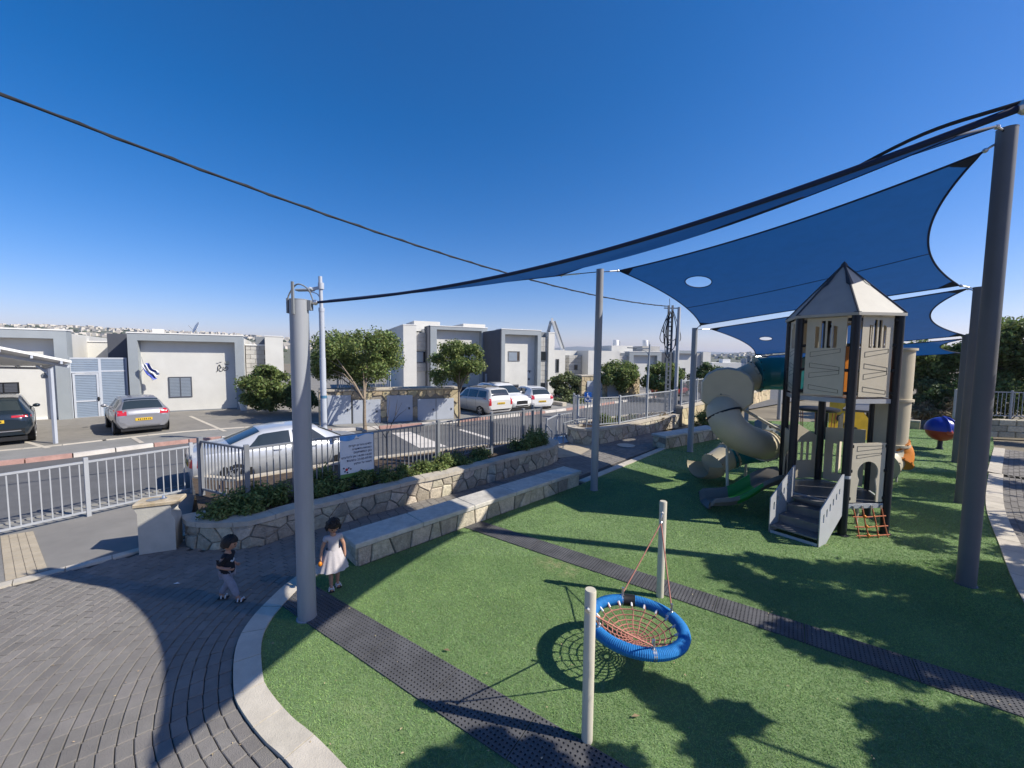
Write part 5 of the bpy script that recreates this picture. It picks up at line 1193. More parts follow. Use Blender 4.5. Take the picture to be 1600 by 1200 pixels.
# flag on a slanting pole
def flag():
    s, z = FBh.sz(229, 563, .5); t = thing('flag', 'white flag with two blue stripes drooping from a slanted pole on the white house', 'flag', FBh.w(s - .22, .48, z - .82), angB)
    a = Vector((.0, 0, .0)); 
    p0, p1 = Vector((.42, -.65, .68)), Vector((.58, -.75, .25))
    part(MB().tube([(-.12, 0, .08), (.06, -.3, .25), (.32, -.75, .5)], .012, 6).tube([(.28, -.7, .46), (.16, -.62, 1.0)], .010, 6), 'flag_pole', m_frameg2, t, world=False)
    m_f = bpy.data.materials.new('flag_cloth'); m_f.use_nodes = True; N = m_f.node_tree.nodes; L = m_f.node_tree.links; uv = N.new('ShaderNodeUVMap'); sp = N.new('ShaderNodeSeparateXYZ'); L.new(uv.outputs[0], sp.inputs[0])
    cr = N.new('ShaderNodeValToRGB'); cr.color_ramp.interpolation = 'CONSTANT'; e = cr.color_ramp.elements
    e[0].position = 0; e[0].color = (.7, .7, .68, 1); e[1].position = .12; e[1].color = (.03, .06, .36, 1)
    for ps, c_ in ((.3, (.7, .7, .68, 1)), (.7, (.03, .06, .36, 1)), (.88, (.7, .7, .68, 1))): x = e.new(ps); x.color = c_
    L.new(sp.outputs[1], cr.inputs[0]); L.new(cr.outputs[0], N['Principled BSDF'].inputs['Base Color'])
    def cloth(u, v):
        q = Vector((.26 + .48 * u ** 1.3 + .05 * v, -.70 - .05 * math.sin(7 * u), .62 - .68 * u + .05 * math.sin(u * 9))); 
        return q + Vector((.22 * (v - .5) + .05 * math.sin(v * 14 + u * 4), .09 * math.sin(v * 16 + u * 3), .33 * (v - .5) * (.5 + u)))
    mb = MB().grid(cloth, 20, 20); o = part(mb, 'flag_cloth', m_f, t, world=False, smooth=180); me = o.data; ul = me.uv_layers.new(name='UVMap')
    for lp in me.loops: i = lp.vertex_index; ul.data[lp.index].uv = ((i // 21) / 20, (i % 21) / 20)
flag()
dz = FBh.z_(305, 522, 3.0); dp = FBh.w(FBh.s_(306, 512, 3), 3.0, zB - .1)
dish = thing('satellite_dish', 'white satellite dish seen side on standing on the roof of the white house', 'satellite dish', dp, angB)
part(MB().tube([(0, 0, 0), (0, 0, .55)], .03, 8), 'mast', m_frameg2, dish, world=False)
ddir = Vector((-.85, -.35, .4)).normalized(); part(MB().lathe([(0, -.06), (.2, -.045), (.36, .0), (.37, .01), (.2, -.03), (0, -.045)], 20, (0, 0, .66), ddir), 'reflector', m_whitec, dish, world=False, smooth=60)
part(MB().tube([(0, 0, .35), Vector((0, 0, .6)) + ddir * .4], .012, 6), 'feed_arm', m_frameg2, dish, world=False)

# house A at the far left
A1 = G(112, 655, .1); A0 = G(0, 662, .1); angA = math.atan2(A1.y - A0.y, A1.x - A0.x) - .06
FAh, hA = house('white_house', 'white single storey house in a grey portal frame at the left edge', A1, angA)
zA = FAh.z_(60, 515.5); portal(hA, -7.5, 0, zA, -FAh.s_(88, 600), zA - FAh.z_(60, 528.5), 0, .9, 0, inset_d=.55)
s0, z1 = FAh.sz(-20, 598, .55); s1, z0 = FAh.sz(31, 614, .55); window(hA, s0, s1, z0, z1, .54, fm=m_black, pm_=m_darkg)
hb(hA, 'base_strip', -6, -.9, .5, .55, 0, .22, m_whitec)
# louvered gate between the two houses
gA, gB = A1 + Vector((0, 0, 0)), B0; gd = gB - gA; gd.z = 0; Lg = gd.length; ga = math.atan2(gd.y, gd.x); FG = Plane(gA, ga)
gt = thing('louvered_gate', 'blue grey louvered screen with door between the two single storey houses', 'gate', (gA.x, gA.y, 0), ga)
zg = FG.z_(150, 561); sm, sdl, sdr = FG.s_(158, 600), FG.s_(113, 600), FG.s_(155, 600); zd = FG.z_(135, 583); zm = FG.z_(180, 580)
fr = MB()
for a, b, c, d in ((.03, .09, 0, zg), (sm - .05, sm + .05, 0, zg), (Lg - .09, Lg - .03, 0, zg)): fr.lbox(a, b, .3, .36, c, d)
fr.lbox(.03, Lg - .03, .295, .365, zg, zg + .07).lbox(.09, sm - .05, .3, .36, zd, zd + .07).lbox(sm + .05, Lg - .09, .3, .36, zm - .03, zm + .04)
part(fr, 'screen_frame', m_door, gt, world=False)
def slats(parent, s0, s1, z0, z1, pitch=.085):
    n = int((z1 - z0) / pitch); me = MB().obox((s0, .305, 0), (s1 - s0, 0, 0), (0, .035, .018), (0, .008, pitch * .8)).mesh('louver_slat', m_louv)
    for k in range(n): part(me, 'louver_slat', None, parent, world=False).location = (0, 0, z0 + (z1 - z0) * k / n)
slats(gt, sm + .05, Lg - .09, .08, zg); slats(gt, .09, sm - .05, zd + .07, zg)
dr = part(MB().lbox(.12, .2, .28, .35, .03, zd - .02).lbox(sm - .14, sm - .06, .28, .35, .03, zd - .02).lbox(.2, sm - .14, .28, .35, .03, .12).lbox(.2, sm - .14, .28, .35, zd - .1, zd - .02).lbox(.2, sm - .14, .28, .35, zd * .38, zd * .38 + .08), 'gate_door', m_door, gt, world=False)
slats(dr, .2, sm - .14, .13, zd - .1); part(MB().lbox(sm - .15, sm - .04, .2, .24, 1.0, 1.04).lbox(sm - .13, sm - .07, .24, .28, .92, 1.12), 'door_handle', m_black, dr, world=False)

# carport
def carport():
    b = G(87, 693, .1); t = thing('carport', 'carport with a sloping white roof over the dark car at the left edge', 'carport', (b.x, b.y, .1))
    A_, B_, C_, D_ = AT(112, 567, 14.5), AT(-130, 520, 11.9), AT(80, 572, 18.2), AT(-120, 571, 16.2); up = Z * .085
    part(MB().add([A_, B_, D_, C_, A_ + up, B_ + up, D_ + up, C_ + up], [(0, 1, 2, 3), (4, 5, 6, 7), (0, 1, 5, 4), (1, 2, 6, 5), (2, 3, 7, 6), (3, 0, 4, 7)]), 'roof', m_whitec, t)
    for k in range(5):
        f = .08 + .22 * k; part(MB().beam(A_.lerp(B_, f) - Z * .06, C_.lerp(D_, f) - Z * .06, .06, .10), 'rafter', m_door, t)
    for f in (.1, .9): part(MB().beam(A_.lerp(C_, f) - Z * .12, B_.lerp(D_, f) - Z * .12, .08, .1), 'roof_beam', m_door, t)
    zt = AT(82, 575, b.y).z; part(MB().obox(b + Vector((-.045, -.045, 0)), (.09, 0, 0), (0, .09, 0), (0, 0, zt - .12)), 'carport_post', m_door, t)
    p2 = B_.lerp(D_, .12); part(MB().obox(Vector((p2.x, p2.y, 0)), (.09, 0, 0), (0, .09, 0), (0, 0, p2.z - .15)), 'carport_post', m_door, t)
    q = AT(58, 572, b.y + .3); part(MB().tube(smooth_path([AT(80, 590, b.y), AT(72, 581, b.y + .1), q], 4), .045, 8), 'curved_brace', m_door, t, smooth=60)
    l = AT(70, 588, b.y + .1); part(MB().tube([AT(80, 583, b.y), l + Z * .12], .02, 6).lathe([(0, -.08), (.08, -.07), (.10, .03), (.06, .1), (0, .11)], 12, l), 'flood_lamp', m_frameg2, t, smooth=40)
carport()

# two storey house pair
F2, h2 = house('white_house', 'white two storey house with small square upper window and dark side wall', (-.90, 33.3), R(25.6))
px2s = lambda px, d=0: F2.s_(px, 570, d)
sA2, sB2, sC2 = 0, px2s(845), px2s(866, 1.0); z2 = F2.z_(800, 515)
portal(h2, 0, sB2, z2, px2s(789), z2 - F2.z_(800, 522.5), 0, 1.0, 0, inset_d=.55)
hb(h2, 'dark_side', -.06, -.002, .02, 7.5, 0, z2 - .01, m_darkg)
s0, z1 = F2.sz(794, 548.5, .55); s1, z0 = F2.sz(812, 564.5, .55); window(h2, s0, s1, z0, z1, .54, slat=False, fm=m_frameg2, mull=0); hb(h2, 'roller_blind', s0 + .06, s1 - .28, .50, .53, z0 + .05, z1 - .1, m_shutter)
s0, z1 = F2.sz(798, 601, .55); s1, z0 = F2.sz(810, 616, .55); window(h2, s0, s1, z0, z1, .54, slat=False, bars=5, mull=0)
ws0, ws1 = sB2 + .01, px2s(855, 1.2)
hb(h2, 'wing_wall', ws0, ws1, 1.25, 8, 0, F2.z_(850, 527, 1.2), m_mortar)
for r_ in range(12):
    zt = F2.z_(850, 527, 1.2); hh = zt / 12
    zz0, zz1 = r_ * hh, r_ * hh + hh
    for q in range(3):
        a, b = ws0 + (ws1 - ws0) * q / 3 + .008, ws0 + (ws1 - ws0) * (q + 1) / 3 - .008; part(MB().lbox(a, b, 1.2, 1.27, zz0 + .01, zz1 - .01, .006), 'cladding_stone', m_clad, h2, world=False)
hb(h2, 'roof_block', ws0, ws1, 1.6, 6, F2.z_(850, 527, 1.2), F2.z_(850, 519, 1.6), m_frameg2)
for (a, b, c, d) in ((844, 549, 853, 564), (844, 598, 852, 613)):
    s0, z1 = F2.sz(a, b, 1.18); s1, z0 = F2.sz(c, d, 1.18); window(h2, s0, s1, z0, z1, 1.17, slat=False, mull=0)
hb(h2, 'white_block', ws1, sC2, 1.0, 8, 0, F2.z_(860, 520, 1.0), m_white); hb(h2, 'block_coping', ws1 - .02, sC2 + .02, .97, 8, F2.z_(860, 520, 1.0) + .002, F2.z_(860, 520, 1.0) + .06, m_whitec)
num = mat('house_number_grey', (.12, .12, .13), .6, 0, .1, 3)
s, z = F2.sz(827, 583, .55); lt = thing('wall_lettering', 'small grey lettering on the white wall of the right two storey house', 'lettering', F2.w(s, .54, z), R(25.6))
o = part(text_mesh('\u05d9\u05d3\u05d9', .42, num), 'letters', None, lt, world=False); o2 = part(MB().lathe([(0, 0), (.1, 0), (.1, .02), (0, .02)], 8, (-.05, 0, -.52), (0, -1, 0)), 'emblem', num, lt, world=False)
F1, h1 = house('white_house', 'white two storey house behind the street trees with stone panels beside a tall window', (-9.2, 33.9), R(25.6))
q1 = lambda px, d=0, py=570: F1.s_(px, py, d)
z1h = F1.z_(640, 508); s651, s672, s755 = q1(651), q1(672), q1(755)
hb(h1, 'white_block', 0, s651, 0, 9.5, 0, z1h, m_white); hb(h1, 'block_coping', -.03, s651 + .02, -.03, 9.5, z1h + .002, z1h + .06, m_whitec)
hb(h1, 'recess_wall', s651 + .005, s672 + .3, .7, 8, 0, F1.z_(660, 519), m_white)
for (y0, y1) in ((519.5, 547), (568, 581)):
    zt, zb_ = F1.z_(660, y0), F1.z_(660, y1); n = max(1, round((zt - zb_) / .38))
    for k in range(n): part(MB().lbox(s651 + .01, s672 + .05, .55, .68, zb_ + (zt - zb_) * k / n + .006, zb_ + (zt - zb_) * (k + 1) / n - .006, .008), 'cladding_stone', m_clad, h1, world=False)
zt, zb_ = F1.z_(660, 549), F1.z_(660, 567); window(h1, s651 + .02, s672 + .0, zb_, zt, .66, slat=False, mull=0, fm=m_darkg)
hb(h1, 'blind', s651 + .07, s651 + .07 + (s672 - s651) * .55, .60, .625, zb_ + .05, zt - .05, m_shutter)
zf = F1.z_(700, 510.5); portal(h1, s672, s755 + .35, zf, q1(682) - s672, zf - F1.z_(700, 515.5), -.15, 1., 0, inset_d=.6)
hb(h1, 'dark_jamb', s672 - .25, s672 - .01, -.1, 1., 0, zf - .01, m_darkg)
s0, z1_ = F1.sz(717, 605, .45); s1, z0_ = F1.sz(728, 621, .45); window(h1, s0, s1, z0_, z1_, .42, slat=False, bars=6, mull=0)
for a, b, y in ((647, 694, 501.5), (724, 764, 506)):
    ss0, ss1 = q1(a, 3, 510), q1(b, 3, 510); hb(h1, 'roof_block', ss0 + .0, ss1 - .4, 3, 7, zf - .3, F1.z_(a + 10, y, 3), m_white)
sg, ds = F2.s_(756, 600, 3.9), 3.85
gs = thing('entrance_screen', 'glazed blue grey entrance screen between the two storey houses', 'gate', F2.w(sg, 3.0, 0), R(25.6)); Lx = -sg - .15; zt = F2.z_(768, 584, 3.0)
fr = MB(); 
for x in (0, Lx / 2 - .04, Lx - .08): fr.lbox(x, x + .08, 0, .08, 0, zt)
for z in (0, zt * .5, zt - .08): fr.lbox(0, Lx, .002, .078, z, z + .08)
part(fr, 'screen_frame', m_door, gs, world=False); part(MB().lbox(.08, Lx - .08, .03, .04, .08, zt - .08), 'glass_panes', mat('blue_grey_glass', (.25, .33, .42), .15, 0, .1, 1, spec=.8), gs, world=False)  # panes carry an even blue grey base colour

# houses further down the street
def boxhouse(label, specs, O, ang):
    F, t = house('white_house', label, O, ang)
    for nm, p0, p1, ytop, d0, d1, m_ in specs:
        s0, s1 = F.s_(p0, 570, d0), F.s_(p1, 570, d0); hb(t, nm, s0, s1, d0, d1, -.1, F.z_((p0 + p1) / 2, ytop, d0), m_)
    return F, t
F3, h3 = boxhouse('pale stone clad house with plain boxes between the two storey house and sail pole', [('shaded_block', 866, 883, 547, .0, 6, m_white), ('back_block', 883, 921, 548, 2.6, 8, m_white), ('front_block', 919, 956, 548, .0, 7, m_white)], (4.6, 42), R(18))
for r_ in range(9):
    for q in range(3):
        s0, s1 = F3.s_(889, 570, 1.4), F3.s_(918, 570, 1.4); zt = F3.z_(900, 555, 1.4); hh = zt / 9; w_ = (s1 - s0) / 3
        part(MB().lbox(s0 + q * w_ + .01, s0 + (q + 1) * w_ - .01, 1.4, 2.6 if q == 0 else 2.55, r_ * hh + .01, (r_ + 1) * hh - .01, .01), 'cladding_stone', m_clad, h3, world=False)
s0, z1_ = F3.sz(868.5, 561, 0); s1, z0_ = F3.sz(873, 582, 0); window(h3, s0, s1, z0_, z1_, -.02, slat=False, mull=0); s0, z1_ = F3.sz(897, 570, 1.4); s1, z0_ = F3.sz(902, 578, 1.4); window(h3, s0, s1, z0_, z1_, 1.36, slat=False, mull=0)
F4, h4 = boxhouse('white house with a grey portal frame behind the second street lamp', [('left_block', 956, 968, 549, 0, 6, m_white), ('upper_block', 955, 988, 540, 2.2, 7, m_white), ('low_wall', 967, 983, 556, .2, 6, m_clad), ('roof_block', 1003, 1030, 541, 4.5, 7, m_clad), ('dark_wall', 1031, 1052, 551, .4, 6, m_darkg), ('white_front', 1052, 1086, 550, .3, 6, m_white), ('clad_wall', 1086, 1100, 552, .5, 6, m_clad), ('end_block', 1098, 1110, 550, .2, 6, m_white)], (11.4, 45), R(14))
s0, s1 = F4.s_(982, 570), F4.s_(1032, 570); zf4 = F4.z_(1005, 550); portal(h4, s0, s1, zf4, .55, .38, -.15, .9, 0, inset_d=.5, back=4)
s0, s1 = F4.s_(1053, 570), F4.s_(1085, 570); part(MB().lbox(s0, s1, -.1, .29, F4.z_(1068, 551) - .1, F4.z_(1068, 551) + .25).lbox(s0, s0 + .3, -.1, .29, 0, F4.z_(1068, 551) - .1), 'portal_frame', m_frameg, h4, world=False)
s0, z1_ = F4.sz(1058, 575, .3); s1, z0_ = F4.sz(1070, 588, .3); window(h4, s0, s1, z0_, z1_, .27, slat=False, mull=0)
for px in (962, 1008):
    p = F4.w(F4.s_(px, 545, 4), 4, F4.z_(px, 541, 3)); wt = thing('water_heater', 'white rooftop water tank ' + ('on the left roof block behind the sail pole' if px < 1000 else 'above the grey portal behind the street lamp'), 'water tank', p, 0, 'rooftop water tanks')
    part(MB().lathe([(0, 0), (.3, .02), (.33, .1), (.33, .7), (.3, .78), (0, .8)], 14), 'tank', m_whitec, wt, world=False, smooth=50); part(MB().tube([(.33, 0, .6), (.5, 0, .6), (.5, 0, 0)], .03, 6), 'pipe', m_frameg2, wt, world=False)
F5, h5 = boxhouse('distant pale flat roofed house seen above the tube slide', [('main_block', 1112, 1185, 567, 0, 8, m_white), ('chimney_block', 1166, 1176, 560, -.2, 1.2, m_frameg), ('white_pier', 1178, 1186, 560, -.2, 1.5, m_white), ('right_block', 1185, 1260, 569, .5, 8, m_white)], (30, 62), R(4))
hb(h5, 'roof_window', F5.s_(1129, 570, .5), F5.s_(1141, 570, .5), .5, 1.5, F5.z_(1130, 567), F5.z_(1130, 561), m_whitec)
F6, h6 = boxhouse('pale tower like house end left of the third sail pole', [('main_block', 1094, 1109, 551, 0, 6, m_white)], (26, 55), R(6))

# concrete pump boom
def boom():
    Y = 48; t = thing('pump_boom', 'white folded concrete pump boom rising behind the two storey house', 'crane', AT(872, 600, Y)[:])
    A_, B_, C_, D_ = AT(857, 517, Y), AT(861, 502, Y), AT(864, 502, Y), AT(878, 545, Y)
    part(MB().beam(AT(853, 540, Y), A_, .34, .4).beam(A_, B_, .25, .35), 'boom_arm', m_frameg, t)
    part(MB().beam(C_, D_, .3, .42), 'boom_arm', m_whitec, t); part(MB().beam(B_ + Z * .1, C_ + Z * .1, .36, .5), 'boom_joint', m_whitec, t)
    part(MB().tube([C_ + Vector((.2, -.3, 0)), D_ + Vector((.25, -.3, 0))], .09, 8), 'concrete_pipe', m_frameg2, t)
    part(MB().beam(D_, AT(879, 600, Y), .4, .5), 'boom_base', m_whitec, t)
    for f in (.2, .5, .8): part(MB().beam(A_.lerp(AT(853, 540, Y), f) + Vector((-.25, -.2, 0)), A_.lerp(AT(853, 540, Y), f) + Vector((.25, -.2, .3)), .1, .1), 'bracket', m_darkg, t)
boom()

# ------------------------------------------------------------------ utility cabinets in stone walls
def cabinet(label, P0, P1, zt, doors, seed, thick=.9, sizes=.42, nmaxx=None):
    Pth = Path([P0, P1]); d = (P1 - P0).normalized(); n = Vector((d.y, -d.x, 0)); t = thing('utility_wall', label, 'utility cabinet', (P0.x, P0.y, 0), math.atan2(d.y, d.x)); L = Pth.L
    part(MB().lbox(.01, L - .01, .02, thick, 0, zt - .1), 'wall_core', m_mortar, t, world=False)
    def sk(x, z): return any(a - .02 < x < b + .02 and z < h for a, b, h in doors)
    stones(t, Pth, K(.02), K(zt - .1), sizes, m_stoneY, seed, 1, .03, .012, skip=lambda x, z: any(a < x < b and z < h - .05 for a, b, h in doors))
    stones(t, Path([P0 - n * thick, P0]), K(.02), K(zt - .1), sizes, m_stoneY, seed + 1)
    k = max(2, int(L / .8))
    for i in range(k): part(MB().lbox(L * i / k + .004 - (.06 if i == 0 else 0), L * (i + 1) / k - .004, -.08, thick + .05, zt - .098, zt, .012), 'coping_stone', m_coping, t, world=False)
    for a, b, h in doors:
        m = max(1, round((b - a) / .95)); w_ = (b - a) / m
        for q in range(m):
            dd = part(MB().lbox(a + q * w_ + .012, a + (q + 1) * w_ - .012, -.05, .01, .05, h - .02, .006), 'cabinet_door', m_door, t, world=False)
            part(MB().lbox(a + q * w_ + .05, a + (q + 1) * w_ - .05, -.056, -.05, .12, h - .1, .003), 'door_panel', m_door, dd, world=False); part(MB().lbox(a + (q + .82) * w_, a + (q + .88) * w_, -.08, -.05, h * .48, h * .56), 'door_handle', m_darkg, dd, world=False)
    return t
C0, C1 = G(499, 664.5, .1) , G(717, 653.5, .1); Lc = (C1 - C0).length; dc = (C1 - C0).normalized()
cF = Plane(C0, math.atan2(dc.y, dc.x)); cs = lambda px: cF.s_(px, 640)
C0.z = C1.z = 0
cabinet('yellow stone wall with grey metal cabinet doors under the street trees', C0, C1, cF.z_(600, 607), [(cs(511), cs(549), cF.z_(530, 617)), (cs(551), cs(595), cF.z_(570, 624)), (cs(604), cs(645), cF.z_(620, 617)), (cs(652), cs(709), cF.z_(680, 622))], 41)
D0, D1 = Vector((5.6, 32.2, 0)), Vector((11.0, 34.4, 0))
cabinet('farther yellow stone wall with grey cabinet doors behind the smaller planter', D0, D1, 1.95, [(.5, 2.0, 1.5), (2.5, 3.6, 1.5)], 47)
# low pale wall in front of the bushes
single(MB().beam(G(857, 633) + Z * .12, G(882, 637) + Z * .12, .4, .45, .02), 'garden_kerb', m_coping, 'low pale stone block in front of the olive bushes by the parked cars', 'wall', loc=tuple(G(870, 635)))
fence('back_fence', 'pale mesh fence on the slope behind the left street tree', Path([C0 + Vector((-.6, 3.4, 0)), C0 + Vector((1.2, 2.4, 0)), C1 + Vector((-4.4, 2.6, 0))]), K(1.35), 1.1, .17, [0, 1.6, 3.2, 4.8], postw=.06)

# ------------------------------------------------------------------ street trees and bushes
c = AT(562, 558, 19.9); b = G(570, 669, .1)
ccl = crownclumps(AT(560, 553, 19.8), 2.4, 1.75, 36, 3, .22, .36) + crownclumps(AT(515, 562, 20.2), 1.3, 1.15, 12, 13, .3, .45)
tree('street_tree', 'large leafy street tree in front of the left cabinet doors', (b.x, b.y, .1), 1.35, .075, ccl, 15000, .105, m_leaf, m_bark, 51, 'trees along the far sidewalk')
b = G(717, 662, .1); tree('street_tree', 'smaller street tree at the right end of the cabinet wall', (b.x, b.y, .1), 1.6, .055, crownclumps(AT(711, 566, 19.7), 1.55, 1.35, 22, 5, .22, .38), 8500, .10, m_leaf, m_bark, 52, 'trees along the far sidewalk')
b = AT(604, 735, 10.9); sp = thing('bare_sapling', 'bare thin sapling with no leaves just behind the planter railing', 'sapling', (b.x, b.y, .0)); mb = MB()
part(MB().tube([(0, 0, 0), (.01, 0, .6), (0, .02, 1.25)], [.022, .02, .016], 7), 'trunk', m_barkd, sp, world=False)
for a, bb in (((0, .02, 1.15), (.42, .1, 2.1)), ((0, .02, 1.2), (.12, 0, 2.25)), ((0, .02, 1.1), (-.45, .1, 1.65)), ((.12, .04, 1.5), (.5, .2, 1.9)), ((-.15, .03, 1.3), (-.6, -.1, 1.5)), ((.05, 0, 1.6), (-.08, .1, 2.1)), ((.25, .05, 1.75), (.35, -.1, 2.2))):
    a, bb = Vector(a), Vector(bb); mb.tube([a, a.lerp(bb, .5) + Vector((0, 0, .04)), bb], [.011, .008, .003], 5)
part(mb, 'twigs', m_barkd, sp, world=False)
shrub('garden_bush', 'large bright green bush beside the grey portal of the white house', crownclumps(AT(424, 606, 22.2), 1.55, 1.35, 22, 7, .25, .42), 9000, .12, m_leaf, 61)
shrub('garden_bush', 'dark low bush right of the bright bush and left of the cabinet wall', crownclumps(AT(470, 625, 21.5), 1.1, .85, 14, 17, .3, .45), 4500, .11, m_leafd, 62)
shrub('garden_bush', 'small dark plant at the foot of the grey portal', crownclumps(AT(392, 608, 23.6), .55, .8, 8, 27, .3, .5), 2200, .10, m_leafd, 63)
pot = G(381, 641, .1); pt = single(MB().lathe([(.15, 0), (.24, .42), (.27, .42), (.27, .48), (.2, .48), (.18, .40), (0, .40)], 16, (pot.x, pot.y, .1)), 'flower_pot', m_whitec, 'white flower pot at the foot of the grey portal column', 'flower pot', loc=(pot.x, pot.y, .1), smooth=40)
shrub('garden_bush', 'olive green bush behind the white parked hatchback', crownclumps(AT(884, 604, 33), 1.5, 1.2, 16, 31, .28, .42), 5200, .16, m_leafo, 64)
shrub('garden_bush', 'green bush beside the olive bush just left of the sail pole', crownclumps(AT(914, 606, 34), 1.2, 1.1, 14, 33, .28, .42), 4200, .16, m_leaf, 65)
shrub('garden_bush', 'low yellow green ground plants under the olive bush', crownclumps(AT(892, 628, 29.5), 1.7, .32, 14, 35, .2, .3), 3600, .12, m_leafo, 66)
tree('street_tree', 'leafy tree right behind the second sail pole', (8.3, 33.5, 0), 1.9, .08, crownclumps(AT(966, 588, 33), 2.0, 1.3, 22, 37, .25, .4), 7500, .16, m_leaf, m_bark, 67)
tree('street_tree', 'leafy tree between the second street lamp and utility pole', (12.0, 33.6, 0), 1.9, .08, crownclumps(AT(1038, 590, 32), 2.0, 1.25, 20, 39, .25, .4), 7000, .16, m_leaf, m_bark, 68)
tree('street_tree', 'dark tree behind the third sail pole', (14.8, 31.2, 0), 1.6, .1, crownclumps(AT(1106, 592, 30.5), 1.7, 1.35, 20, 41, .25, .42), 7500, .15, m_leafd, m_barkd, 69)
# trees at the right behind the playground
tree('park_tree', 'broad dark tree at the right edge of the photo behind the sail poles', (28.5, 21.5, 0), 2.0, .16, crownclumps((27.6, 21.5, 4.1), 2.9, 1.9, 30, 43, .24, .38), 15000, .16, m_leaf, m_barkd, 71)
tree('park_tree', 'wide dark tree between the beige tube and the sail poles', (24.3, 23.8, 0), 1.7, .15, crownclumps((24.2, 23.6, 3.3), 2.3, 1.35, 28, 45, .24, .38), 13000, .15, m_leaf, m_barkd, 72)
shrub('garden_bush', 'green bush under the wide tree beside the beige tube', crownclumps((23.4, 22.6, 1.5), 1.6, .9, 16, 47, .26, .4), 5200, .13, m_leafo, 73)
shrub('dry_shrub', 'dry brown grassy shrub behind the blue and red ball', crownclumps((22.2, 20.6, .75), 1.7, .55, 16, 49, .22, .36), 5200, .09, m_dry, 74, elong=4)
shrub('garden_bush', 'dense green bushes behind the bar fence at the right edge', crownclumps((26.2, 21.2, 1.6), 2.6, 1.4, 24, 57, .24, .4), 7000, .14, m_leaf, 76)
shrub('garden_bush', 'dark green bush between the bar fence and the wide tree', crownclumps((22.6, 20.4, 1.5), 1.2, 1.0, 14, 58, .24, .4), 3800, .13, m_leafd, 77)
# low block wall and fence at the end of the path
bw = thing('block_wall', 'low grey stone block wall at the far end of the side path', 'wall', (21.0, 17.6, 0)); u_ = Vector((.97, -.22, 0))
for r_ in range(3):
    for k in range(14):
        o = Vector((20.6, 18.0, r_ * .27)) + u_ * ((k + .5 * (r_ % 2)) * .62); part(MB().obox(o, u_ * .6, Vector((.22, .97, 0)) * .35, Z * .26, .02), 'block', m_stone, bw)
fence('path_fence', 'pale bar fence above the low block wall at the right edge', Path([Vector((20.7, 18.6, 0)), Vector((29, 16.7, 0))]), K(.82), 1.2, .15, [0, 2.1, 4.2, 6.3, 8.4], postw=.07)
PLK = Path([Vector((17.6, 22.4, 0)), Vector((20.2, 19.6, 0))]); stone_wall_thing('low_wall', 'low pale stone kerb wall behind the blue and red ball', 'wall', PLK, K(-.05), K(.42), .35, .08, .5, 77, .9, .3, m_stoneY)
# fence along the side path, just outside the picture, whose shadow falls on the path
fence('side_fence', 'pale bar fence along the far side of the paved side path', Path([Vector((19.9, 13.5, 0)), Vector((12.9, 7.6, 0)), Vector((8.9, 3.6, 0))]), K(.0), 1.5, .17, [i * 2.4 for i in range(7)], pw=.03)
# shade trees standing beside the camera at the right
def caster(px, py, r, h, k=1.):
    g = G(px, py)
    while True:
        p = g + Vector((1.14 * h, -.26 * h, h)); r_ = r; m = r * 1.8 + .15
        if p.x - m > (p.y + m) * 1.40: return (p, (r * .80, r * .80, r * .6))
        h += .05
sh1 = [caster(*a) for a in ((1150, 900, .38, 3.3), (1230, 890, .5, 3.6), (1330, 900, .55, 3.9), (1420, 905, .6, 4.0), (1250, 950, .5, 3.7), (1340, 965, .55, 4.0), (1440, 985, .55, 4.2), (1520, 960, .6, 4.3), (1560, 1010, .5, 4.2), (1300, 1015, .38, 3.9), (1380, 1040, .4, 4.0), (1470, 1045, .35, 4.1), (1180, 875, .25, 3.3), (1550, 905, .6, 4.3), (1600, 960, .6, 4.6), (1130, 885, .3, 3.2), (1290, 940, .6, 3.8), (1400, 960, .6, 4.0), (1480, 930, .6, 4.2), (1450, 1020, .45, 4.2), (1540, 1050, .5, 4.3), (1200, 925, .45, 3.5), (1260, 1000, .4, 3.7), (1580, 900, .6, 4.5))]
tree('shade_tree', 'tree beside the path at the right that shades the turf', (9.4, 3.9, 0), 2.2, .12, sh1, 11500, .13, m_leaf, m_barkd, 81, shell=.6, nlimb=3)
sh2 = [caster(*a) for a in ((1040, 1090, .26, 3.0), (1090, 1125, .28, 3.1), (1150, 1120, .2, 3.1), (1010, 1070, .2, 3.0), (760, 1180, .26, 2.9), (830, 1190, .22, 2.9), (690, 1215, .25, 2.9), (1110, 1180, .2, 3.1), (1400, 1130, .3, 3.3), (1480, 1150, .34, 3.4), (1560, 1150, .34, 3.4), (1430, 1195, .3, 3.3), (960, 1195, .2, 3.0), (1530, 1200, .35, 3.4))]
tree('shade_tree', 'tree at the near right corner that dapples the foreground turf', (7.2, 1.6, 0), 2.0, .11, sh2, 4800, .13, m_leaf, m_barkd, 82, shell=.6, nlimb=3)
sh3 = [caster(*a) for a in ((1440, 770, .8, 4.4), (1420, 820, .7, 4.2), (1480, 740, .8, 4.4), (1440, 850, .45, 4.0), (1460, 800, .7, 4.4), (1590, 760, .7, 4.6), (1570, 720, .9, 4.6), (1430, 735, .6, 4.2), (1590, 820, .6, 4.6), (1600, 870, .5, 4.6), (1585, 690, .9, 4.8), (1410, 790, .6, 4.2), (1460, 760, .8, 4.4), (1490, 820, .7, 4.5), (1440, 710, .7, 4.4))]
tree('shade_tree', 'tree beyond the side path at the right that shades the tower side', (17.5, 8.2, 0), 2.2, .13, sh3, 9500, .13, m_leaf, m_barkd, 83, shell=.6, nlimb=3)

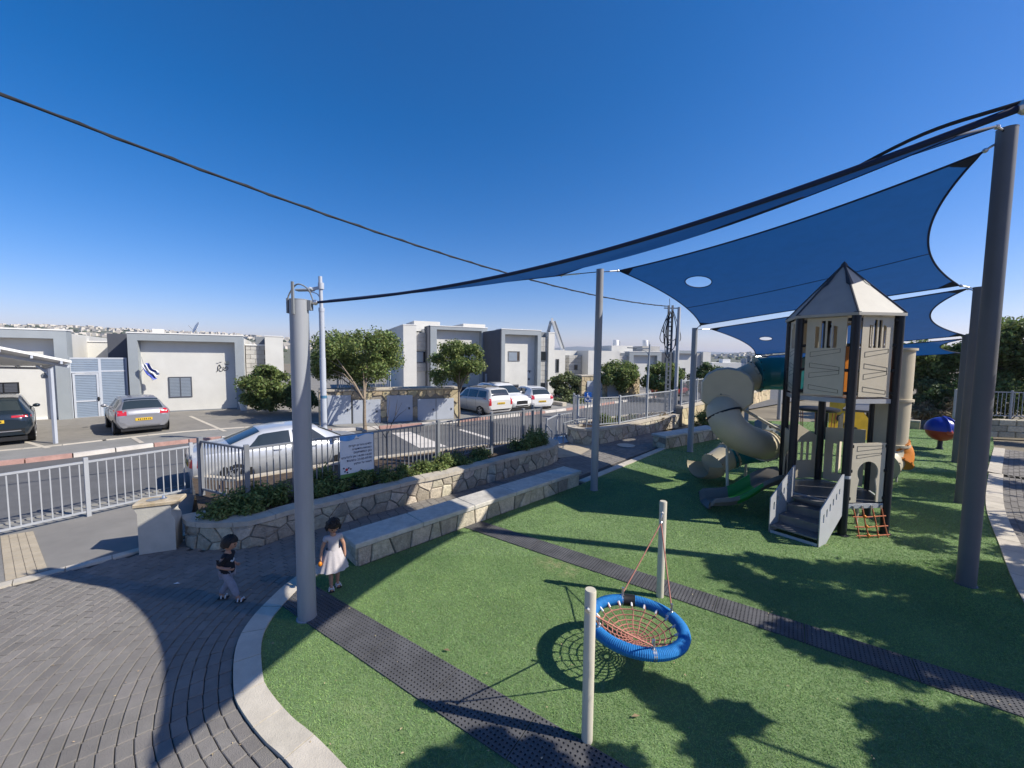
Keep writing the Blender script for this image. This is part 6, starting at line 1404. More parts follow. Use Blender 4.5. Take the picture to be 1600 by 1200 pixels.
# ------------------------------------------------------------------ street lamps, utility pole, cables, signs
def lamp1():
    b = AT(507, 690, 14.2); b = Vector((b.x, b.y, 0)); k = 14.2 / 15.0; t = thing('street_lamp', 'tall pale grey street lamp just right of the front sail pole', 'street lamp', b[:])
    zz = lambda y: AT(506, y, 14.2).z
    part(MB().tube([(0, 0, 0), (0, 0, zz(560))], [.105, .10], 16).tube([(0, 0, zz(560)), (0, 0, zz(486))], [.09, .088], 16).tube([(0, 0, zz(486)), (-.02, 0, zz(432))], .062, 14), 'lamp_post', m_door, t, world=False, smooth=60)
    for y, h in ((484, .14), (447, .22), (561, .08)): part(MB().lathe([(.098, -h / 2), (.098, h / 2)], 16, (0, 0, zz(y))), 'collar', m_door, t, world=False, smooth=40)
    part(MB().lathe([(.108, -.05), (.108, .05)], 16, (0, 0, zz(620))), 'blue_band', mat('blue_band', (.06, .16, .26), .6, 0, .1, 3), t, world=False)
    part(MB().lathe([(.2, 0), (.2, .03), (.11, .05)], 16), 'base_flange', m_door, t, world=False)
    zh = zz(452); part(MB().beam((0, 0, zz(449)), (-.36, 0, zz(452.5)), .06, .10), 'arm', m_door, t, world=False)
    part(MB().tube(smooth_path([(-.02, 0, zz(470)), (-.12, 0, zz(460)), (-.36, 0, zz(456))], 4), .018, 6), 'curved_brace', m_door, t, world=False)
    part(MB().obox((-.86, -.12, zz(455.5)), (.6, 0, .02), (0, .24, 0), (0, 0, .07), .02), 'lamp_head', m_frameg, t, world=False); part(MB().sphere((-.38, 0, zz(453)), (.1, .09, .1), 10, 8), 'knuckle', m_door, t, world=False, smooth=60)
lamp1()
def lamp2():
    b = AT(1010, 626, 30.0); b = Vector((b.x, b.y, 0)); zz = lambda y: AT(1013, y, 30).z; t = thing('street_lamp', 'smaller grey street lamp with curved arm between the sail poles', 'street lamp', b[:])
    part(MB().tube([(0, 0, 0), (.12, 0, zz(538))], [.10, .055], 12), 'lamp_post', m_frameg, t, world=False, smooth=60)
    part(MB().beam((.1, 0, zz(544.5)), (-.9, 0, zz(545)), .07, .09), 'arm', m_frameg, t, world=False); part(MB().tube(smooth_path([(.08, 0, zz(556)), (-.1, 0, zz(550)), (-.55, 0, zz(545.5))], 4), .03, 6), 'curved_brace', m_frameg, t, world=False)
    part(MB().obox((-1.55, -.12, zz(544.3)), (.72, 0, -.02), (0, .24, 0), (0, 0, .07), .015), 'lamp_head', m_frameg2, t, world=False)
lamp2()
UT = AT(1048, 480, 21.5)
def utility():
    b = Vector((UT.x, UT.y, 0)); t = thing('utility_pole', 'dark lattice utility pole wrapped in loops of cable', 'utility pole', b[:]); h = UT.z + .1
    for x in (-.1, .1): part(MB().beam((x, 0, 0), (x, 0, h), .055, .10), 'pole_leg', m_frameg2, t, world=False)
    n = 24; me = MB().lbox(-.1, .1, -.03, .03, 0, .06).mesh('rung', m_frameg2)
    for k in range(n): part(me, 'rung', None, t, world=False).location = (0, 0, .3 + k * (h - .5) / n)
    cb = MB(); r3 = random.Random(3)
    for k in range(8):
        x = r3.uniform(-.18, .18); z0, z1 = h - r3.uniform(0, .6), h - r3.uniform(1.4, 3); cb.tube(smooth_path([(x * .4, -.1, z0), (x * 2.2, -.14, (z0 * .6 + z1 * .4)), (x * 2, -.12, z1 + .3), (x * .5, -.1, z1)], 5), .022, 5)
    for sg in (-1, 1): cb.tube(smooth_path([(sg * .1, -.1, h - .3), (sg * .42, -.1, h - 1.15), (sg * .55, -.1, h - 1.75), (sg * .36, -.1, h - 2.0), (sg * .3, -.1, h - 1.6), (sg * .5, -.1, h - 1.3)], 6), .02, 5)
    part(cb, 'cable_loops', m_cable, t, world=False)
    part(MB().lbox(.28, .46, -.2, -.02, h - 2.15, h - 1.75, .01).tube([(.1, -.08, h - 1.9), (.36, -.1, h - 1.75)], .02, 6), 'junction_box', m_frameg2, t, world=False)
    part(MB().beam((-.35, 0, h - .15), (.5, 0, h - .15), .05, .05).tube([(.45, 0, h - .2), (.45, 0, h - .4)], .03, 6).tube([(-.05, 0, h), (-.08, 0, h + .35)], .015, 5), 'crossarm', m_darkg, t, world=False)
    b2 = thing('pale_post', 'pale slim concrete post standing against the utility pole', 'pole', (b.x + .33, b.y - .25, 0)); part(MB().tube([(0, 0, 0), (.02, 0, h * .98)], [.11, .08], 12), 'post', mat('pale_galv', (.42, .43, .44), .5, .0, .1, 3), b2, world=False, smooth=60); part(MB().lathe([(.16, 0), (.16, .02), (.11, .03)], 12), 'base_flange', m_frameg2, b2, world=False)
utility()
L0 = AT(-140, 92, 5.6); L1 = UT + Vector((-.15, 0, .05)); pts = []
for k in range(61):
    f = k / 60; p = L0.lerp(L1, f); p.z -= .62 * 4 * f * (1 - f); pts.append(p)
oc = thing('overhead_cable', 'thick black overhead cable running across the sky to the utility pole', 'cable', L1[:])
part(MB().tube(pts, .024, 8), 'cable', m_cable, oc, smooth=180)
tw = MB(); tw.tube([p + Vector((0, .022 * math.cos(k * 2.1), .022 * math.sin(k * 2.1))) for k, p in enumerate(pts)], .018, 6); part(tw, 'twisted_strand', m_cable, oc, smooth=180)
def hsign():
    b = AT(917, 690, 17.2); b = Vector((b.x, b.y, .5)); z1, z0 = AT(917, 613, 17.2).z - .5, AT(917, 628, 17.2).z - .5; s = (z1 - z0) / 2; zc = (z0 + z1) / 2
    t = thing('parking_sign', 'blue sign with a white wheelchair symbol left of the second sail pole', 'sign', b[:]); part(MB().tube([(0, .03, 0), (0, .03, z1)], .03, 8), 'sign_post', m_frameg2, t, world=False)
    w_ = s * .74; part(MB().lbox(-w_, w_, -.012, .012, z0, z1, .003), 'sign_plate', mat('sign_blue', (.015, .12, .48), .4, 0, .05, 3), t, world=False)
    wm = MB(); y = -.016
    q = lambda x, z: (x * s, y, zc + z * s)
    wm.sphere(q(-.12, .68), (.13 * s, .006, .13 * s), 10, 6); wm.tube([q(-.12, .5), q(-.08, .02), q(.3, .0), q(.45, -.55), q(.6, -.5)], .07 * s, 6); wm.tube([q(-.1, .25), q(.25, .22)], .06 * s, 6)
    wm.tube([q(-.05 + .42 * math.cos(a), -.32 + .42 * math.sin(a)) for a in [2.1 + 4.4 * k / 14 for k in range(15)]], .06 * s, 6); part(wm, 'wheelchair_symbol', m_whitec, t, world=False)
hsign()

# ------------------------------------------------------------------ thin haze
hb_ = MB().lbox(-9000, 9000, -120, 9000, -70, 170); hz = single(hb_, 'haze', None, 'thin pale haze over the far hills', kind='stuff')
m_hz = bpy.data.materials.new('haze_air'); m_hz.use_nodes = True; N_z = m_hz.node_tree.nodes; N_z.remove(N_z['Principled BSDF'])
pv_ = N_z.new('ShaderNodeVolumePrincipled'); pv_.inputs['Density'].default_value = .00016; pv_.inputs['Color'].default_value = (.80, .88, 1, 1); pv_.inputs['Anisotropy'].default_value = .3
m_hz.node_tree.links.new(pv_.outputs[0], N_z['Material Output'].inputs['Volume']); hz.data.materials.append(m_hz)
# ------------------------------------------------------------------ cars
m_tyre = mat('tyre_rubber', (.018, .018, .018), .85, 0, .2, 20); m_rim = mat('alloy_rim', (.45, .46, .48), .3, .6, .05, 5)
m_red = mat('tail_lamp_red', (.45, .015, .02), .15, 0, .1, 8, spec=.7, coat=.5); m_plate = mat('yellow_plate', (.62, .40, .03), .5, 0, .04, 5); m_head = mat('headlamp_clear', (.55, .58, .60), .1, .2, .1, 8, spec=.8)
m_glass2 = mat('car_glass', (.025, .035, .04), .05, 0, .1, 2, spec=.9); m_trim = mat('car_black_trim', (.015, .015, .016), .5, 0, .1, 5)
m_ink = mat('plate_ink', (.01, .01, .01), .6, 0, .1, 5)
def paint(n, c, metal=.35, r=.3): return mat(n, c, r, metal, .02, .8, coat=.6, spec=.5)
def interp_sec(secs, x):
    if x <= secs[0][0]: return secs[0][1:]
    for a, b in zip(secs, secs[1:]):
        if x <= b[0]:
            f = (x - a[0]) / (b[0] - a[0]); return tuple(p + (q - p) * f for p, q in zip(a[1:], b[1:]))
    return secs[-1][1:]
def ringpts(sec):
    zb, zs, zt, wb, ws, wt = sec
    return [(0, zb), (wb * .88, zb), (wb, zb + .09), (ws * .995, zb + (zs - zb) * .42), (ws, zb + (zs - zb) * .66), (ws * .985, zs - .05), (ws * .945, zs), (wt + .012, zt - .075), (wt * .93, zt - .022), (wt * .7, zt - .004), (wt * .36, zt + .004), (0, zt + .006)]
def car(label, pos, heading, secs, pm_, wins, front, rear, axles, wr=.32, plate=True, rails=False, group=None, lights=None, name='parked_car', extras=None, scale=1.0):
    """local x forward, y left. secs: (x, zb, zs, zt, wb, ws, wt)"""
    t = thing(name, label, 'car', pos, heading, group)
    def S(x, r, side):
        P = ringpts(interp_sec(secs, x)); i = min(int(r), len(P) - 2); f = r - i; return Vector((x, side * (P[i][0] + (P[i + 1][0] - P[i][0]) * f), P[i][1] + (P[i + 1][1] - P[i][1]) * f))
    def N(x, r, side):
        e = .01; a = S(x + e, r, side) - S(x - e, r, side); b = S(x, min(r + .02, 11), side) - S(x, max(r - .02, 0), side); n = a.cross(b) * side
        return -n.normalized() if n.length > 1e-9 else Vector((0, 0, 1))
    def Q(x, r, side, o):
        n = N(x, r, side); p = S(x, r, side)
        if n.dot(p - Vector((x * .6, 0, .55))) < 0: n = -n
        return p + n * o
    xs = sorted(set([s[0] for s in secs] + [secs[0][0] + (secs[-1][0] - secs[0][0]) * k / 46 for k in range(47)])); mb = MB(); np_ = 12; vs = []
    for x in xs:
        P = ringpts(interp_sec(secs, x)); loop = [(-y, z) for y, z in P] + [(y, z) for y, z in P[-2:0:-1]]; vs += [(x, y, z) for y, z in loop]
    m = 2 * np_ - 2; fs = [(i * m + k, i * m + (k + 1) % m, (i + 1) * m + (k + 1) % m, (i + 1) * m + k) for i in range(len(xs) - 1) for k in range(m)] + [tuple(range(m)), tuple((len(xs) - 1) * m + k for k in range(m))][::1]
    mb.add(vs, fs); body = part(mb, 'body', pm_, t, world=False, smooth=38)
    for nm, r0, r1, lo0, lo1, hi0, hi1 in wins:       # side windows
        for sd in (1, -1):
            part(MB().grid(lambda u, v: Q((lo0 + (lo1 - lo0) * u) * (1 - v) + (hi0 + (hi1 - hi0) * u) * v, r0 + (r1 - r0) * v, sd, .007), 6, 3), nm, m_glass2, t, world=False, smooth=60)
    for nm, xa, xb, w in (('windscreen', *front), ('rear_window', *rear)):
        def gl(u, v):
            x = xa + (xb - xa) * v; yy = (u - .5) * 2; P = ringpts(interp_sec(secs, x)); tgt = abs(yy) * P[7][0] * w
            r = 11.0
            for i in range(10, 5, -1):
                if P[i][0] >= tgt: f = (tgt - P[i + 1][0]) / max(P[i][0] - P[i + 1][0], 1e-6); r = i + 1 - f; break
            return Q(x, min(r, 10.999), 1 if yy >= 0 else -1, .008)
        part(MB().grid(gl, 12, 5), nm, m_glass2, t, world=False, smooth=60)
    wd = max(s[5] for s in secs)
    for ax in axles:
        for sd in (1, -1):
            yv = interp_sec(secs, ax)[4] * .985
            part(MB().lathe([(0, 0), (wr + .065, 0), (wr + .06, .012), (0, .012)], 26, (ax, sd * (yv - .005), wr + .01), (0, sd, 0)), 'wheel_arch', m_trim, body, world=False)
            wh = part(MB().lathe([(wr - .1, -.2), (wr - .012, -.2), (wr, -.18), (wr, -.02), (wr - .015, .0), (wr * .68, .004), (wr * .66, -.02)], 26, (ax, sd * (yv + .018), wr), (0, sd, 0)), 'wheel', m_tyre, t, world=False, smooth=50)
            rm = MB().lathe([(0, -.03), (wr * .66, -.03), (wr * .69, .006), (wr * .64, .008), (wr * .62, -.02)], 26, (ax, sd * (yv + .018), wr), (0, sd, 0))
            for k in range(5):
                a = k * 1.2566; d_ = Vector((math.cos(a), 0, math.sin(a))); rm.beam(Vector((ax, sd * (yv + .016), wr)), Vector((ax, sd * (yv + .016), wr)) + d_ * wr * .64, wr * .2, .02, up=(0, 1, 0))
            part(rm, 'rim', m_rim, wh, world=False, smooth=40)
    x0, x1 = secs[0][0], secs[-1][0]
    def patch(nm, m_, u0, u1, z0, z1, endx, o=.012, wrap=0., nx=5):
        """panel on rear/front face between lateral u and heights"""
        sg = -1 if endx < 0 else 1
        for sd in (1, -1):
            def f(u, v):
                y = u0 + (u1 - u0) * u; z = z0 + (z1 - z0) * v; b = 0
                # find surface x for this y,z by marching inward
                xx = endx
                for k in range(60):
                    P = ringpts(interp_sec(secs, xx)); 
                    if P[0][1] <= z <= P[11][1]:
                        w_ = 0
                        for i in range(1, 11):
                            za, zc = P[i][1], P[i + 1][1]
                            if min(za, zc) - 1e-6 <= z <= max(za, zc) + 1e-6: w_ = max(w_, P[i][0] + (P[i + 1][0] - P[i][0]) * ((z - za) / (zc - za) if abs(zc - za) > 1e-6 else 0))
                        if w_ >= y: break
                    xx -= sg * .012
                return Vector((xx + sg * o, sd * (y + (o * .6 if y > wd * .7 else 0)), z))
            part(MB().grid(f, nx, 4), nm, m_, t, world=False, smooth=60)
    for L_ in (lights or []): patch(*L_)
    if plate:
        zp = plate if not isinstance(plate, bool) else .62
        pp = part(MB().lbox(x0 - .02, x0 - .004, -.26, .26, zp - .055, zp + .055, .004), 'number_plate', m_plate, t, world=False)
        for k in range(7): part(MB().lbox(x0 - .0225, x0 - .0205, -.2 + k * .058, -.17 + k * .058 - (.012 if k % 3 == 1 else 0), zp - .03, zp + .03), 'plate_digit', m_ink, pp, world=False)
    for sd in (1, -1):
        xm = front[0] - .32; p = S(xm, 6.2, sd); part(MB().sphere(p + Vector((.02, sd * .13, .05)), (.07, .11, .075), 10, 8).tube([p, p + Vector((0, sd * .1, .03))], .025, 6), 'side_mirror', pm_, t, world=False, smooth=60)
    for (xa, xb) in (extras or {}).get('handles', []):
        for sd in (1, -1): q = S(xa, 5, sd); part(MB().beam(q + Vector((0, sd * .015, -.02)), S(xb, 5, sd) + Vector((0, sd * .015, -.02)), .03, .025), 'door_handle', pm_, t, world=False)
    for xd in (extras or {}).get('seams', []):
        sm_ = MB()
        for sd in (1, -1): sm_.tube([Q(xd + .03 * (r - 3), r, sd, .0) for r in (2.1, 3, 4, 5, 5.9)], .006, 4, cap=False)
        part(sm_, 'door_seams', m_trim, body, world=False)
    if rails:
        rl = MB()
        for sd in (1, -1): rl.tube([S(x_, 8.3, sd) + Vector((0, 0, .05)) for x_ in rails], .022, 6)
        if len(rails) > 2:
            for x_ in rails[1:-1]: rl.tube([S(x_, 8.3, 1) + Vector((0, 0, .06)), S(x_, 8.3, -1) + Vector((0, 0, .06))], .022, 6)
        part(rl, 'roof_rails', m_trim, t, world=False)
    part(MB().lbox(x0 + .1, x1 - .1, -wd * .8, wd * .8, .16, .30), 'underbody', m_trim, t, world=False)
    return t, S, patch
# section tables (x, zb, zs, zt, wb, ws, wt)
SEDAN = [(-2.27, .42, .78, .82, .62, .70, .56), (-2.22, .30, .90, .99, .72, .80, .62), (-2.0, .24, .96, 1.06, .76, .87, .66), (-1.62, .2, .97, 1.09, .78, .89, .68), (-1.5, .2, .97, 1.10, .78, .895, .67), (-.72, .2, .955, 1.395, .79, .90, .57), (-.2, .2, .945, 1.43, .79, .905, .585), (.25, .2, .935, 1.425, .79, .905, .59), (.62, .2, .925, 1.375, .79, .905, .59), (1.38, .2, .90, .975, .79, .90, .70), (1.9, .21, .84, .90, .78, .88, .66), (2.2, .26, .74, .79, .72, .80, .56), (2.30, .36, .62, .66, .6, .66, .46)]
HATCH = [(-1.92, .42, .76, .82, .58, .72, .58), (-1.88, .30, .94, .98, .70, .80, .64), (-1.78, .26, .98, 1.06, .74, .835, .68), (-1.50, .22, .99, 1.36, .77, .845, .56), (-1.22, .22, .985, 1.445, .77, .85, .555), (-.5, .22, .96, 1.48, .77, .85, .56), (.1, .22, .94, 1.46, .77, .85, .57), (.42, .22, .93, 1.39, .77, .85, .57), (1.2, .22, .90, .98, .77, .84, .68), (1.65, .24, .82, .87, .73, .80, .58), (1.88, .30, .68, .72, .62, .70, .5), (1.95, .38, .58, .62, .5, .6, .42)]
SUVS = [(-2.3, .48, .86, .92, .62, .76, .62), (-2.25, .36, 1.04, 1.10, .76, .86, .70), (-2.12, .30, 1.08, 1.2, .80, .90, .72), (-1.78, .26, 1.09, 1.56, .82, .92, .62), (-1.5, .26, 1.085, 1.64, .82, .925, .61), (-.6, .26, 1.06, 1.69, .82, .93, .62), (.2, .26, 1.03, 1.66, .82, .93, .63), (.55, .26, 1.02, 1.58, .82, .93, .63), (1.3, .26, 1.0, 1.09, .82, .92, .74), (1.9, .28, .95, 1.0, .80, .89, .68), (2.2, .34, .84, .88, .70, .80, .58), (2.3, .44, .70, .74, .58, .68, .48)]
WAGON = [(-2.25, .42, .9, .96, .66, .76, .66), (-2.22, .32, 1.0, 1.06, .74, .82, .70), (-2.14, .26, 1.02, 1.30, .78, .845, .64), (-1.95, .22, 1.02, 1.56, .79, .85, .60), (-1.7, .22, 1.01, 1.60, .79, .855, .60), (-.5, .22, .98, 1.60, .79, .86, .61), (.3, .22, .95, 1.56, .79, .86, .61), (.6, .22, .94, 1.47, .79, .86, .61), (1.3, .22, .90, 1.0, .79, .85, .68), (1.85, .24, .82, .88, .74, .81, .6), (2.12, .3, .68, .74, .62, .7, .5), (2.2, .38, .58, .62, .5, .6, .42)]
SW = [('side_window', 6.12, 6.9, -.05, .98, -.05, .55), ('side_window', 6.12, 6.9, -1.05, -.12, -.78, -.12)]
pS = paint('silver_paint', (.50, .52, .55)); pG = paint('grey_paint', (.27, .275, .30)); pD = paint('dark_blue_grey_paint', (.014, .026, .040), .3, .22); pW = paint('white_paint', (.70, .70, .69), .0, .35); pW2 = paint('off_white_paint', (.56, .55, .53), .0, .4)
# silver sedan at the near kerb
ra, rb_ = Vector((-6.95, 9.95, 0)), Vector((-5.0, 11.75, 0)); hd = math.atan2(rb_.y - ra.y, rb_.x - ra.x); dv = Vector((math.cos(hd), math.sin(hd), 0)); nv_ = Vector((-dv.y, dv.x, 0)); cpos = ra + dv * 1.36 + nv_ * .86; cpos.z = -.02
LT = [('tail_lamp', m_red, .44, .84, .66, .86, -2.27, .012), ('head_lamp', m_head, .42, .74, .60, .72, 2.30, .012), ('bumper_strip', m_trim, .0, .6, .28, .40, -2.27, .006)]
_, S_c, _ = car('silver sedan with black roof spoiler line parked behind the planter railing', cpos, hd, SEDAN, pS, [('side_window', 6.12, 6.92, -.02, .95, -.02, .50), ('side_window', 6.12, 6.92, -1.12, -.10, -.82, -.10)], (1.33, .68, .93), (-1.46, -.78, .92), (1.38, -1.36), .325, .66, lights=LT, extras={'handles': [(-.52, -.34), (.36, .54)], 'seams': [-.02, .92]})
# grey hatchback rear towards us
hv = Vector((-.77, .64, 0)).normalized(); wv = Vector((hv.y, -hv.x, 0)); hp = G(182, 679, .1) + wv * .76 + hv * 1.26; hp.z = .105
LTH = [('tail_lamp', m_red, .50, .82, .80, 1.0, -1.92, .012), ('rear_bumper', m_trim, .0, .5, .28, .36, -1.92, .006)]
car('grey hatchback parked in front of the white house seen from behind', hp, math.atan2(hv.y, hv.x), HATCH, pG, [('side_window', 6.12, 6.9, .0, .86, .0, .40), ('side_window', 6.12, 6.9, -.95, -.07, -.95, -.07), ('side_window', 6.2, 6.8, -1.32, -1.02, -1.16, -1.02)], (1.15, .48, .93), (-1.80, -1.34, .90), (1.22, -1.24), .30, .62, lights=LTH, extras={'handles': [(-.75, -.58), (.1, .28)], 'seams': [0.02, .95]})
# dark suv under the carport
r1_ = G(53, 692, .1); hv = Vector((-.76, .65, 0)).normalized(); wv = Vector((hv.y, -hv.x, 0)); dp_ = r1_ - wv * .88 + hv * 2.1; dp_.z = .105
car('dark blue grey crossover car parked under the carport, cut by the left edge', dp_, math.atan2(hv.y, hv.x), SUVS, pD, [('side_window', 6.12, 6.9, -.0, .98, .0, .48), ('side_window', 6.12, 6.9, -1.1, -.08, -1.0, -.08)], (1.25, .6, .93), (-2.1, -1.62, .88), (1.4, -1.35), .35, .86, lights=[('tail_lamp', m_red, .42, .86, .98, 1.05, -2.3, .012), ('rear_bumper', m_trim, .0, .7, .36, .58, -2.3, .008), ('chrome_strip', m_chrome, .1, .62, .50, .53, -2.3, .014)], extras={'seams': [0, 1.0]})
# white estate car, rear right
r0, r1_ = G(741, 649), G(779, 646); hv = Vector((-.62, .78, 0)).normalized(); wv = Vector((hv.y, -hv.x, 0)); wp = G(744, 649) + hv * .92 + wv * .80; wp.z = .0
car('off white estate car with roof rails and ladder rack, nearest of the white cars', wp, math.atan2(hv.y, hv.x), WAGON, pW2, [('side_window', 6.12, 6.9, .05, .95, .05, .50), ('side_window', 6.12, 6.9, -.95, -.02, -.95, -.02), ('side_window', 6.15, 6.85, -1.85, -1.02, -1.75, -1.02)], (1.24, .64, .92), (-2.17, -1.97, .88), (1.36, -1.38), .31, .78, rails=(-1.5, -1.1, -.6, -.1, .3), lights=[('tail_lamp', m_red, .66, .82, .68, 1.06, -2.25, .012), ('bumper_strip', m_trim, .0, .7, .38, .46, -2.25, .008)], extras={'handles': [(-.75, -.58), (.1, .28)], 'seams': [.02, 1.0, -.98]})
fp = G(803, 645); hv = Vector((.60, -.80, 0)).normalized(); wv = Vector((hv.y, -hv.x, 0)); wp = G(800, 645) - hv * 2.0 + wv * -.55; wp.z = .0
car('white crossover with dark roof facing the street between the other white cars', wp, math.atan2(hv.y, hv.x), SUVS, pW, [('side_window', 6.12, 6.9, -.0, .98, .0, .48), ('side_window', 6.12, 6.9, -1.1, -.08, -1.0, -.08)], (1.25, .6, .93), (-2.1, -1.62, .88), (1.4, -1.35), .35, False, rails=(-1.4, .2), lights=[('head_lamp', m_head, .46, .78, .72, .80, 2.3, .012), ('grille', m_trim, .0, .42, .52, .74, 2.3, .008), ('lower_grille', m_trim, .0, .55, .38, .46, 2.3, .008)])
rp_ = G(846, 642); hv = Vector((-.42, .91, 0)).normalized(); wp = rp_ + hv * 1.8; wp.z = 0
car('white small hatchback parked at the right of the three white cars', wp, math.atan2(hv.y, hv.x), HATCH, pW, [('side_window', 6.12, 6.9, .0, .86, .0, .40), ('side_window', 6.12, 6.9, -.95, -.07, -.95, -.07)], (1.15, .48, .93), (-1.80, -1.34, .90), (1.22, -1.24), .30, .62, lights=[('tail_lamp', m_red, .56, .82, .76, 1.0, -1.92, .012)])
rp_ = AT(1049, 634, 36); 
car('small red car mostly hidden behind the far railing by the utility pole', (rp_.x, rp_.y, 0), .5, HATCH, paint('red_paint', (.30, .02, .02), .1), [('side_window', 6.12, 6.9, .0, .86, .0, .40), ('side_window', 6.12, 6.9, -.95, -.07, -.95, -.07)], (1.15, .48, .93), (-1.80, -1.34, .90), (1.22, -1.24), .30)

# ------------------------------------------------------------------ people
def skin_mesh(name, verts, edges, rad, m, sub=2, root=0, local=None):
    me = bpy.data.meshes.new('tmp'); me.from_pydata([tuple(v) for v in verts], edges, []); o = bpy.data.objects.new('tmp', me); COL.objects.link(o)
    sk = o.modifiers.new('skin', 'SKIN'); sk.use_smooth_shade = True; ly = me.skin_vertices[0] if me.skin_vertices else None
    if ly is None: 
        bm = bmesh.new(); bm.from_mesh(me); bm.verts.layers.skin.verify(); bm.to_mesh(me); bm.free(); ly = me.skin_vertices[0]
    for i, r in enumerate(rad):
        ly.data[i].radius = r if hasattr(r, '__len__') else (r, r); ly.data[i].use_root = (i == root)
    ss = o.modifiers.new('sub', 'SUBSURF'); ss.levels = sub; ss.render_levels = sub
    dg = bpy.context.evaluated_depsgraph_get(); dg.update(); out = bpy.data.meshes.new_from_object(o.evaluated_get(dg)); out.name = name
    bpy.data.objects.remove(o); out.materials.clear(); out.materials.append(m); out.polygons.foreach_set('use_smooth', [True] * len(out.polygons)); return out
m_skin = mat('child_skin', (.40, .22, .15), .55, 0, .06, 20); m_hair = mat('dark_hair', (.016, .012, .010), .6, 0, .3, 40, .4, 90); m_lip = mat('lip', (.33, .12, .10), .5, 0, .1, 9); m_eye = mat('eye_dark', (.015, .01, .008), .2, 0, .1, 9)
def head(t, c, yaw, r, tilt=0.0, hair='short'):
    M = Matrix.Translation(c) @ Matrix.Rotation(yaw, 4, 'Z') @ Matrix.Rotation(tilt, 4, 'Y')     # faces +x
    def sh(u, v):
        a, b = u * 2 * math.pi, v * math.pi; x, y, z = math.cos(a) * math.sin(b), math.sin(a) * math.sin(b), math.cos(b)
        k = 1 - .16 * max(0, -z) * (1 if x > -.2 else 1.2); X = x * (.98 if x > 0 else 1.08) * k; Y = y * .86 * k; Zz = z * 1.12
        if x > .55 and -.45 < z < .25: X -= .03
        X += .13 * math.exp(-((y / .13) ** 2) - ((z + .13) / .13) ** 2) * (x > 0)
        X += .05 * math.exp(-((y / .25) ** 2) - ((z + .52) / .1) ** 2) * (x > 0)
        return M @ Vector((X * r, Y * r, Zz * r))
    hd_ = part(MB().grid(sh, 28, 20), 'head', m_skin, t, world=False, smooth=180)
    e = MB(); 
    for sd in (1, -1): e.sphere(M @ Vector((.86 * r, sd * .33 * r, .02 * r)), .10 * r, 8, 6)
    part(e, 'eyes', m_eye, hd_, world=False, smooth=60); part(MB().sphere(M @ Vector((.88 * r, 0, -.50 * r)), (.06 * r, .2 * r, .05 * r), 8, 6), 'mouth', m_lip, hd_, world=False, smooth=60)
    er = MB()
    for sd in (1, -1): er.sphere(M @ Vector((-.02 * r, sd * .86 * r, -.05 * r)), (.14 * r, .07 * r, .2 * r), 8, 6)
    part(er, 'ears', m_skin, hd_, world=False, smooth=60)
    def hs(u, v):
        a, b = u * 2 * math.pi, v * math.pi * .66; x, y, z = math.cos(a) * math.sin(b), math.sin(a) * math.sin(b), math.cos(b)
        lim = .50 if x > .3 else (.60 if x > -.1 else .66); b2 = v * math.pi * lim * (.82 if x > .45 else 1)
        x, y, z = math.cos(a) * math.sin(b2), math.sin(a) * math.sin(b2), math.cos(b2); k = 1.09 + .035 * math.sin(a * 9 + v * 7) + .02 * math.sin(a * 17 + v * 3)
        return M @ Vector((x * r * (1.06 if x < 0 else .99) * k, y * r * .93 * k, z * r * 1.15 * k))
    part(MB().grid(hs, 40, 12), 'hair', m_hair, hd_, world=False, smooth=180)
    if hair == 'curly':
        r4 = random.Random(5); cu = MB()
        for k in range(60):
            a, b = r4.uniform(0, 6.28), r4.uniform(0, 1.9); x, y, z = math.cos(a) * math.sin(b), math.sin(a) * math.sin(b), math.cos(b)
            if x > .45 and z < .35: continue
            cu.sphere(M @ Vector((x * r * 1.06, y * r * 1.0, z * r * 1.18)), r * .2, 6, 5)
        part(cu, 'curls', m_hair, hd_, world=False, smooth=180)
def hand(verts, edges, rad, wi, w, d, palm, s):
    """palm and five fingers growing from wrist index wi along d"""
    d = d.normalized(); side = d.cross(palm).normalized(); pk = w + d * .032 * s; verts.append(pk); edges.append((wi, len(verts) - 1)); rad.append((.019 * s, .012 * s)); pi = len(verts) - 1
    for k, ln in enumerate((.034, .040, .037, .028)):
        b_ = pk + side * (.016 - .0107 * k) * s + d * .012 * s; i = len(verts); verts += [b_, b_ + d * ln * .55 * s + palm * .006 * s, b_ + d * ln * .85 * s + palm * .018 * s]; edges += [(pi, i), (i, i + 1), (i + 1, i + 2)]; rad += [.0062 * s, .0058 * s, .0048 * s]
    i = len(verts); verts += [w + side * .020 * s + d * .014 * s + palm * .006 * s, w + side * .032 * s + d * .032 * s + palm * .014 * s]; edges += [(wi, i), (i, i + 1)]; rad += [.008 * s, .006 * s]
def person(label, base, yaw, J, R_, E, clothes, hr, hc, headyaw, htilt, hair, hands):
    t = thing('person', label, 'person', base, yaw)
    names = list(J); verts = [Vector(J[n]) for n in names]; rad = [R_[n] for n in names]; idx = {n: i for i, n in enumerate(names)}; edges = [(idx[a], idx[b]) for a, b in E]
    for wn, d, p_, s in hands: hand(verts, edges, rad, idx[wn], verts[idx[wn]], Vector(d), Vector(p_).normalized(), s)
    me = skin_mesh('body', verts, edges, rad, m_skin, 2, idx['pelvis']); part(me, 'body', None, t, world=False)
    head(t, Vector(hc), headyaw, hr, htilt, hair)
    for nm, ns_, es, rs, m_ in clothes:
        vv = [Vector(J[n]) if isinstance(n, str) else Vector(n) for n in ns_]; part(skin_mesh(nm, vv, es, rs, m_, 2), nm, None, t, world=False)
    return t
ZV = lambda *a: tuple(a)
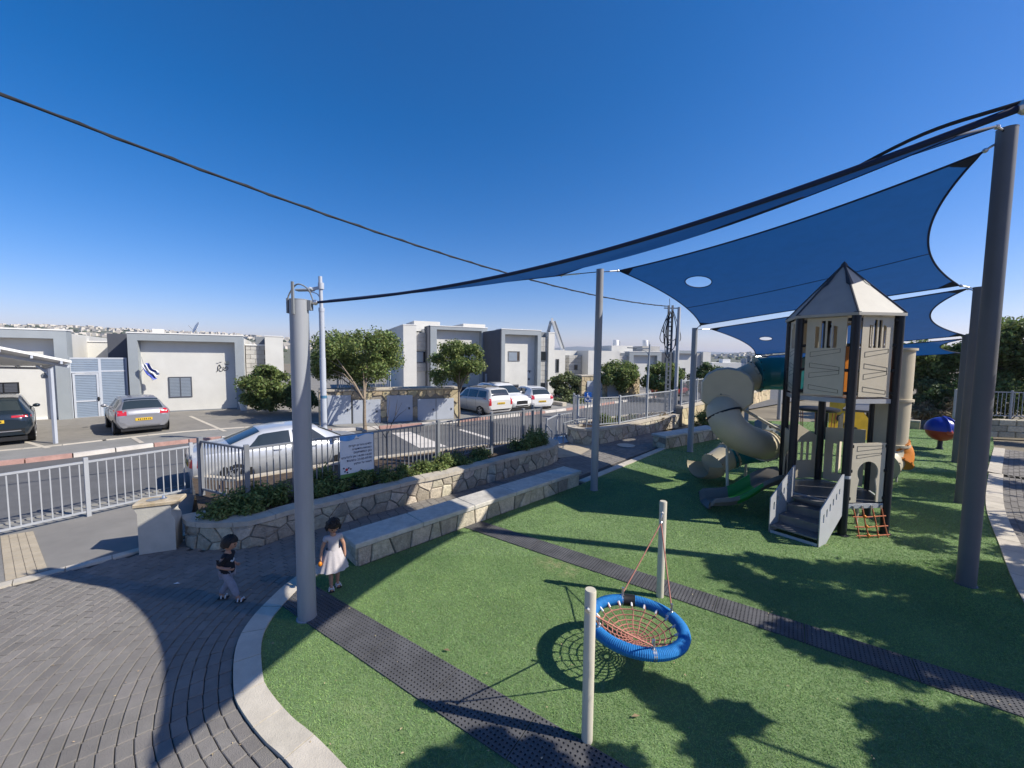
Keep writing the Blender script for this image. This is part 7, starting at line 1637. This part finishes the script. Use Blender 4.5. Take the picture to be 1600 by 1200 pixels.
# boy walking to the right (local +x is his walking direction)
bb = G(357, 939); k_ = .93
Jb = dict(pelvis=(0, 0, .42), waist=(.005, 0, .50), chest=(.01, 0, .60), neck=(.012, 0, .685), skull=(.03, 0, .74), ls=(.01, .085, .655), le=(-.05, .115, .55), lw=(.055, .10, .485), rs=(.01, -.085, .655), re=(-.06, -.115, .55), rw=(.06, -.10, .50), lh=(0, .05, .41), lk=(-.02, .055, .235), la=(-.13, .055, .07), lt=(-.06, .06, .03), rh=(0, -.05, .41), rk=(.09, -.055, .245), ra=(.15, -.055, .065), rt=(.225, -.06, .045))
Rb = dict(pelvis=(.075, .06), waist=(.072, .058), chest=(.076, .058), neck=.032, skull=.035, ls=.034, le=.024, lw=.018, rs=.034, re=.024, rw=.018, lh=.052, lk=.038, la=.024, lt=.02, rh=.052, rk=.038, ra=.024, rt=.02)
Eb = [('pelvis', 'waist'), ('waist', 'chest'), ('chest', 'neck'), ('neck', 'skull'), ('chest', 'ls'), ('ls', 'le'), ('le', 'lw'), ('chest', 'rs'), ('rs', 're'), ('re', 'rw'), ('pelvis', 'lh'), ('lh', 'lk'), ('lk', 'la'), ('la', 'lt'), ('pelvis', 'rh'), ('rh', 'rk'), ('rk', 'ra'), ('ra', 'rt')]
m_tee = mat('black_cotton', (.012, .013, .018), .9, 0, .2, 20); m_trou = mat('grey_cotton_trousers', (.24, .245, .29), .9, 0, .12, 20, .2, 90); m_print = mat('white_print', (.6, .6, .6), .8, 0, .1, 20); m_dress = mat('white_cotton_dress', (.44, .41, .42), .9, 0, .06, 20, .2, 60); m_sand = mat('white_sandal_strap', (.55, .55, .55), .6, 0, .1, 20)
shirt = ('black_shirt', [(.0, 0, .375), 'waist', 'chest', (.01, 0, .655), 'ls', (-.044, .113, .56), 'rs', (-.05, -.112, .56)], [(0, 1), (1, 2), (2, 3), (3, 4), (4, 5), (3, 6), (6, 7)], [(.118, .108), (.100, .092), (.092, .075), (.068, .056), .052, .044, .052, .044], m_tee)
trou = ('grey_trousers', ['pelvis', 'lh', 'lk', (-.122, .055, .085), 'rh', 'rk', (.145, -.055, .085)], [(0, 1), (1, 2), (2, 3), (0, 4), (4, 5), (5, 6)], [(.076, .066), .056, .050, .040, .056, .050, .040], m_trou)
yb = R(8)
boy = person('small boy in black shirt and grey trousers walking in the shade', (bb.x, bb.y, 0), yb, Jb, Rb, Eb, [shirt, trou], .092, (.045, 0, .825), 0, .18, 'short', [('lw', (.9, -.1, -.3), (0, -.6, .3), .95), ('rw', (.9, .15, -.2), (0, .6, .3), .95)])
def sandal(t, ax, ay, az, d, pitch=0.):
    d = Vector(d).normalized(); n = Vector((-d.y, d.x, 0)); o = Vector((ax, ay, az)) - d * .03
    so_ = part(MB().obox(o - n * .032, d * .135 , n * .064, Z * .016, .006), 'sandal', m_black, t, world=False); st = MB()
    for f in (.05, .1): st.tube([o + d * f - n * .034 + Z * .012, o + d * f - n * .024 + Z * .045, o + d * f + n * .024 + Z * .045, o + d * f + n * .034 + Z * .012], .010, 6)
    part(st, 'sandal_strap', m_sand, so_, world=False)
sandal(boy, -.13, .055, .012, (1, .1, 0)); sandal(boy, .145, -.055, .016, (1, -.15, .12))
pr = MB(); pr.sphere((.093, -.035, .585), (.008, .03, .012), 8, 5).sphere((.088, -.062, .60), (.008, .018, .010), 8, 5).sphere((.094, -.01, .60), (.007, .012, .02), 8, 5)
part(pr, 'shirt_print', m_print, boy, world=False)
# girl in a white dress facing the camera
gb = G(522, 918)
Jg = dict(pelvis=(0, 0, .50), waist=(0, 0, .60), chest=(0, 0, .71), neck=(.0, 0, .80), skull=(.01, 0, .86), ls=(0, .092, .765), le=(.0, .145, .63), lw=(.02, .155, .50), rs=(0, -.092, .765), re=(-.0, -.15, .63), rw=(.03, -.175, .50), lh=(0, .052, .48), lk=(.02, .05, .27), la=(-.02, .05, .06), lt=(.07, .055, .025), rh=(0, -.052, .48), rk=(.03, -.045, .27), ra=(.05, -.045, .06), rt=(.135, -.05, .025))
dress = ('white_dress', [(0, 0, .44), (0, 0, .52), 'waist', 'chest', (0, 0, .77), 'ls', (0, .118, .71), 'rs', (0, -.118, .71)], [(0, 1), (1, 2), (2, 3), (3, 4), (4, 5), (5, 6), (4, 7), (7, 8)], [(.11, .095), (.105, .09), (.098, .08), (.094, .075), (.06, .05), .046, .048, .046, .048], m_dress)
toc = math.atan2(-gb.y, -gb.x)
girl = person('small girl in a white dress walking beside the front sail pole', (gb.x, gb.y, 0), toc + .15, Jg, Rb, Eb, [dress], .096, (.03, 0, .94), .1, .45, 'curly', [('lw', (.1, 0, -1), (.2, -1, 0), 1.0), ('rw', (.2, 0, -1), (.2, 1, 0), 1.0)])
def skirt(u, v):
    a = u * 2 * math.pi; z = .60 - .30 * v; rr = .098 + .105 * v + .010 * math.cos(a * 11) * v; return Vector((rr * .86 * math.cos(a), rr * math.sin(a), z))
part(MB().grid(skirt, 88, 10), 'skirt', m_dress, girl, world=False, smooth=180)
for p in ((-.02, .05, .012), (.05, -.045, .012)): sandal(girl, *p, (1, .1 if p[1] > 0 else -.1, 0))
part(MB().sphere((.06, -.185, .435), (.028, .028, .036), 12, 8), 'held_snack', m_orange, girl, world=False, smooth=60)

# small litter on turf and paving
r5 = random.Random(2)
for px, py, lb in ((698, 1016, 'pale fallen leaf on the turf left of the rubber mat'), (1292, 852, 'dry yellow leaf on the turf in front of the tower stairs'), (993, 1119, 'small yellow leaf on the turf right of the front swing post'), (276, 912, 'small white scrap on the paving beside the boy')):
    c = G(px, py, .03 if px > 400 else .008); s_ = .045; a = r5.uniform(0, 3); single(MB().add([(c.x + s_ * math.cos(a), c.y + s_ * math.sin(a), c.z), (c.x - s_ * .4 * math.sin(a), c.y + s_ * .4 * math.cos(a), c.z + .012), (c.x - s_ * math.cos(a), c.y - s_ * math.sin(a), c.z + .003), (c.x + s_ * .4 * math.sin(a), c.y - s_ * .4 * math.cos(a), c.z + .010), (c.x, c.y, c.z + .004)], [(0, 1, 4), (1, 2, 4), (2, 3, 4), (3, 0, 4)]), 'fallen_leaf' if px > 400 else 'paper_scrap', m_dry if px > 400 else m_whitec, lb, 'leaf' if px > 400 else 'litter', loc=tuple(c))
